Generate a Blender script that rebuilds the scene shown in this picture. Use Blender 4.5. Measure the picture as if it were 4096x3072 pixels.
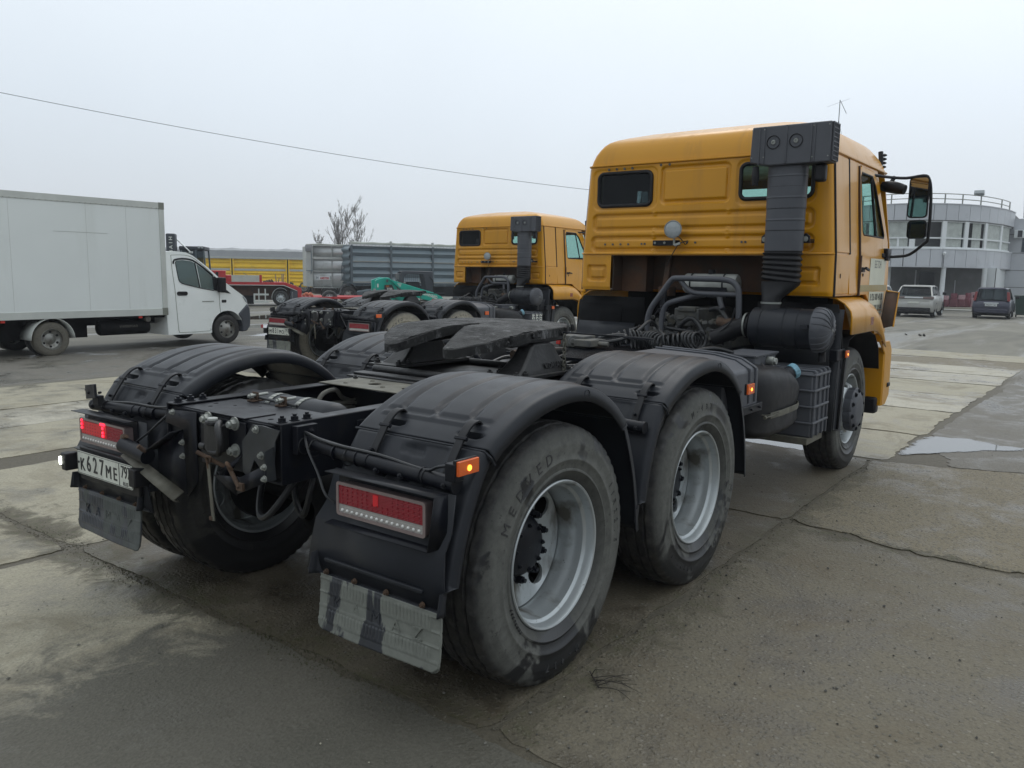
import bpy, bmesh, math, random
from mathutils import Vector, Matrix, noise
from mathutils.geometry import delaunay_2d_cdt
random.seed(7)
PI = math.pi
R = math.radians
for o in list(bpy.data.objects):
    bpy.data.objects.remove(o)
SC = bpy.context.scene
COL = SC.collection

# ---------------------------------------------------------------- camera
cam_d = bpy.data.cameras.new('camera')
cam = bpy.data.objects.new('camera', cam_d)
COL.objects.link(cam)
cam_d.sensor_width = 36.0
cam_d.lens = 36.0 * 3232.76 / 4096
cam_d.clip_start = 0.05
cam_d.clip_end = 900
_yaw, _pit, _rol = 0.64200415, -0.13837239, 0.01638434
_f = Vector((math.cos(_yaw) * math.cos(_pit), math.sin(_yaw) * math.cos(_pit), math.sin(_pit)))
_r = Vector((math.sin(_yaw), -math.cos(_yaw), 0))
_u = _r.cross(_f)
_R = _r * math.cos(_rol) + _u * math.sin(_rol)
_U = _u * math.cos(_rol) - _r * math.sin(_rol)
m = Matrix(((_R.x, _U.x, -_f.x, -2.5747), (_R.y, _U.y, -_f.y, -2.9114), (_R.z, _U.z, -_f.z, 1.6117), (0, 0, 0, 1)))
cam.matrix_world = m
SC.camera = cam

# ---------------------------------------------------------------- world: overcast
SUN_EL, SUN_AZ = R(50), R(20)
w = bpy.data.worlds.new('World')
SC.world = w
w.use_nodes = True
nt = w.node_tree
nt.nodes.clear()
N = nt.nodes.new
out = N('ShaderNodeOutputWorld')
bg1 = N('ShaderNodeBackground'); bg2 = N('ShaderNodeBackground'); mx = N('ShaderNodeMixShader')
sky = N('ShaderNodeTexSky'); sky.sky_type = 'NISHITA'; sky.sun_disc = False
sky.sun_elevation = SUN_EL; sky.sun_rotation = PI / 2 - SUN_AZ
sky.air_density = 1.0; sky.dust_density = 3.0; sky.ozone_density = 1.0
bg1.inputs['Strength'].default_value = 0.1
nt.links.new(sky.outputs[0], bg1.inputs[0])
tc = N('ShaderNodeTexCoord'); sp = N('ShaderNodeSeparateXYZ')
nt.links.new(tc.outputs['Generated'], sp.inputs[0])
rp = N('ShaderNodeValToRGB')
e = rp.color_ramp.elements
e[0].position = 0.0; e[0].color = (0.66, 0.715, 0.775, 1)
e[1].position = 1.0; e[1].color = (1.38, 1.47, 1.52, 1)
a = e.new(0.05); a.color = (0.67, 0.725, 0.785, 1)
a = e.new(0.18); a.color = (0.77, 0.845, 0.92, 1)
a = e.new(0.36); a.color = (0.92, 1.005, 1.07, 1)
nt.links.new(sp.outputs['Z'], rp.inputs[0])
# brighter towards the hidden sun (front right), with soft cloud mottling
dt = N('ShaderNodeVectorMath'); dt.operation = 'DOT_PRODUCT'
dt.inputs[1].default_value = (math.cos(R(8)), math.sin(R(8)), 0.1)
nt.links.new(tc.outputs['Generated'], dt.inputs[0])
mr = N('ShaderNodeMapRange'); mr.inputs[1].default_value = -1.0; mr.inputs[2].default_value = 1.0
mr.inputs[3].default_value = 0.72; mr.inputs[4].default_value = 1.10
nt.links.new(dt.outputs['Value'], mr.inputs[0])
nz = N('ShaderNodeTexNoise'); nz.inputs['Scale'].default_value = 2.2; nz.inputs['Detail'].default_value = 3
nt.links.new(tc.outputs['Generated'], nz.inputs[0])
mr2 = N('ShaderNodeMapRange'); mr2.inputs[1].default_value = 0.3; mr2.inputs[2].default_value = 0.7
mr2.inputs[3].default_value = 0.965; mr2.inputs[4].default_value = 1.035
nt.links.new(nz.outputs[0], mr2.inputs[0])
mu = N('ShaderNodeMath'); mu.operation = 'MULTIPLY'
nt.links.new(mr.outputs[0], mu.inputs[0]); nt.links.new(mr2.outputs[0], mu.inputs[1])
nt.links.new(rp.outputs[0], bg2.inputs[0]); nt.links.new(mu.outputs[0], bg2.inputs[1])
mx.inputs[0].default_value = 0.92
nt.links.new(bg1.outputs[0], mx.inputs[1]); nt.links.new(bg2.outputs[0], mx.inputs[2])
nt.links.new(mx.outputs[0], out.inputs[0])

sun_d = bpy.data.lights.new('sun', 'SUN')
sun_d.energy = 0.5; sun_d.angle = R(30); sun_d.color = (1.0, 0.97, 0.93)
sun = bpy.data.objects.new('sun', sun_d); COL.objects.link(sun)
sd = Vector((math.cos(SUN_EL) * math.cos(SUN_AZ), math.cos(SUN_EL) * math.sin(SUN_AZ), math.sin(SUN_EL)))
sun.rotation_euler = sd.to_track_quat('Z', 'Y').to_euler()
sun.location = (0, 0, 60)

SC.view_settings.view_transform = 'Standard'
SC.view_settings.look = 'None'
SC.view_settings.exposure = 0.0
SC.view_settings.gamma = 1.0
SC.view_settings.use_curve_mapping = False
SC.render.engine = 'CYCLES'
SC.cycles.max_bounces = 7
SC.cycles.transparent_max_bounces = 10
SC.cycles.volume_bounces = 0
SC.cycles.use_denoising = True
SC.cycles.sample_clamp_indirect = 4.0

# ---------------------------------------------------------------- materials
def new_mat(name):
    mt = bpy.data.materials.new(name); mt.use_nodes = True
    n = mt.node_tree; n.nodes.clear()
    o = n.nodes.new('ShaderNodeOutputMaterial'); b = n.nodes.new('ShaderNodeBsdfPrincipled')
    n.links.new(b.outputs[0], o.inputs[0])
    return mt, n, b

def nd(n, t, **kw):
    x = n.nodes.new(t)
    for k, v in kw.items():
        if k in ('op', 'operation'): x.operation = v
        elif isinstance(k, str) and k.startswith('i_'):
            kk = k[2:]
            x.inputs[int(kk) if kk.isdigit() else kk].default_value = v
        else: setattr(x, k, v)
    return x

def ramp(n, src, pts):
    r = n.nodes.new('ShaderNodeValToRGB')
    while len(r.color_ramp.elements) > 1: r.color_ramp.elements.remove(r.color_ramp.elements[0])
    el = r.color_ramp.elements
    el[0].position = pts[0][0]; el[0].color = c4(pts[0][1])
    for p, c in pts[1:]:
        q = el.new(p); q.color = c4(c)
    n.links.new(src, r.inputs[0])
    return r.outputs[0]

def c4(c):
    if isinstance(c, (int, float)): return (c, c, c, 1)
    return (c[0], c[1], c[2], 1)

def noise_tex(n, vec, scale, detail=4, rough=0.55, dist=0.0):
    t = n.nodes.new('ShaderNodeTexNoise')
    t.inputs['Scale'].default_value = scale; t.inputs['Detail'].default_value = detail
    t.inputs['Roughness'].default_value = rough; t.inputs['Distortion'].default_value = dist
    if vec is not None: n.links.new(vec, t.inputs['Vector'])
    return t.outputs[0]

def mixc(n, fac, a, b, mode='MIX'):
    x = n.nodes.new('ShaderNodeMix'); x.data_type = 'RGBA'; x.blend_type = mode
    for k, v in ((0, fac), (6, a), (7, b)):
        if isinstance(v, (int, float)): x.inputs[k].default_value = v if k == 0 else c4(v)
        elif isinstance(v, tuple): x.inputs[k].default_value = c4(v)
        else: n.links.new(v, x.inputs[k])
    return x.outputs[2]

def mth(n, op, a, b=None, clamp=False):
    x = n.nodes.new('ShaderNodeMath'); x.operation = op; x.use_clamp = clamp
    for k, v in ((0, a), (1, b)):
        if v is None: continue
        if isinstance(v, (int, float)): x.inputs[k].default_value = v
        else: n.links.new(v, x.inputs[k])
    return x.outputs[0]

def bump(n, b, h, strength=0.3, dist=0.01):
    x = n.nodes.new('ShaderNodeBump'); x.inputs['Strength'].default_value = strength; x.inputs['Distance'].default_value = dist
    n.links.new(h, x.inputs['Height']); n.links.new(x.outputs[0], b.inputs['Normal'])

def coords(n, kind='Object'):
    t = n.nodes.new('ShaderNodeTexCoord'); return t.outputs[kind]

def stretch(n, v, s):
    mp = n.nodes.new('ShaderNodeMapping'); mp.inputs['Scale'].default_value = s
    n.links.new(v, mp.inputs[0]); return mp.outputs[0]

def pm(name, col, rough=0.5, metal=0.0, var=0.12, scale=9, dirt=None, dirt_amt=0.0, dirt_scale=3.0, bmp=0.0, bscale=90, coat=0.0, spec=0.5, streak=False):
    mt, n, b = new_mat(name)
    v = coords(n)
    base = tuple(col)
    lo = tuple(c * (1 - var) for c in base); hi = tuple(min(1, c * (1 + var)) for c in base)
    cc = ramp(n, noise_tex(n, v, scale, 5), [(0.3, lo), (0.7, hi)])
    rr = ramp(n, noise_tex(n, v, scale * 0.6 + 1, 4), [(0.3, max(0.03, rough * 0.82)), (0.7, min(1, rough * 1.18))])
    if dirt:
        vv = stretch(n, v, (1, 1, 0.18)) if streak else v
        dn = noise_tex(n, vv, dirt_scale, 8, 0.65, 0.4)
        f = ramp(n, dn, [(0.62 - dirt_amt * 0.5, 0.0), (0.80 - dirt_amt * 0.4, min(1.0, 0.35 + dirt_amt))])
        cc = mixc(n, f, cc, tuple(dirt))
        rr = mixc(n, f, rr, 0.85)
    n.links.new(cc, b.inputs['Base Color']); n.links.new(rr, b.inputs['Roughness'])
    b.inputs['Metallic'].default_value = metal
    b.inputs['Specular IOR Level'].default_value = spec
    if coat: b.inputs['Coat Weight'].default_value = coat; b.inputs['Coat Roughness'].default_value = 0.08
    if bmp: bump(n, b, noise_tex(n, v, bscale, 3), bmp, 0.004)
    return mt

M = {}
M['yellow'] = pm('yellow_paint', (0.60, 0.272, 0.004), 0.33, var=0.04, scale=2.0, dirt=(0.36, 0.175, 0.035), dirt_amt=0.16, dirt_scale=5.0, streak=True, coat=0.25, spec=0.4)
M['brown_under'] = pm('dusty_brown_underside', (0.075, 0.034, 0.016), 0.75, var=0.25, scale=6, dirt=(0.045, 0.038, 0.03), dirt_amt=0.4, dirt_scale=4)
M['black_plastic'] = pm('black_plastic', (0.019, 0.021, 0.026), 0.42, var=0.12, scale=7, dirt=(0.060, 0.060, 0.056), dirt_amt=0.07, dirt_scale=5, bmp=0.10, bscale=260, spec=0.25)
M['gray_plastic'] = pm('dark_grey_plastic', (0.068, 0.072, 0.084), 0.52, var=0.08, scale=6, dirt=(0.13, 0.13, 0.12), dirt_amt=0.07, dirt_scale=8, bmp=0.08, bscale=260)
M['frame_black'] = pm('black_frame_paint', (0.007, 0.008, 0.012), 0.42, var=0.2, scale=8, dirt=(0.034, 0.031, 0.026), dirt_amt=0.12, dirt_scale=7, bmp=0.12, bscale=120, spec=0.25)
M['deep_black'] = pm('dirty_underbody_black', (0.006, 0.006, 0.007), 0.65, var=0.3, scale=8, dirt=(0.022, 0.021, 0.018), dirt_amt=0.15, dirt_scale=6, spec=0.15)
M['rubber'] = pm('black_rubber', (0.011, 0.011, 0.013), 0.5, var=0.2, scale=20, dirt=(0.04, 0.04, 0.037), dirt_amt=0.10, dirt_scale=9, spec=0.3)
M['cable'] = pm('cable_rubber', (0.012, 0.013, 0.015), 0.45, var=0.2, scale=30)
M['hose_grey'] = pm('dusty_grey_hose', (0.12, 0.115, 0.10), 0.8, var=0.3, scale=20)
M['rust'] = pm('rusty_steel', (0.085, 0.052, 0.033), 0.85, var=0.4, scale=30, dirt=(0.05, 0.03, 0.02), dirt_amt=0.4, dirt_scale=20, bmp=0.4, bscale=150)
M['zinc'] = pm('zinc_steel', (0.27, 0.28, 0.26), 0.5, metal=0.4, var=0.15, scale=20)
M['holder_steel'] = pm('grey_holder_steel', (0.035, 0.038, 0.042), 0.45, metal=0.1, var=0.3, scale=10, dirt=(0.09, 0.085, 0.07), dirt_amt=0.15, dirt_scale=8)
M['steel_dusty'] = pm('dusty_bare_steel', (0.13, 0.125, 0.10), 0.65, metal=0.2, var=0.3, scale=14, dirt=(0.10, 0.09, 0.07), dirt_amt=0.3, dirt_scale=8)
M['engine'] = pm('dirty_engine_casting', (0.075, 0.078, 0.078), 0.65, var=0.35, scale=14, dirt=(0.16, 0.15, 0.12), dirt_amt=0.35, dirt_scale=8, bmp=0.5, bscale=40)
M['tank_white'] = pm('cloudy_white_plastic', (0.34, 0.35, 0.33), 0.5, var=0.15, scale=8)
M['blue_cap'] = pm('blue_plastic_cap', (0.16, 0.33, 0.42), 0.45, var=0.2, scale=20, dirt=(0.35, 0.42, 0.42), dirt_amt=0.2, dirt_scale=10)
M['white_paint'] = pm('white_van_paint', (0.80, 0.83, 0.81), 0.35, var=0.03, scale=2, dirt=(0.40, 0.41, 0.37), dirt_amt=0.10, dirt_scale=2.0, coat=0.3)
M['box_white'] = pm('white_box_panel', (0.70, 0.735, 0.72), 0.5, var=0.03, scale=0.8, dirt=(0.60, 0.63, 0.60), dirt_amt=0.18, dirt_scale=1.6, streak=True)
M['box_rail'] = pm('grey_box_rail', (0.50, 0.52, 0.49), 0.55, var=0.08, scale=3)
M['box_corner'] = pm('grey_corner_cap', (0.19, 0.20, 0.17), 0.6, var=0.1, scale=5)
M['red'] = pm('red_trailer_paint', (0.42, 0.018, 0.022), 0.45, var=0.15, scale=3, dirt=(0.22, 0.06, 0.05), dirt_amt=0.15, dirt_scale=3)
M['trailer_yellow'] = pm('yellow_trailer_paint', (0.86, 0.55, 0.02), 0.5, var=0.05, scale=1.0, dirt=(0.40, 0.27, 0.06), dirt_amt=0.14, dirt_scale=1.5)
M['tarp'] = pm('grey_tarpaulin', (0.27, 0.28, 0.29), 0.65, var=0.06, scale=2, bmp=0.5, bscale=5)
M['tarp_light'] = pm('rolled_cream_tarpaulin', (0.36, 0.38, 0.34), 0.7, var=0.12, scale=3, bmp=0.5, bscale=8)
M['silver'] = pm('worn_silver_paint', (0.52, 0.54, 0.54), 0.34, metal=0.6, var=0.08, scale=1.5, dirt=(0.27, 0.27, 0.25), dirt_amt=0.22, dirt_scale=1.6)
M['silver_rail'] = pm('dull_silver_rail', (0.42, 0.44, 0.42), 0.5, var=0.1, scale=3, dirt=(0.22, 0.22, 0.2), dirt_amt=0.15, dirt_scale=3)
M['slate'] = pm('slate_grey_paint', (0.155, 0.20, 0.225), 0.45, var=0.06, scale=1.2, dirt=(0.22, 0.22, 0.20), dirt_amt=0.12, dirt_scale=1.3)
M['slate_dark'] = pm('dark_slate_paint', (0.075, 0.100, 0.115), 0.45, var=0.08, scale=1.5, dirt=(0.13, 0.13, 0.12), dirt_amt=0.12, dirt_scale=1.5)
M['teal'] = pm('teal_loader_paint', (0.008, 0.33, 0.25), 0.4, var=0.06, scale=3, dirt=(0.06, 0.22, 0.17), dirt_amt=0.15, dirt_scale=4)
M['dark_cab'] = pm('charcoal_cab_paint', (0.045, 0.050, 0.062), 0.5, var=0.1, scale=4, dirt=(0.09, 0.09, 0.09), dirt_amt=0.12, dirt_scale=4)
M['alu_panel'] = pm('grey_cladding_panel', (0.50, 0.52, 0.55), 0.45, metal=0.1, var=0.05, scale=0.7, dirt=(0.28, 0.29, 0.30), dirt_amt=0.12, dirt_scale=1.0)
M['pvc'] = pm('white_window_frame', (0.72, 0.75, 0.76), 0.4, var=0.03, scale=1)
M['pillar'] = pm('light_grey_pillar', (0.62, 0.65, 0.66), 0.5, var=0.06, scale=1)
M['curtain'] = pm('pale_curtain', (0.74, 0.76, 0.72), 0.9, var=0.12, scale=3)
M['int_dark'] = pm('dark_interior', (0.045, 0.048, 0.054), 0.8, var=0.3, scale=2)
M['int_grey'] = pm('grey_interior', (0.16, 0.165, 0.165), 0.8, var=0.25, scale=1)
M['bin_green'] = pm('dark_green_bin', (0.02, 0.045, 0.035), 0.6, var=0.15, scale=4)
M['burg'] = pm('burgundy_goods', (0.16, 0.045, 0.06), 0.7, var=0.35, scale=2.5)
M['pinkgoods'] = pm('pale_pink_wrap', (0.40, 0.25, 0.27), 0.6, var=0.3, scale=3)
M['wall_tan'] = pm('tan_render_wall', (0.24, 0.22, 0.18), 0.85, var=0.15, scale=1)
M['car_silver'] = pm('dirty_silver_car_paint', (0.42, 0.42, 0.40), 0.35, metal=0.3, var=0.05, scale=1.5, dirt=(0.24, 0.23, 0.19), dirt_amt=0.20, dirt_scale=1.5, coat=0.3)
M['car_blue'] = pm('dark_blue_car_paint', (0.028, 0.030, 0.055), 0.35, metal=0.2, var=0.08, scale=1.5, dirt=(0.10, 0.10, 0.12), dirt_amt=0.16, dirt_scale=1.5, coat=0.4)
M['orange_rag'] = pm('orange_strap_bundle', (0.50, 0.17, 0.10), 0.8, var=0.3, scale=8)
M['wood'] = pm('weathered_wood', (0.30, 0.22, 0.14), 0.8, var=0.3, scale=8)
M['plank_grey'] = pm('pale_grey_plank', (0.45, 0.45, 0.41), 0.7, var=0.08, scale=3)
M['bark'] = pm('grey_bark', (0.15, 0.135, 0.12), 0.9, var=0.3, scale=6)
M['plate_white'] = pm('white_plate_enamel', (0.60, 0.62, 0.56), 0.45, var=0.05, scale=12, dirt=(0.30, 0.29, 0.25), dirt_amt=0.18, dirt_scale=9)
M['print_black'] = pm('black_print', (0.02, 0.02, 0.022), 0.5, var=0.1)
M['print_white'] = pm('white_print', (0.65, 0.67, 0.62), 0.5, var=0.05)
M['print_red'] = pm('red_print', (0.45, 0.03, 0.03), 0.5, var=0.1)
M['print_orange'] = pm('orange_print', (0.55, 0.16, 0.02), 0.5, var=0.1)
M['sticker'] = pm('worn_white_sticker', (0.62, 0.62, 0.50), 0.45, var=0.06, scale=6)
M['chrome'] = pm('bright_steel', (0.6, 0.62, 0.62), 0.25, metal=0.9, var=0.1, scale=10)
M['twig'] = pm('wet_dark_twig', (0.03, 0.025, 0.02), 0.7, var=0.3, scale=20)
M['moss'] = pm('moss', (0.045, 0.050, 0.018), 0.95, var=0.5, scale=30)
M['green_tint'] = pm('olive_stripe_sticker', (0.30, 0.21, 0.025), 0.4, var=0.05, scale=3, coat=0.4)

def glass_mat(name, tint, transp, rough=0.03):
    mt = bpy.data.materials.new(name); mt.use_nodes = True
    n = mt.node_tree; n.nodes.clear()
    o = n.nodes.new('ShaderNodeOutputMaterial'); mxs = n.nodes.new('ShaderNodeMixShader')
    tr = n.nodes.new('ShaderNodeBsdfTransparent'); gl = n.nodes.new('ShaderNodeBsdfPrincipled')
    tr.inputs[0].default_value = c4(tint)
    v = coords(n)
    n.links.new(ramp(n, noise_tex(n, v, 5, 4), [(0.3, (0.02, 0.022, 0.024)), (0.7, (0.035, 0.037, 0.04))]), gl.inputs['Base Color'])
    gl.inputs['Roughness'].default_value = rough
    mxs.inputs[0].default_value = 1 - transp
    n.links.new(tr.outputs[0], mxs.inputs[1]); n.links.new(gl.outputs[0], mxs.inputs[2])
    n.links.new(mxs.outputs[0], o.inputs[0])
    return mt
M['glass_dark'] = glass_mat('dark_tinted_glass', (0.45, 0.50, 0.53), 0.72)
M['glass_green'] = glass_mat('green_tinted_glass', (0.80, 0.93, 0.90), 0.90)
M['glass_clear'] = glass_mat('clear_glass', (0.80, 0.86, 0.86), 0.72)
M['glass_bld'] = glass_mat('office_glass', (0.96, 0.97, 0.97), 0.92, 0.05)

def mirror_mat():
    mt, n, b = new_mat('mirror_glass')
    v = coords(n)
    n.links.new(ramp(n, noise_tex(n, v, 9, 3), [(0.3, (0.34, 0.36, 0.37)), (0.7, (0.38, 0.40, 0.41))]), b.inputs['Base Color'])
    b.inputs['Metallic'].default_value = 1.0; b.inputs['Roughness'].default_value = 0.04
    return mt
M['mirror'] = mirror_mat()

def lens_mat(name, col, em=0.0, cell=0.0, rough=0.18, emc=None):
    mt, n, b = new_mat(name)
    v = coords(n)
    c = ramp(n, noise_tex(n, v, 30, 3), [(0.3, tuple(x * 0.85 for x in col)), (0.7, col)])
    n.links.new(c, b.inputs['Base Color'])
    b.inputs['Roughness'].default_value = rough
    if cell:
        vo = n.nodes.new('ShaderNodeTexVoronoi'); vo.inputs['Scale'].default_value = cell; vo.inputs['Randomness'].default_value = 0.1
        n.links.new(v, vo.inputs['Vector']); bump(n, b, vo.outputs[0], 0.6, 0.004)
    if em:
        b.inputs['Emission Color'].default_value = c4(emc or col); b.inputs['Emission Strength'].default_value = em
    return mt
M['lens_red'] = lens_mat('red_lens', (0.26, 0.012, 0.022), 0, 160)
M['lens_clear'] = lens_mat('clear_lens', (0.36, 0.34, 0.32), 0, 120)
M['lens_frame'] = lens_mat('lamp_edge', (0.22, 0.17, 0.165), 0)
M['led_red'] = lens_mat('lit_red_led', (0.9, 0.02, 0.03), 3.0, emc=(1.0, 0.02, 0.05))
M['led_redglow'] = lens_mat('glowing_red_lens', (0.45, 0.01, 0.02), 0.10, emc=(1.0, 0.01, 0.03))
M['led_white'] = lens_mat('lit_plate_lamp', (0.9, 0.95, 0.85), 9.0, emc=(0.95, 1.0, 0.85))
M['amber'] = lens_mat('amber_lens', (0.62, 0.10, 0.012), 0.05, 220, emc=(1.0, 0.2, 0.02))
M['amber_lit'] = lens_mat('lit_amber_bulb', (1.0, 0.35, 0.03), 3.0, emc=(1.0, 0.36, 0.04))
M['reflector_red'] = lens_mat('red_marker', (0.55, 0.03, 0.02), 0.0, 150)
M['marker_dark'] = lens_mat('dark_orange_marker', (0.24, 0.05, 0.012), 0.0, 100)
M['car_lamp'] = lens_mat('dull_red_car_lamp', (0.22, 0.03, 0.03), 0.0, 0)
M['dot_clear'] = lens_mat('clear_led_dome', (0.75, 0.75, 0.72), 0)
M['lamp_glass'] = lens_mat('work_lamp_glass', (0.36, 0.39, 0.40), 0, 25, 0.12)

def tyre_mat(name, dusty, dark, thr, seed=0.0, rough=0.75):
    mt, n, b = new_mat(name)
    v = coords(n)
    info = n.nodes.new('ShaderNodeObjectInfo')
    off = n.nodes.new('ShaderNodeVectorMath'); off.operation = 'ADD'
    sc = n.nodes.new('ShaderNodeVectorMath'); sc.operation = 'SCALE'; sc.inputs[0].default_value = (1, 1, 1)
    n.links.new(mth(n, 'MULTIPLY', info.outputs['Random'], 13.0), sc.inputs['Scale'])
    n.links.new(v, off.inputs[0]); n.links.new(sc.outputs[0], off.inputs[1])
    vv = off.outputs[0]
    # wet, clean rubber patches against dried dust
    sxyz = n.nodes.new('ShaderNodeSeparateXYZ'); n.links.new(v, sxyz.inputs[0])
    low = ramp(n, mth(n, 'ADD', mth(n, 'MULTIPLY', sxyz.outputs['Z'], -1.0), 0.5), [(0.70, 0.0), (0.90, 0.16)])
    nn = noise_tex(n, vv, 4.5, 7, 0.62, 0.6)
    s = mth(n, 'ADD', nn, low)
    f = ramp(n, s, [(thr - 0.01, 0.0), (thr + 0.035, 1.0)])
    grain = noise_tex(n, vv, 26, 6, 0.7)
    c1 = ramp(n, grain, [(0.32, tuple(x * 0.66 for x in dusty)), (0.68, tuple(x * 1.15 for x in dusty))])
    sp2 = ramp(n, noise_tex(n, vv, 55, 3, 0.6), [(0.66, 0.0), (0.69, 0.8)])
    c1 = mixc(n, sp2, c1, tuple(x * 0.4 for x in dusty))
    # radius mask: tread and shoulder darker with dirt of another sort
    r2 = mth(n, 'SQRT', mth(n, 'ADD', mth(n, 'POWER', sxyz.outputs['X'], 2.0), mth(n, 'POWER', sxyz.outputs['Z'], 2.0)))
    dust = ramp(n, r2, [(0.29, 0.45), (0.318, 0.62), (0.34, 0.9), (0.385, 1.12), (0.44, 1.0), (0.475, 0.78), (0.50, 0.5)])
    c1 = mixc(n, 1.0, c1, dust, 'MULTIPLY')
    tr = ramp(n, r2, [(0.495, 0.0), (0.508, 1.0)])
    cc = mixc(n, f, c1, dark)
    trc = ramp(n, noise_tex(n, vv, 18, 5, 0.7), [(0.4, (0.016, 0.016, 0.017)), (0.7, (0.05, 0.047, 0.042))])
    cc = mixc(n, tr, cc, trc)
    n.links.new(cc, b.inputs['Base Color'])
    n.links.new(mixc(n, f, rough, 0.38), b.inputs['Roughness'])
    bump(n, b, grain, 0.25, 0.003)
    return mt
M['tyre'] = tyre_mat('dusty_wet_tyre', (0.094, 0.095, 0.086), (0.011, 0.012, 0.014), 0.572)
M['tyre_letter'] = pm('clean_rubber_lettering', (0.034, 0.034, 0.035), 0.55, var=0.3, scale=20)
M['tyre_pale'] = tyre_mat('pale_muddy_tyre', (0.27, 0.25, 0.20), (0.07, 0.065, 0.055), 0.66)
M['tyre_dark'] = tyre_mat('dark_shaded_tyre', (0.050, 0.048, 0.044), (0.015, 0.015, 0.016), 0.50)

def rim_mat(name, col, dirtc, amt):
    mt, n, b = new_mat(name)
    v = coords(n)
    c = ramp(n, noise_tex(n, v, 5, 5), [(0.3, tuple(x * 0.85 for x in col)), (0.7, col)])
    f1 = ramp(n, noise_tex(n, stretch(n, v, (2.2, 1.0, 1.1)), 3.2, 5, 0.55, 0.2), [(amt, 0.0), (amt + 0.14, 0.85)])
    c = mixc(n, f1, c, dirtc)
    f2 = ramp(n, noise_tex(n, v, 38, 4, 0.6), [(0.68, 0.0), (0.72, 0.8)])
    c = mixc(n, f2, c, tuple(x * 0.5 for x in dirtc))
    n.links.new(c, b.inputs['Base Color'])
    b.inputs['Metallic'].default_value = 0.55
    n.links.new(mixc(n, f1, 0.36, 0.8), b.inputs['Roughness'])
    bump(n, b, noise_tex(n, v, 60, 4), 0.12, 0.003)
    return mt
M['rim'] = rim_mat('silver_rim_paint', (0.46, 0.49, 0.50), (0.075, 0.062, 0.040), 0.56)
M['rim_dirty'] = rim_mat('muddy_rim', (0.28, 0.28, 0.26), (0.11, 0.095, 0.075), 0.5)

def flap_mat(name, dusty, wet, thr, dirx=1):
    mt, n, b = new_mat(name)
    v = coords(n)
    vv = stretch(n, v, (1, 1.0, 0.22))
    f = ramp(n, noise_tex(n, vv, 7.5, 6, 0.6, 0.25), [(thr, 0.0), (thr + 0.018, 1.0)])
    c1 = ramp(n, noise_tex(n, v, 22, 6, 0.7), [(0.3, tuple(x * 0.7 for x in dusty)), (0.7, dusty)])
    c2 = ramp(n, noise_tex(n, v, 12, 5, 0.6), [(0.35, wet), (0.7, tuple(x * 2.0 for x in wet))])
    n.links.new(mixc(n, f, c1, c2), b.inputs['Base Color'])
    n.links.new(mixc(n, f, 0.8, 0.4), b.inputs['Roughness'])
    bump(n, b, noise_tex(n, v, 70, 4), 0.3, 0.003)
    return mt
M['flap'] = flap_mat('dusty_rubber_flap', (0.19, 0.20, 0.175), (0.020, 0.022, 0.026), 0.53)
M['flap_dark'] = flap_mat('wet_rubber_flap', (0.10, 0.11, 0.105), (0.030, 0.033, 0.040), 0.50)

def grease_mat():
    mt, n, b = new_mat('greasy_cast_iron')
    v = coords(n)
    big = noise_tex(n, v, 7, 6, 0.6, 0.5)
    c = ramp(n, noise_tex(n, stretch(n, v, (2.4, 0.9, 1)), 9, 9, 0.72, 0.8), [(0.32, (0.010, 0.010, 0.011)), (0.50, (0.026, 0.026, 0.026)), (0.60, (0.10, 0.10, 0.102)), (0.66, (0.24, 0.24, 0.245))])
    c = mixc(n, ramp(n, big, [(0.44, 1.0), (0.54, 0.0)]), c, (0.022, 0.022, 0.022))
    n.links.new(c, b.inputs['Base Color'])
    n.links.new(ramp(n, big, [(0.4, 0.5), (0.6, 0.75)]), b.inputs['Roughness']); b.inputs['Specular IOR Level'].default_value = 0.22
    bump(n, b, noise_tex(n, stretch(n, v, (2, 1, 1)), 30, 9, 0.75, 0.5), 0.9, 0.008)
    return mt
M['grease'] = grease_mat()
M['grease_plain'] = pm('greasy_black_iron', (0.015, 0.015, 0.016), 0.5, var=0.3, scale=14, dirt=(0.085, 0.08, 0.07), dirt_amt=0.16, dirt_scale=6, bmp=0.6, bscale=45)

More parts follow.
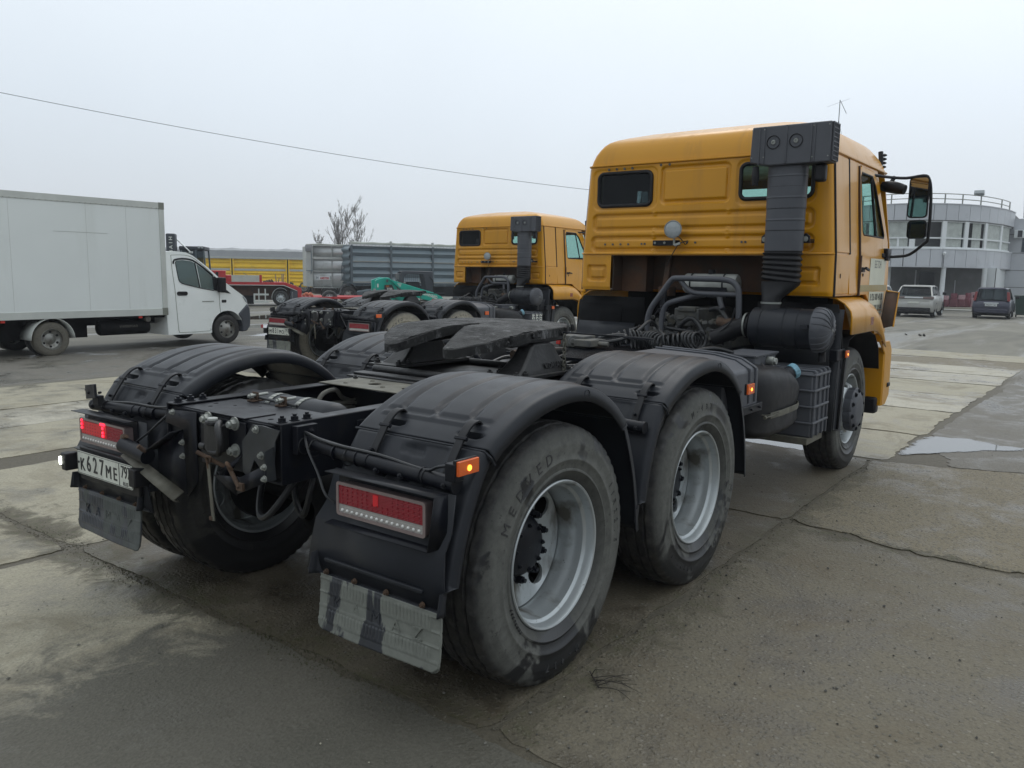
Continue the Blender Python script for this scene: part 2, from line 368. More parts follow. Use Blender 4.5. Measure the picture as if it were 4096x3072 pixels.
# ---------------------------------------------------------------- geometry helpers
class G:
    def __init__(s): s.v = []; s.f = []
    def add(s, vs, fs):
        o = len(s.v); s.v += [tuple(p) for p in vs]; s.f += [tuple(i + o for i in f) for f in fs]; return s
    def box(s, x0, x1, y0, y1, z0, z1):
        vs = [(x, y, z) for x in (x0, x1) for y in (y0, y1) for z in (z0, z1)]
        return s.add(vs, [(0, 1, 3, 2), (4, 6, 7, 5), (0, 4, 5, 1), (2, 3, 7, 6), (0, 2, 6, 4), (1, 5, 7, 3)])
    def obox(s, c, size, rot=(0, 0, 0)):
        from mathutils import Euler
        mt = Euler(rot).to_matrix(); c = Vector(c)
        vs = [c + mt @ Vector((sx * size[0] / 2, sy * size[1] / 2, sz * size[2] / 2)) for sx in (-1, 1) for sy in (-1, 1) for sz in (-1, 1)]
        return s.add(vs, [(0, 1, 3, 2), (4, 6, 7, 5), (0, 4, 5, 1), (2, 3, 7, 6), (0, 2, 6, 4), (1, 5, 7, 3)])
    def cyl(s, a, b, r, r2=None, n=14, cap=True):
        a = Vector(a); b = Vector(b); d = (b - a).normalized()
        r2 = r if r2 is None else r2
        u = d.orthogonal().normalized(); w_ = d.cross(u)
        vs = []
        for p, q in ((a, r), (b, r2)):
            for i in range(n):
                t = 2 * PI * i / n; vs.append(p + u * (q * math.cos(t)) + w_ * (q * math.sin(t)))
        fs = [(i, (i + 1) % n, n + (i + 1) % n, n + i) for i in range(n)]
        if cap: fs += [tuple(range(n))[::-1], tuple(range(n, 2 * n))]
        return s.add(vs, fs)
    def tube(s, pts, r, n=8, smooth=4, closed=False, cap=True, flat=None):
        P = [Vector(p) for p in pts]
        if smooth and len(P) > 2:
            Q = []
            L = len(P)
            rng = range(L if closed else L - 1)
            for i in rng:
                p0 = P[(i - 1) % L] if (closed or i > 0) else P[0] * 2 - P[1]
                p1 = P[i]; p2 = P[(i + 1) % L]
                p3 = P[(i + 2) % L] if (closed or i + 2 < L) else P[-1] * 2 - P[-2]
                for k in range(smooth):
                    t = k / smooth
                    Q.append(0.5 * ((2 * p1) + (p2 - p0) * t + (2 * p0 - 5 * p1 + 4 * p2 - p3) * t * t + (3 * p1 - p0 - 3 * p2 + p3) * t ** 3))
            if not closed: Q.append(P[-1])
            P = Q
        L = len(P); vs = []; u = None
        for i in range(L):
            if closed: d = P[(i + 1) % L] - P[(i - 1) % L]
            else: d = P[min(i + 1, L - 1)] - P[max(i - 1, 0)]
            if d.length < 1e-9: d = Vector((1, 0, 0))
            d.normalize()
            if u is None: u = d.orthogonal().normalized()
            u = (u - d * u.dot(d)); u = u.normalized() if u.length > 1e-6 else d.orthogonal().normalized()
            w_ = d.cross(u)
            rr = r(i / (L - 1)) if callable(r) else r
            for k in range(n):
                t = 2 * PI * k / n; vs.append(P[i] + u * (rr * math.cos(t)) + w_ * (rr * math.sin(t)))
        fs = []
        for i in range(L if closed else L - 1):
            j = (i + 1) % L
            for k in range(n): fs.append((i * n + k, i * n + (k + 1) % n, j * n + (k + 1) % n, j * n + k))
        if cap and not closed: fs += [tuple(range(n))[::-1], tuple(range((L - 1) * n, L * n))]
        return s.add(vs, fs)
    def prism(s, poly, ax, a, b):
        """2-D outline extruded along ax from a to b; the outline lies in the other two axes in order"""
        n = len(poly)
        def mk(p, t): return {'x': (t, p[0], p[1]), 'y': (p[0], t, p[1]), 'z': (p[0], p[1], t)}[ax]
        vs = [mk(p, a) for p in poly] + [mk(p, b) for p in poly]
        fs = [(i, (i + 1) % n, n + (i + 1) % n, n + i) for i in range(n)] + [tuple(range(n))[::-1], tuple(range(n, 2 * n))]
        return s.add(vs, fs)
    def lathe(s, prof, c=(0, 0, 0), ax='y', n=32, sgn=1, wob=None):
        """prof: (along axis, radius)"""
        vs = []
        for a, r in prof:
            for i in range(n):
                t = 2 * PI * i / n
                rr = r + (wob(a, r, i) if wob else 0)
                p, q = rr * math.cos(t), rr * math.sin(t)
                if ax == 'y': vs.append((c[0] + p, c[1] + a * sgn, c[2] + q))
                elif ax == 'x': vs.append((c[0] + a * sgn, c[1] + p, c[2] + q))
                else: vs.append((c[0] + p, c[1] + q, c[2] + a * sgn))
        fs = []
        for j in range(len(prof) - 1):
            for i in range(n): fs.append((j * n + i, j * n + (i + 1) % n, (j + 1) * n + (i + 1) % n, (j + 1) * n + i))
        return s.add(vs, fs)
    def grid(s, fn, nu, nv, skip=None):
        vs = [fn(i / nu, j / nv) for j in range(nv + 1) for i in range(nu + 1)]
        fs = []
        for j in range(nv):
            for i in range(nu):
                if skip and skip((i + .5) / nu, (j + .5) / nv): continue
                a = j * (nu + 1) + i; fs.append((a, a + 1, a + nu + 2, a + nu + 1))
        return s.add(vs, fs)
    def loft(s, rings, closed=True, cap=False):
        n = len(rings[0]); vs = [p for r in rings for p in r]; fs = []
        for j in range(len(rings) - 1):
            for i in range(n if closed else n - 1):
                k = (i + 1) % n; fs.append((j * n + i, j * n + k, (j + 1) * n + k, (j + 1) * n + i))
        if cap: fs += [tuple(range(n))[::-1], tuple(range((len(rings) - 1) * n, len(rings) * n))]
        return s.add(vs, fs)
    def bolt(s, p, d, r=0.011, h=0.008):
        p = Vector(p); d = Vector(d).normalized()
        s.cyl(p, p + d * 0.003, r * 1.35, n=10); s.cyl(p + d * 0.003, p + d * (0.003 + h), r, n=6)
        return s.cyl(p + d * (0.003 + h), p + d * (0.003 + h * 1.6), r * 0.5, n=8)
    def build(s, name, mat, parent=None, bev=0.0, ang=38, loc=None, rot=None, fix=True, seg=2, solid=0.0):
        me = bpy.data.meshes.new(name)
        org = Vector(loc) if loc is not None else Vector((0, 0, 0))
        me.from_pydata(s.v, [], s.f)
        me.update()
        if fix:
            bm = bmesh.new(); bm.from_mesh(me)
            bmesh.ops.recalc_face_normals(bm, faces=bm.faces[:])
            bm.to_mesh(me); bm.free()
        me.materials.append(mat if not isinstance(mat, str) else M[mat])
        me.polygons.foreach_set('use_smooth', [True] * len(me.polygons))
        me.set_sharp_from_angle(angle=R(ang))
        o = bpy.data.objects.new(name, me); COL.objects.link(o)
        if parent: o.parent = parent
        o.location = org
        if rot: o.rotation_euler = rot
        if solid:
            md = o.modifiers.new('solid', 'SOLIDIFY'); md.thickness = solid; md.offset = 0
        if bev:
            md = o.modifiers.new('bevel', 'BEVEL'); md.width = bev; md.segments = seg; md.limit_method = 'ANGLE'; md.angle_limit = R(35)
        return o

def rr(x0, x1, z0, z1, r, n=4):
    pts = []
    for cx, cz, a0 in ((x1 - r, z1 - r, 0), (x0 + r, z1 - r, 90), (x0 + r, z0 + r, 180), (x1 - r, z0 + r, 270)):
        for i in range(n + 1):
            a = R(a0 + 90 * i / n); pts.append((cx + r * math.cos(a), cz + r * math.sin(a)))
    return pts

def circle(cx, cz, r, n=16): return [(cx + r * math.cos(2 * PI * i / n), cz + r * math.sin(2 * PI * i / n)) for i in range(n)]

def inside(p, poly):
    x, y = p; c = False; n = len(poly); j = n - 1
    for i in range(n):
        xi, yi = poly[i]; xj, yj = poly[j]
        if (yi > y) != (yj > y) and x < (xj - xi) * (y - yi) / (yj - yi) + xi: c = not c
        j = i
    return c

def plate(g, outer, holes, mapf, thick, extra=()):
    """flat plate with real openings; mapf(u, v) -> 3-D point; thick = offset vector"""
    vs = []; es = []
    for loop in [outer] + list(holes):
        o = len(vs); vs += [Vector(p) for p in loop]; es += [(o + i, o + (i + 1) % len(loop)) for i in range(len(loop))]
    for a, b in extra:
        o = len(vs); vs += [Vector(a), Vector(b)]; es.append((o, o + 1))
    rv, _, rf, *_x = delaunay_2d_cdt(vs, es, [], 0, 1e-5)
    fs = []
    for f in rf:
        c = sum((rv[i] for i in f), Vector((0, 0))) / len(f)
        if inside(c, outer) and not any(inside(c, h) for h in holes): fs.append(tuple(f))
    n = len(rv); t = Vector(thick)
    A = [Vector(mapf(p[0], p[1])) for p in rv]
    allv = A + [p + t for p in A]
    cnt = {}
    for f in fs:
        for i in range(len(f)):
            e_ = (f[i], f[(i + 1) % len(f)]); cnt[e_] = 1
    allf = list(fs) + [tuple(i + n for i in f[::-1]) for f in fs]
    for (a_, b_) in cnt:
        if (b_, a_) not in cnt: allf.append((a_, b_, b_ + n, a_ + n))
    return g.add(allv, allf)

def text_mesh(txt, size, depth=0.0, bold=0.0, align='CENTER', sx=1.0):
    cu = bpy.data.curves.new('lettering', 'FONT'); cu.body = txt; cu.size = size; cu.extrude = depth; cu.offset = bold
    cu.align_x = align; cu.align_y = 'CENTER'; cu.resolution_u = 3
    o = bpy.data.objects.new('lettering', cu); COL.objects.link(o)
    dg = bpy.context.evaluated_depsgraph_get(); dg.update()
    me = bpy.data.meshes.new_from_object(o.evaluated_get(dg))
    bpy.data.objects.remove(o); bpy.data.curves.remove(cu)
    vs = [(v.co.x * sx, v.co.y, v.co.z) for v in me.vertices]; fs = [tuple(p.vertices) for p in me.polygons]
    bpy.data.meshes.remove(me)
    return vs, fs

def text_on(g, txt, size, origin, ex, ey, depth=0.001, bold=0.0, sx=1.0, align='CENTER'):
    vs, fs = text_mesh(txt, size, depth, bold, align, sx)
    ex = Vector(ex).normalized(); ey = Vector(ey).normalized(); ez = ex.cross(ey); o = Vector(origin)
    return g.add([o + ex * v[0] + ey * v[1] + ez * v[2] for v in vs], fs)

def empty(name, loc=(0, 0, 0), rz=0, parent=None):
    o = bpy.data.objects.new(name, None); COL.objects.link(o); o.location = loc; o.rotation_euler = (0, 0, rz)
    o.empty_display_size = 0.2
    if parent: o.parent = parent
    return o

def tag(o, label=None, cat=None, group=None, kind=None):
    if label: o['label'] = label
    if cat: o['category'] = cat
    if group: o['group'] = group
    if kind: o['kind'] = kind
    return o

def copy_tree(o, parent=None):
    c = o.copy(); COL.objects.link(c)
    if parent: c.parent = parent
    for ch in list(o.children): copy_tree(ch, c)
    return c

def ground_z(x, y):
    d = math.hypot(x - 1, y) - 6.5
    k = 0.6
    return -0.0095 * (math.log1p(math.exp(d / k)) * k if d / k < 30 else d)

def merge(*gs):
    o = G()
    for g in gs: o.add(g.v, g.f)
    return o
# ================================================================ tractor unit
BO = 1.3233      # bogie spacing
WB = 4.5557      # rear axle to front axle

def sstep(a, b, x):
    t = min(1, max(0, (x - a) / (b - a))); return t * t * (3 - 2 * t)

def sd_rr(u, v, cx, cy, hx, hy, r):
    qx, qy = abs(u - cx) - hx + r, abs(v - cy) - hy + r
    return math.hypot(max(qx, 0), max(qy, 0)) + min(max(qx, qy), 0) - r

TYRE_PROF = [(-.100, .292), (-.116, .305), (-.130, .335), (-.1395, .375), (-.1405, .415), (-.136, .455), (-.130, .478), (-.1265, .487), (-.122, .494), (-.1175, .506), (-.108, .513),
             (-.084, .520), (-.081, .510), (-.073, .510), (-.070, .522), (-.034, .5245), (-.031, .512), (-.023, .512), (-.020, .525),
             (.020, .525), (.023, .512), (.031, .512), (.034, .5245), (.070, .522), (.073, .510), (.081, .510), (.084, .520),
             (.108, .513), (.1175, .506), (.122, .494), (.1265, .487), (.130, .478), (.136, .455), (.1392, .447), (.1392, .441), (.1405, .415), (.1402, .392), (.1432, .388), (.1432, .382), (.1395, .378), (.134, .348), (.1375, .344), (.1375, .338), (.131, .334), (.116, .305), (.100, .292)]

def tyre_geo(sgn=-1, lug=0.0, words=(), zc=0.505):
    n = 180
    g = G(); gl_ = G()
    def wob(a, r, i):
        d = 0
        if r > 0.5:
            if abs(a) > 0.105: d = -0.006 if i % 3 == 0 else 0
            elif abs(a) > 0.083 and lug: d = -lug if i % 6 < 2 else 0
            elif 0.518 < r: d = -0.003 if i % 4 == 0 else 0
        return d
    g.lathe(TYRE_PROF, n=n, sgn=sgn, wob=wob)
    for txt, a0, rad, size, sp in words:
        L = len(txt)
        for k, ch in enumerate(txt):
            if ch == ' ': continue
            an = R(a0 - (k - (L - 1) / 2) * sp)
            c = Vector((rad * math.cos(an), sgn * 0.1385, rad * math.sin(an)))
            up = Vector((math.cos(an), 0, math.sin(an))); side = Vector((math.sin(an), 0, -math.cos(an)))
            vs, fs = text_mesh(ch, size, 0.0034, 0.0)
            gl_.add([c + side * v[0] + up * v[1] + Vector((0, sgn, 0)) * (v[2]) for v in vs], fs)
    for gg in (g, gl_):
        vs = []
        for v in gg.v:
            z = v[2]; y = v[1]
            if z < -zc:
                z = -zc
            if z < -0.33: y = y * (1 + 0.10 * ((-z - 0.33) / 0.2) * (1 if abs(v[1]) > .1 else 0.4))
            vs.append((v[0], y, z))
        gg.v = vs
    return g, gl_

_TY = {}
def tyre_obj(kind, sgn, parent, mat):
    key = (kind, sgn)
    if key not in _TY:
        words = {'rear': [('MEDVED', 128, .415, .062, 9.5), ('11R22.5', 12, .425, .040, 6.0), ('И-437', -88, .44, .040, 7.0), ('TUBELESS', -150, .345, .014, 3.0)],
                 'mid': [('И-437', 95, .43, .042, 7.5), ('MEDVED', -35, .415, .058, 9.5), ('11R22.5', -120, .42, .036, 6)],
                 'front': [('KAMA', 60, .415, .055, 10)], 'inner': []}[kind]
        ga, gb = tyre_geo(sgn, 0.010 if kind == 'inner' else 0.006, words)
        o = ga.build('tyre', mat, parent, ang=50); l_ = None
        if words:
            l_ = gb.build('tyre_lettering', 'tyre_letter', parent); l_['kind'] = 'stuff'
        _TY[key] = (o.data, l_.data if l_ else None)
        return o
    o = bpy.data.objects.new('tyre', _TY[key][0]); COL.objects.link(o); o.parent = parent
    if _TY[key][1]:
        l_ = bpy.data.objects.new('tyre_lettering', _TY[key][1]); COL.objects.link(l_); l_.parent = parent; l_['kind'] = 'stuff'
    return o

_RM = {}
def wheel(kind, x, y, sgn, root, mat='tyre', rot=0):
    """kind rear/mid (dished outer wheel), inner, front"""
    k2 = 'front' if kind == 'front' else ('inner' if kind == 'inner' else 'dual')
    key = (k2, sgn)
    if key not in _RM:
        g = G()
        if k2 != 'front':
            prof = [(.098, .2900), (.108, .2985), (.116, .2990), (.1195, .2945), (.117, .288), (.108, .2835), (.088, .2815), (.080, .279), (.070, .268), (.050, .266), (.028, .264), (.016, .258), (-.030, .256), (-.040, .257), (-.052, .263), (-.100, .266), (-.112, .285)]
            g.lathe(prof, n=96, sgn=sgn)
            hol = [circle(.200 * math.cos(R(a)), .200 * math.sin(R(a)), .045, 20) for a in (38, 128, 218, 308)]
            def mp(u, v):
                r = math.hypot(u, v)
                a = -.066 - .010 * sstep(.24, .17, r) + 0.014 * sstep(.235, .258, r)
                return (u, sgn * a, v)
            gg = G(); plate(gg, circle(0, 0, .258, 64), hol + [circle(0, 0, .10, 24)], mp, (0, -sgn * .012, 0), extra=[])
            # rings so the dish curves
            g.add(gg.v, gg.f)
        else:
            prof = [(.098, .2900), (.108, .2985), (.116, .2990), (.1195, .2945), (.115, .286), (.100, .279), (.070, .272), (.045, .266), (.02, .262), (.000, .255)]
            g.lathe(prof, n=96, sgn=sgn)
            prof2 = [(-.01, .262), (.035, .255), (.072, .243), (.100, .222), (.112, .20), (.114, .10)]
            hol = [circle(.225 * math.cos(R(a)), .225 * math.sin(R(a)), .030, 16) for a in range(18, 378, 45)]
            def mp2(u, v):
                r = math.hypot(u, v)
                a = .115 - .105 * sstep(.195, .262, r)
                return (u, sgn * a, v)
            gg = G(); plate(gg, circle(0, 0, .262, 64), hol + [circle(0, 0, .09, 24)], mp2, (0, -sgn * .01, 0), extra=[((.20 * math.cos(R(a)), .20 * math.sin(R(a))), (.20 * math.cos(R(a + 11.25)), .20 * math.sin(R(a + 11.25)))) for a in [i * 11.25 for i in range(32)]])
            g.add(gg.v, gg.f)
        w_ = g.build('wheel', 'rim', root, loc=(x, y, .505), ang=30, fix=False)
        _RM[key] = w_.data
    else:
        w_ = bpy.data.objects.new('wheel', _RM[key]); COL.objects.link(w_); w_.parent = root; w_.location = (x, y, .505)
    t = tyre_obj(kind, sgn, w_, mat)
    if k2 == 'inner': return w_
    if k2 == 'dual':
        hb = G().lathe([(-.09, .128), (-.058, .128), (-.050, .124), (-.046, .122), (-.034, .112), (-.022, .100), (-.016, .085), (-.014, 0.001)], n=40, sgn=sgn)
        for i in range(8):
            a = 2 * PI * i / 8; hb.bolt((.09 * math.cos(a), sgn * -.018, .09 * math.sin(a)), (0, sgn, 0), .008, .007)
        hb.build('hub', 'frame_black', w_, ang=35)
        nut_a, nut_r, nl = -.070, .142, .044
    else:
        g = G().lathe([(.108, .180), (.150, .186), (.172, .186), (.184, .178), (.190, .150), (.200, .135), (.204, .10), (.206, .001)], n=60, sgn=sgn,
                      wob=lambda a, r, i: (-0.008 if (i % 6 < 1 and r > .175) else 0))
        g.build('hub', 'gray_plastic', w_, ang=30)
        nut_a, nut_r, nl = .186, .158, .018
    first = None
    for i in range(10):
        a = R(36 * i + 14 + rot)
        if first is None:
            q = G().cyl((0, 0, 0), (0, sgn * .006, 0), .021, n=14).cyl((0, sgn * .006, 0), (0, sgn * nl * .7, 0), .0165, n=6).cyl((0, sgn * nl * .7, 0), (0, sgn * nl, 0), .010, n=8)
            first = q.build('lug_nut', 'frame_black', w_, ang=30); oo = first
        else:
            oo = first.copy(); COL.objects.link(oo); oo.parent = w_
        oo.location = (nut_r * math.cos(a), sgn * nut_a, nut_r * math.sin(a))
    return w_

CAP_P = [(-.478, 1.012), (-.43, 1.045), (-.36, 1.082), (-.28, 1.116), (-.18, 1.147), (-.05, 1.168), (.07, 1.172), (.19, 1.154), (.30, 1.113), (.40, 1.053), (.478, .985)]
REAR_P = [(-.487, 1.004), (-.535, .935), (-.585, .840), (-.628, .730), (-.660, .610), (-.685, .487)]
FRONT_P = [(.484, .980), (.530, .885), (.580, .760), (.617, .620), (.645, .450)]

def path_eval(P, n):
    """resample polyline with Catmull-Rom; returns points and normals"""
    Q = []
    L = len(P)
    V = [Vector(p) for p in P]
    for k in range(n + 1):
        s = k / n * (L - 1); i = min(int(s), L - 2); t = s - i
        p0 = V[i - 1] if i > 0 else V[0] * 2 - V[1]; p1 = V[i]; p2 = V[i + 1]; p3 = V[i + 2] if i + 2 < L else V[-1] * 2 - V[-2]
        Q.append(0.5 * ((2 * p1) + (p2 - p0) * t + (2 * p0 - 5 * p1 + 4 * p2 - p3) * t * t + (3 * p1 - p0 - 3 * p2 + p3) * t ** 3))
    T = [(Q[min(i + 1, n)] - Q[max(i - 1, 0)]).normalized() for i in range(n + 1)]
    Nn = [Vector((-t.y, t.x)) for t in T]
    for i in range(len(Nn)):
        if Nn[i].y < 0 and abs(Nn[i].y) > .2: Nn[i] = -Nn[i]
    return Q, Nn

def fender_sheet(P, s, yi, yo, ns, relief=None, flange=.058, ny=56, outer_only=False):
    Q, Nn = path_eval(P, ns)
    sec = []   # (y, drop)
    W = yo - yi
    sec += [(yi - .002, -flange), (yi, -.02), (yi + .008, -.006)]
    for k in range(ny + 1): sec.append((yi + .02 + (W - .045) * k / ny, 0.0))
    sec += [(yo - .007, -.0015), (yo - .001, -.007), (yo + .002, -.030), (yo + .004, -flange)]
    g = G(); m_ = len(sec)
    vs = []
    for i, (q, nn) in enumerate(zip(Q, Nn)):
        u = i / ns
        for (y, d) in sec:
            h = d
            if relief and d > -.005: h += relief(u, y)
            vs.append((q.x + nn.x * h, s * y, q.y + nn.y * h))
    fs = []
    for i in range(ns):
        for j in range(m_ - 1):
            a = i * m_ + j; fs.append((a, a + 1, a + m_ + 1, a + m_))
    return g.add(vs, fs)

def cap_relief(u, y):
    h = 0.0
    step = sstep(.135, .150, u) * (1 - sstep(.86, .90, u))
    ins = sstep(.655, .675, y) * (1 - sstep(1.165, 1.185, y))
    plateau = 0.009 * ins
    gr = 0
    for yc in (.735, .905, 1.075):
        gr = max(gr, 1 - sstep(.008, .019, abs(y - yc - (.02 * (1 - sstep(.12, .3, u)) if True else 0))))
    h += step * (plateau - 0.013 * gr * sstep(.17, .21, u))
    # transverse dip that marks the front edge of the raised panels
    h -= 0.008 * ins * (1 - sstep(.010, .022, abs(u - .175))) * (1 - gr)
    # pockets for the straps
    for yc in (.765, 1.135):
        d = sd_rr(u * .96, y, .084, yc, .022, .052, .018)
        h -= 0.030 * (1 - sstep(-.006, .004, d))
    return h

def rear_relief(u, y):
    h = -0.010 * (1 - sstep(-.006, .006, sd_rr(u * .62, y, .13, 1.0, .12, .09, .02)))
    h -= 0.010 * (1 - sstep(-.006, .006, sd_rr(u * .62, y, .06, .93, .025, .05, .01)))
    h += 0.014 * (1 - sstep(-.004, .006, sd_rr(u * .62, y, .52, .91, .012, .23, .012)))
    return h

def build_tractor(name):
    T = empty(name)
    # ------------- wheels
    for s in (-1, 1):
        wheel('rear', 0, s * 1.105, s, T)
        wheel('mid', BO, s * 1.105, s, T, rot=20)
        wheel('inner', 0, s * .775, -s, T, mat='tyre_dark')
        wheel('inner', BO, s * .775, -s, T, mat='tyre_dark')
        wheel('front', WB, s * 1.030, s, T)
    # ------------- frame
    for s in (-1, 1):
        g = G()
        g.box(-.68, 5.35, s * .400, s * .392, .78, 1.02)
        g.box(-.68, 5.35, s * .392, s * .318, 1.012, 1.02)
        g.box(-.68, 5.35, s * .392, s * .318, .78, .788)
        g.build('frame_rail', 'frame_black', T, bev=.003)
        g = G().box(-.30, 2.6, s * .408, s * .4005, .80, .985)
        for i in range(16):
            g.cyl((-.24 + i * .18, s * .408, .95), (-.24 + i * .18, s * .418, .95), .011, .006, n=8); g.cyl((-.24 + i * .18, s * .408, .84), (-.24 + i * .18, s * .418, .84), .011, .006, n=8)
        g.build('frame_reinforcement', 'frame_black', T, bev=.002)
    # rear crossmember
    g = G()
    hol = [circle(-.55, .04, .027), circle(-.55, -.07, .027), circle(-.50, .16, .010, 10), circle(-.58, .22, .010, 10), circle(-.60, .10, .007, 8), circle(-.46, -.2, .012, 10), circle(-.60, -.23, .012, 10), circle(-.43, -.27, .008, 8), circle(-.52, .27, .012, 10), circle(-.44, .06, .007, 8)]
    plate(g, [(-.655, -.39), (-.37, -.39), (-.37, .39), (-.655, .39)], hol, lambda u, v: (u, v, 1.0), (0, 0, .009))
    g.box(-.663, -.655, -.39, .39, .80, 1.004); g.box(-.37, -.362, -.39, .39, .80, 1.008)
    g.build('rear_crossmember', 'frame_black', T, bev=.004)
    g = G().box(-.674, -.6635, -.165, .150, .79, .995).box(-.674, -.52, -.160, .150, 1.0095, 1.014)
    g.build('tow_plate', 'frame_black', T, bev=.003)
    for (a, b, cc) in ((.30, .75, 0), (1.4, 1.46, 0), (2.1, 2.16, 0), (2.9, 2.96, 0)):
        G().box(a, min(b, a + .08), -.39, .39, .80, .99).build('crossmember', 'frame_black', T, bev=.004)
    g = G()
    for s, yy in ((1, .362), (-1, -.362)):
        for xx in (-.645, -.585, -.525):
            g.bolt((xx, yy, 1.02), (0, 0, 1), .016, .014)
    g.build('frame_bolts', 'frame_black', T)
    # pintle coupling
    g = G()
    g.box(-.725, -.674, -.055, .045, .865, .975); g.cyl((-.715, -.005, .975), (-.715, -.005, .992), .03, n=16)
    g.tube([(-.70, -.03, .985), (-.735, -.07, .975), (-.745, -.095, .93), (-.74, -.085, .885), (-.72, -.04, .862), (-.71, .02, .858), (-.69, .07, .868)], .014, n=10)
    g.cyl((-.70, .07, .87), (-.70, .11, .87), .016, n=10)
    cp = g.build('tow_pintle', 'grease_plain', T, bev=.004)
    G().cyl((-.715, -.005, .992), (-.715, -.005, 1.004), .021, n=16).build('grease_cap', 'tank_white', cp, bev=.003)
    g = G()
    for yy, zz in ((.085, .985), (-.100, .985), (-.100, .875)): g.cyl((-.674, yy, zz), (-.680, yy, zz), .028, n=16); g.cyl((-.680, yy, zz), (-.700, yy, zz), .020, n=6); g.cyl((-.700, yy, zz), (-.712, yy, zz), .012, n=10)
    g.build('pintle_bolts', 'zinc', cp)
    # air tank behind the crossmember
    g = G().lathe([(-.36, .02), (-.352, .06), (-.33, .088), (-.30, .097), (.30, .097), (.33, .088), (.352, .06), (.36, .02)], (-.235, .12, .930), 'y', 40)
    at = g.build('air_tank', 'black_plastic', T, ang=60)
    for yy in (.19, -.01):
        g = G()
        for k in range(14):
            a0, a1 = R(10 + 12 * k), R(22 + 12 * k); r_ = .0995
            c = (-.235, .930)
            g.add([(c[0] + r_ * math.cos(a), yv, c[1] + r_ * math.sin(a)) for a in (a0, a1) for yv in (yy - .014, yy + .014)], [(0, 1, 3, 2)])
        g.build('strap', 'zinc', at, solid=.003)
        g = G().box(-.40, -.34, yy - .022, yy + .022, 1.010, 1.017).box(-.372, -.366, yy - .022, yy + .022, 1.017, 1.052).bolt((-.385, yy, 1.017), (0, 0, 1), .009, .008)
        g.build('clamp', 'rust', at, bev=.002)
        G().cyl((-.41, yy, 1.036), (-.31, yy - .01, 1.040), .007, n=8).cyl((-.40, yy, 1.036), (-.385, yy, 1.036), .013, n=6).build('clamp_bolt', 'zinc', at)
    G().tube([(-.365, .22, 1.030), (-.362, .05, 1.022), (-.36, -.09, 1.016)], .007, n=8).build('pipe', 'cable', at)
    # rail hoses and corrugated looms
    g = G()
    for k in range(5):
        pts = [(x_, .30 + .02 * math.sin(x_ * 7 + k) - .006 * k, .90 + .022 * math.sin(x_ * 9 + 2 * k) + .012 * (k % 3)) for x_ in [-.32 + .11 * i for i in range(16)]]
        g.tube(pts, .008 + .002 * (k % 2), n=6, smooth=3)
    g.tube([(.05, .28, .93), (.09, .27, .985), (.17, .27, .995), (.22, .28, .95), (.30, .29, .92)], .012, n=8)
    g.tube([(-.05, .27, .90), (-.10, .25, .93), (-.16, .25, .90), (-.1, .26, .87), (-.02, .28, .885)], .009, n=8)
    g.build('hose_loom', 'hose_grey', T)
    g = G()
    for k in range(6):
        yy = -.28 + .11 * k
        pts = [(1.25 + .13 * i, yy + .03 * math.sin(i * 1.3 + k * 2), 1.035 + .018 * math.sin(i * .9 + k)) for i in range(11)]
        g.tube(pts, .012 if k % 2 else .009, n=8, smooth=3)
    g.tube([(1.45, .05, 1.06), (1.7, .02, 1.10), (1.95, .12, 1.08), (2.2, .2, 1.06)], .03, n=10)
    g.build('air_lines', 'cable', T)
    G().cyl((1.50, .13, 1.085), (1.60, .10, 1.09), .035, n=16).cyl((1.60, .10, 1.09), (1.66, .085, 1.09), .020, n=12).build('filter_cartridge', 'rust', T)
    # axles, differentials, springs
    for xa in (0, BO):
        g = G().cyl((xa, -.68, .505), (xa, .68, .505), .075, n=20)
        g.lathe([(-.24, .05), (-.20, .12), (-.10, .18), (0, .20), (.10, .18), (.20, .10), (.24, .05)], (xa, 0, .505), 'x', 24)
        g.cyl((xa, .60, .505), (xa, .66, .505), .21, n=28); g.cyl((xa, -.60, .505), (xa, -.66, .505), .21, n=28)
        g.build('axle', 'deep_black', T, ang=40)
    for s in (-1, 1):
        for k in range(7):
            L = .72 - .075 * k
            g = G(); n_ = 14
            rows = []
            for i in range(n_ + 1):
                t = -1 + 2 * i / n_; zz = .655 + .045 * (L * t) ** 2 / .5 + (.018 * -k) + .09
                rows.append([(BO / 2 + L * t, s * .55 + dy, zz + dz) for dy, dz in ((-.045, 0), (.045, 0), (.045, .014), (-.045, .014))])
            g.loft(rows, cap=True).build('spring_leaf', 'deep_black', T)
        G().box(BO / 2 - .09, BO / 2 + .09, s * .42, s * .60, .55, .78).build('trunnion', 'deep_black', T, bev=.01)
        G().tube([(-.02, s * .45, .72), (.5, s * .43, .80), (.62, s * .42, .82)], .028, n=10).build('torque_rod', 'deep_black', T)
    G().cyl((.25, 0, .56), (BO - .2, 0, .56), .055, n=14).cyl((BO + .2, 0, .60), (3.4, 0, .78), .06, n=14).build('drive_shaft', 'deep_black', T)
    g = G()
    g.tube([(-.55, -.34, .80), (-.60, -.30, .70), (-.62, -.22, .61), (-.60, -.14, .60), (-.55, -.08, .67), (-.5, -.06, .78)], .014, n=8)
    g.tube([(-.50, -.38, .80), (-.53, -.38, .72), (-.52, -.33, .62), (-.48, -.25, .60), (-.45, -.18, .66), (-.42, -.16, .78)], .013, n=8)
    g.build('brake_hoses', 'cable', T)
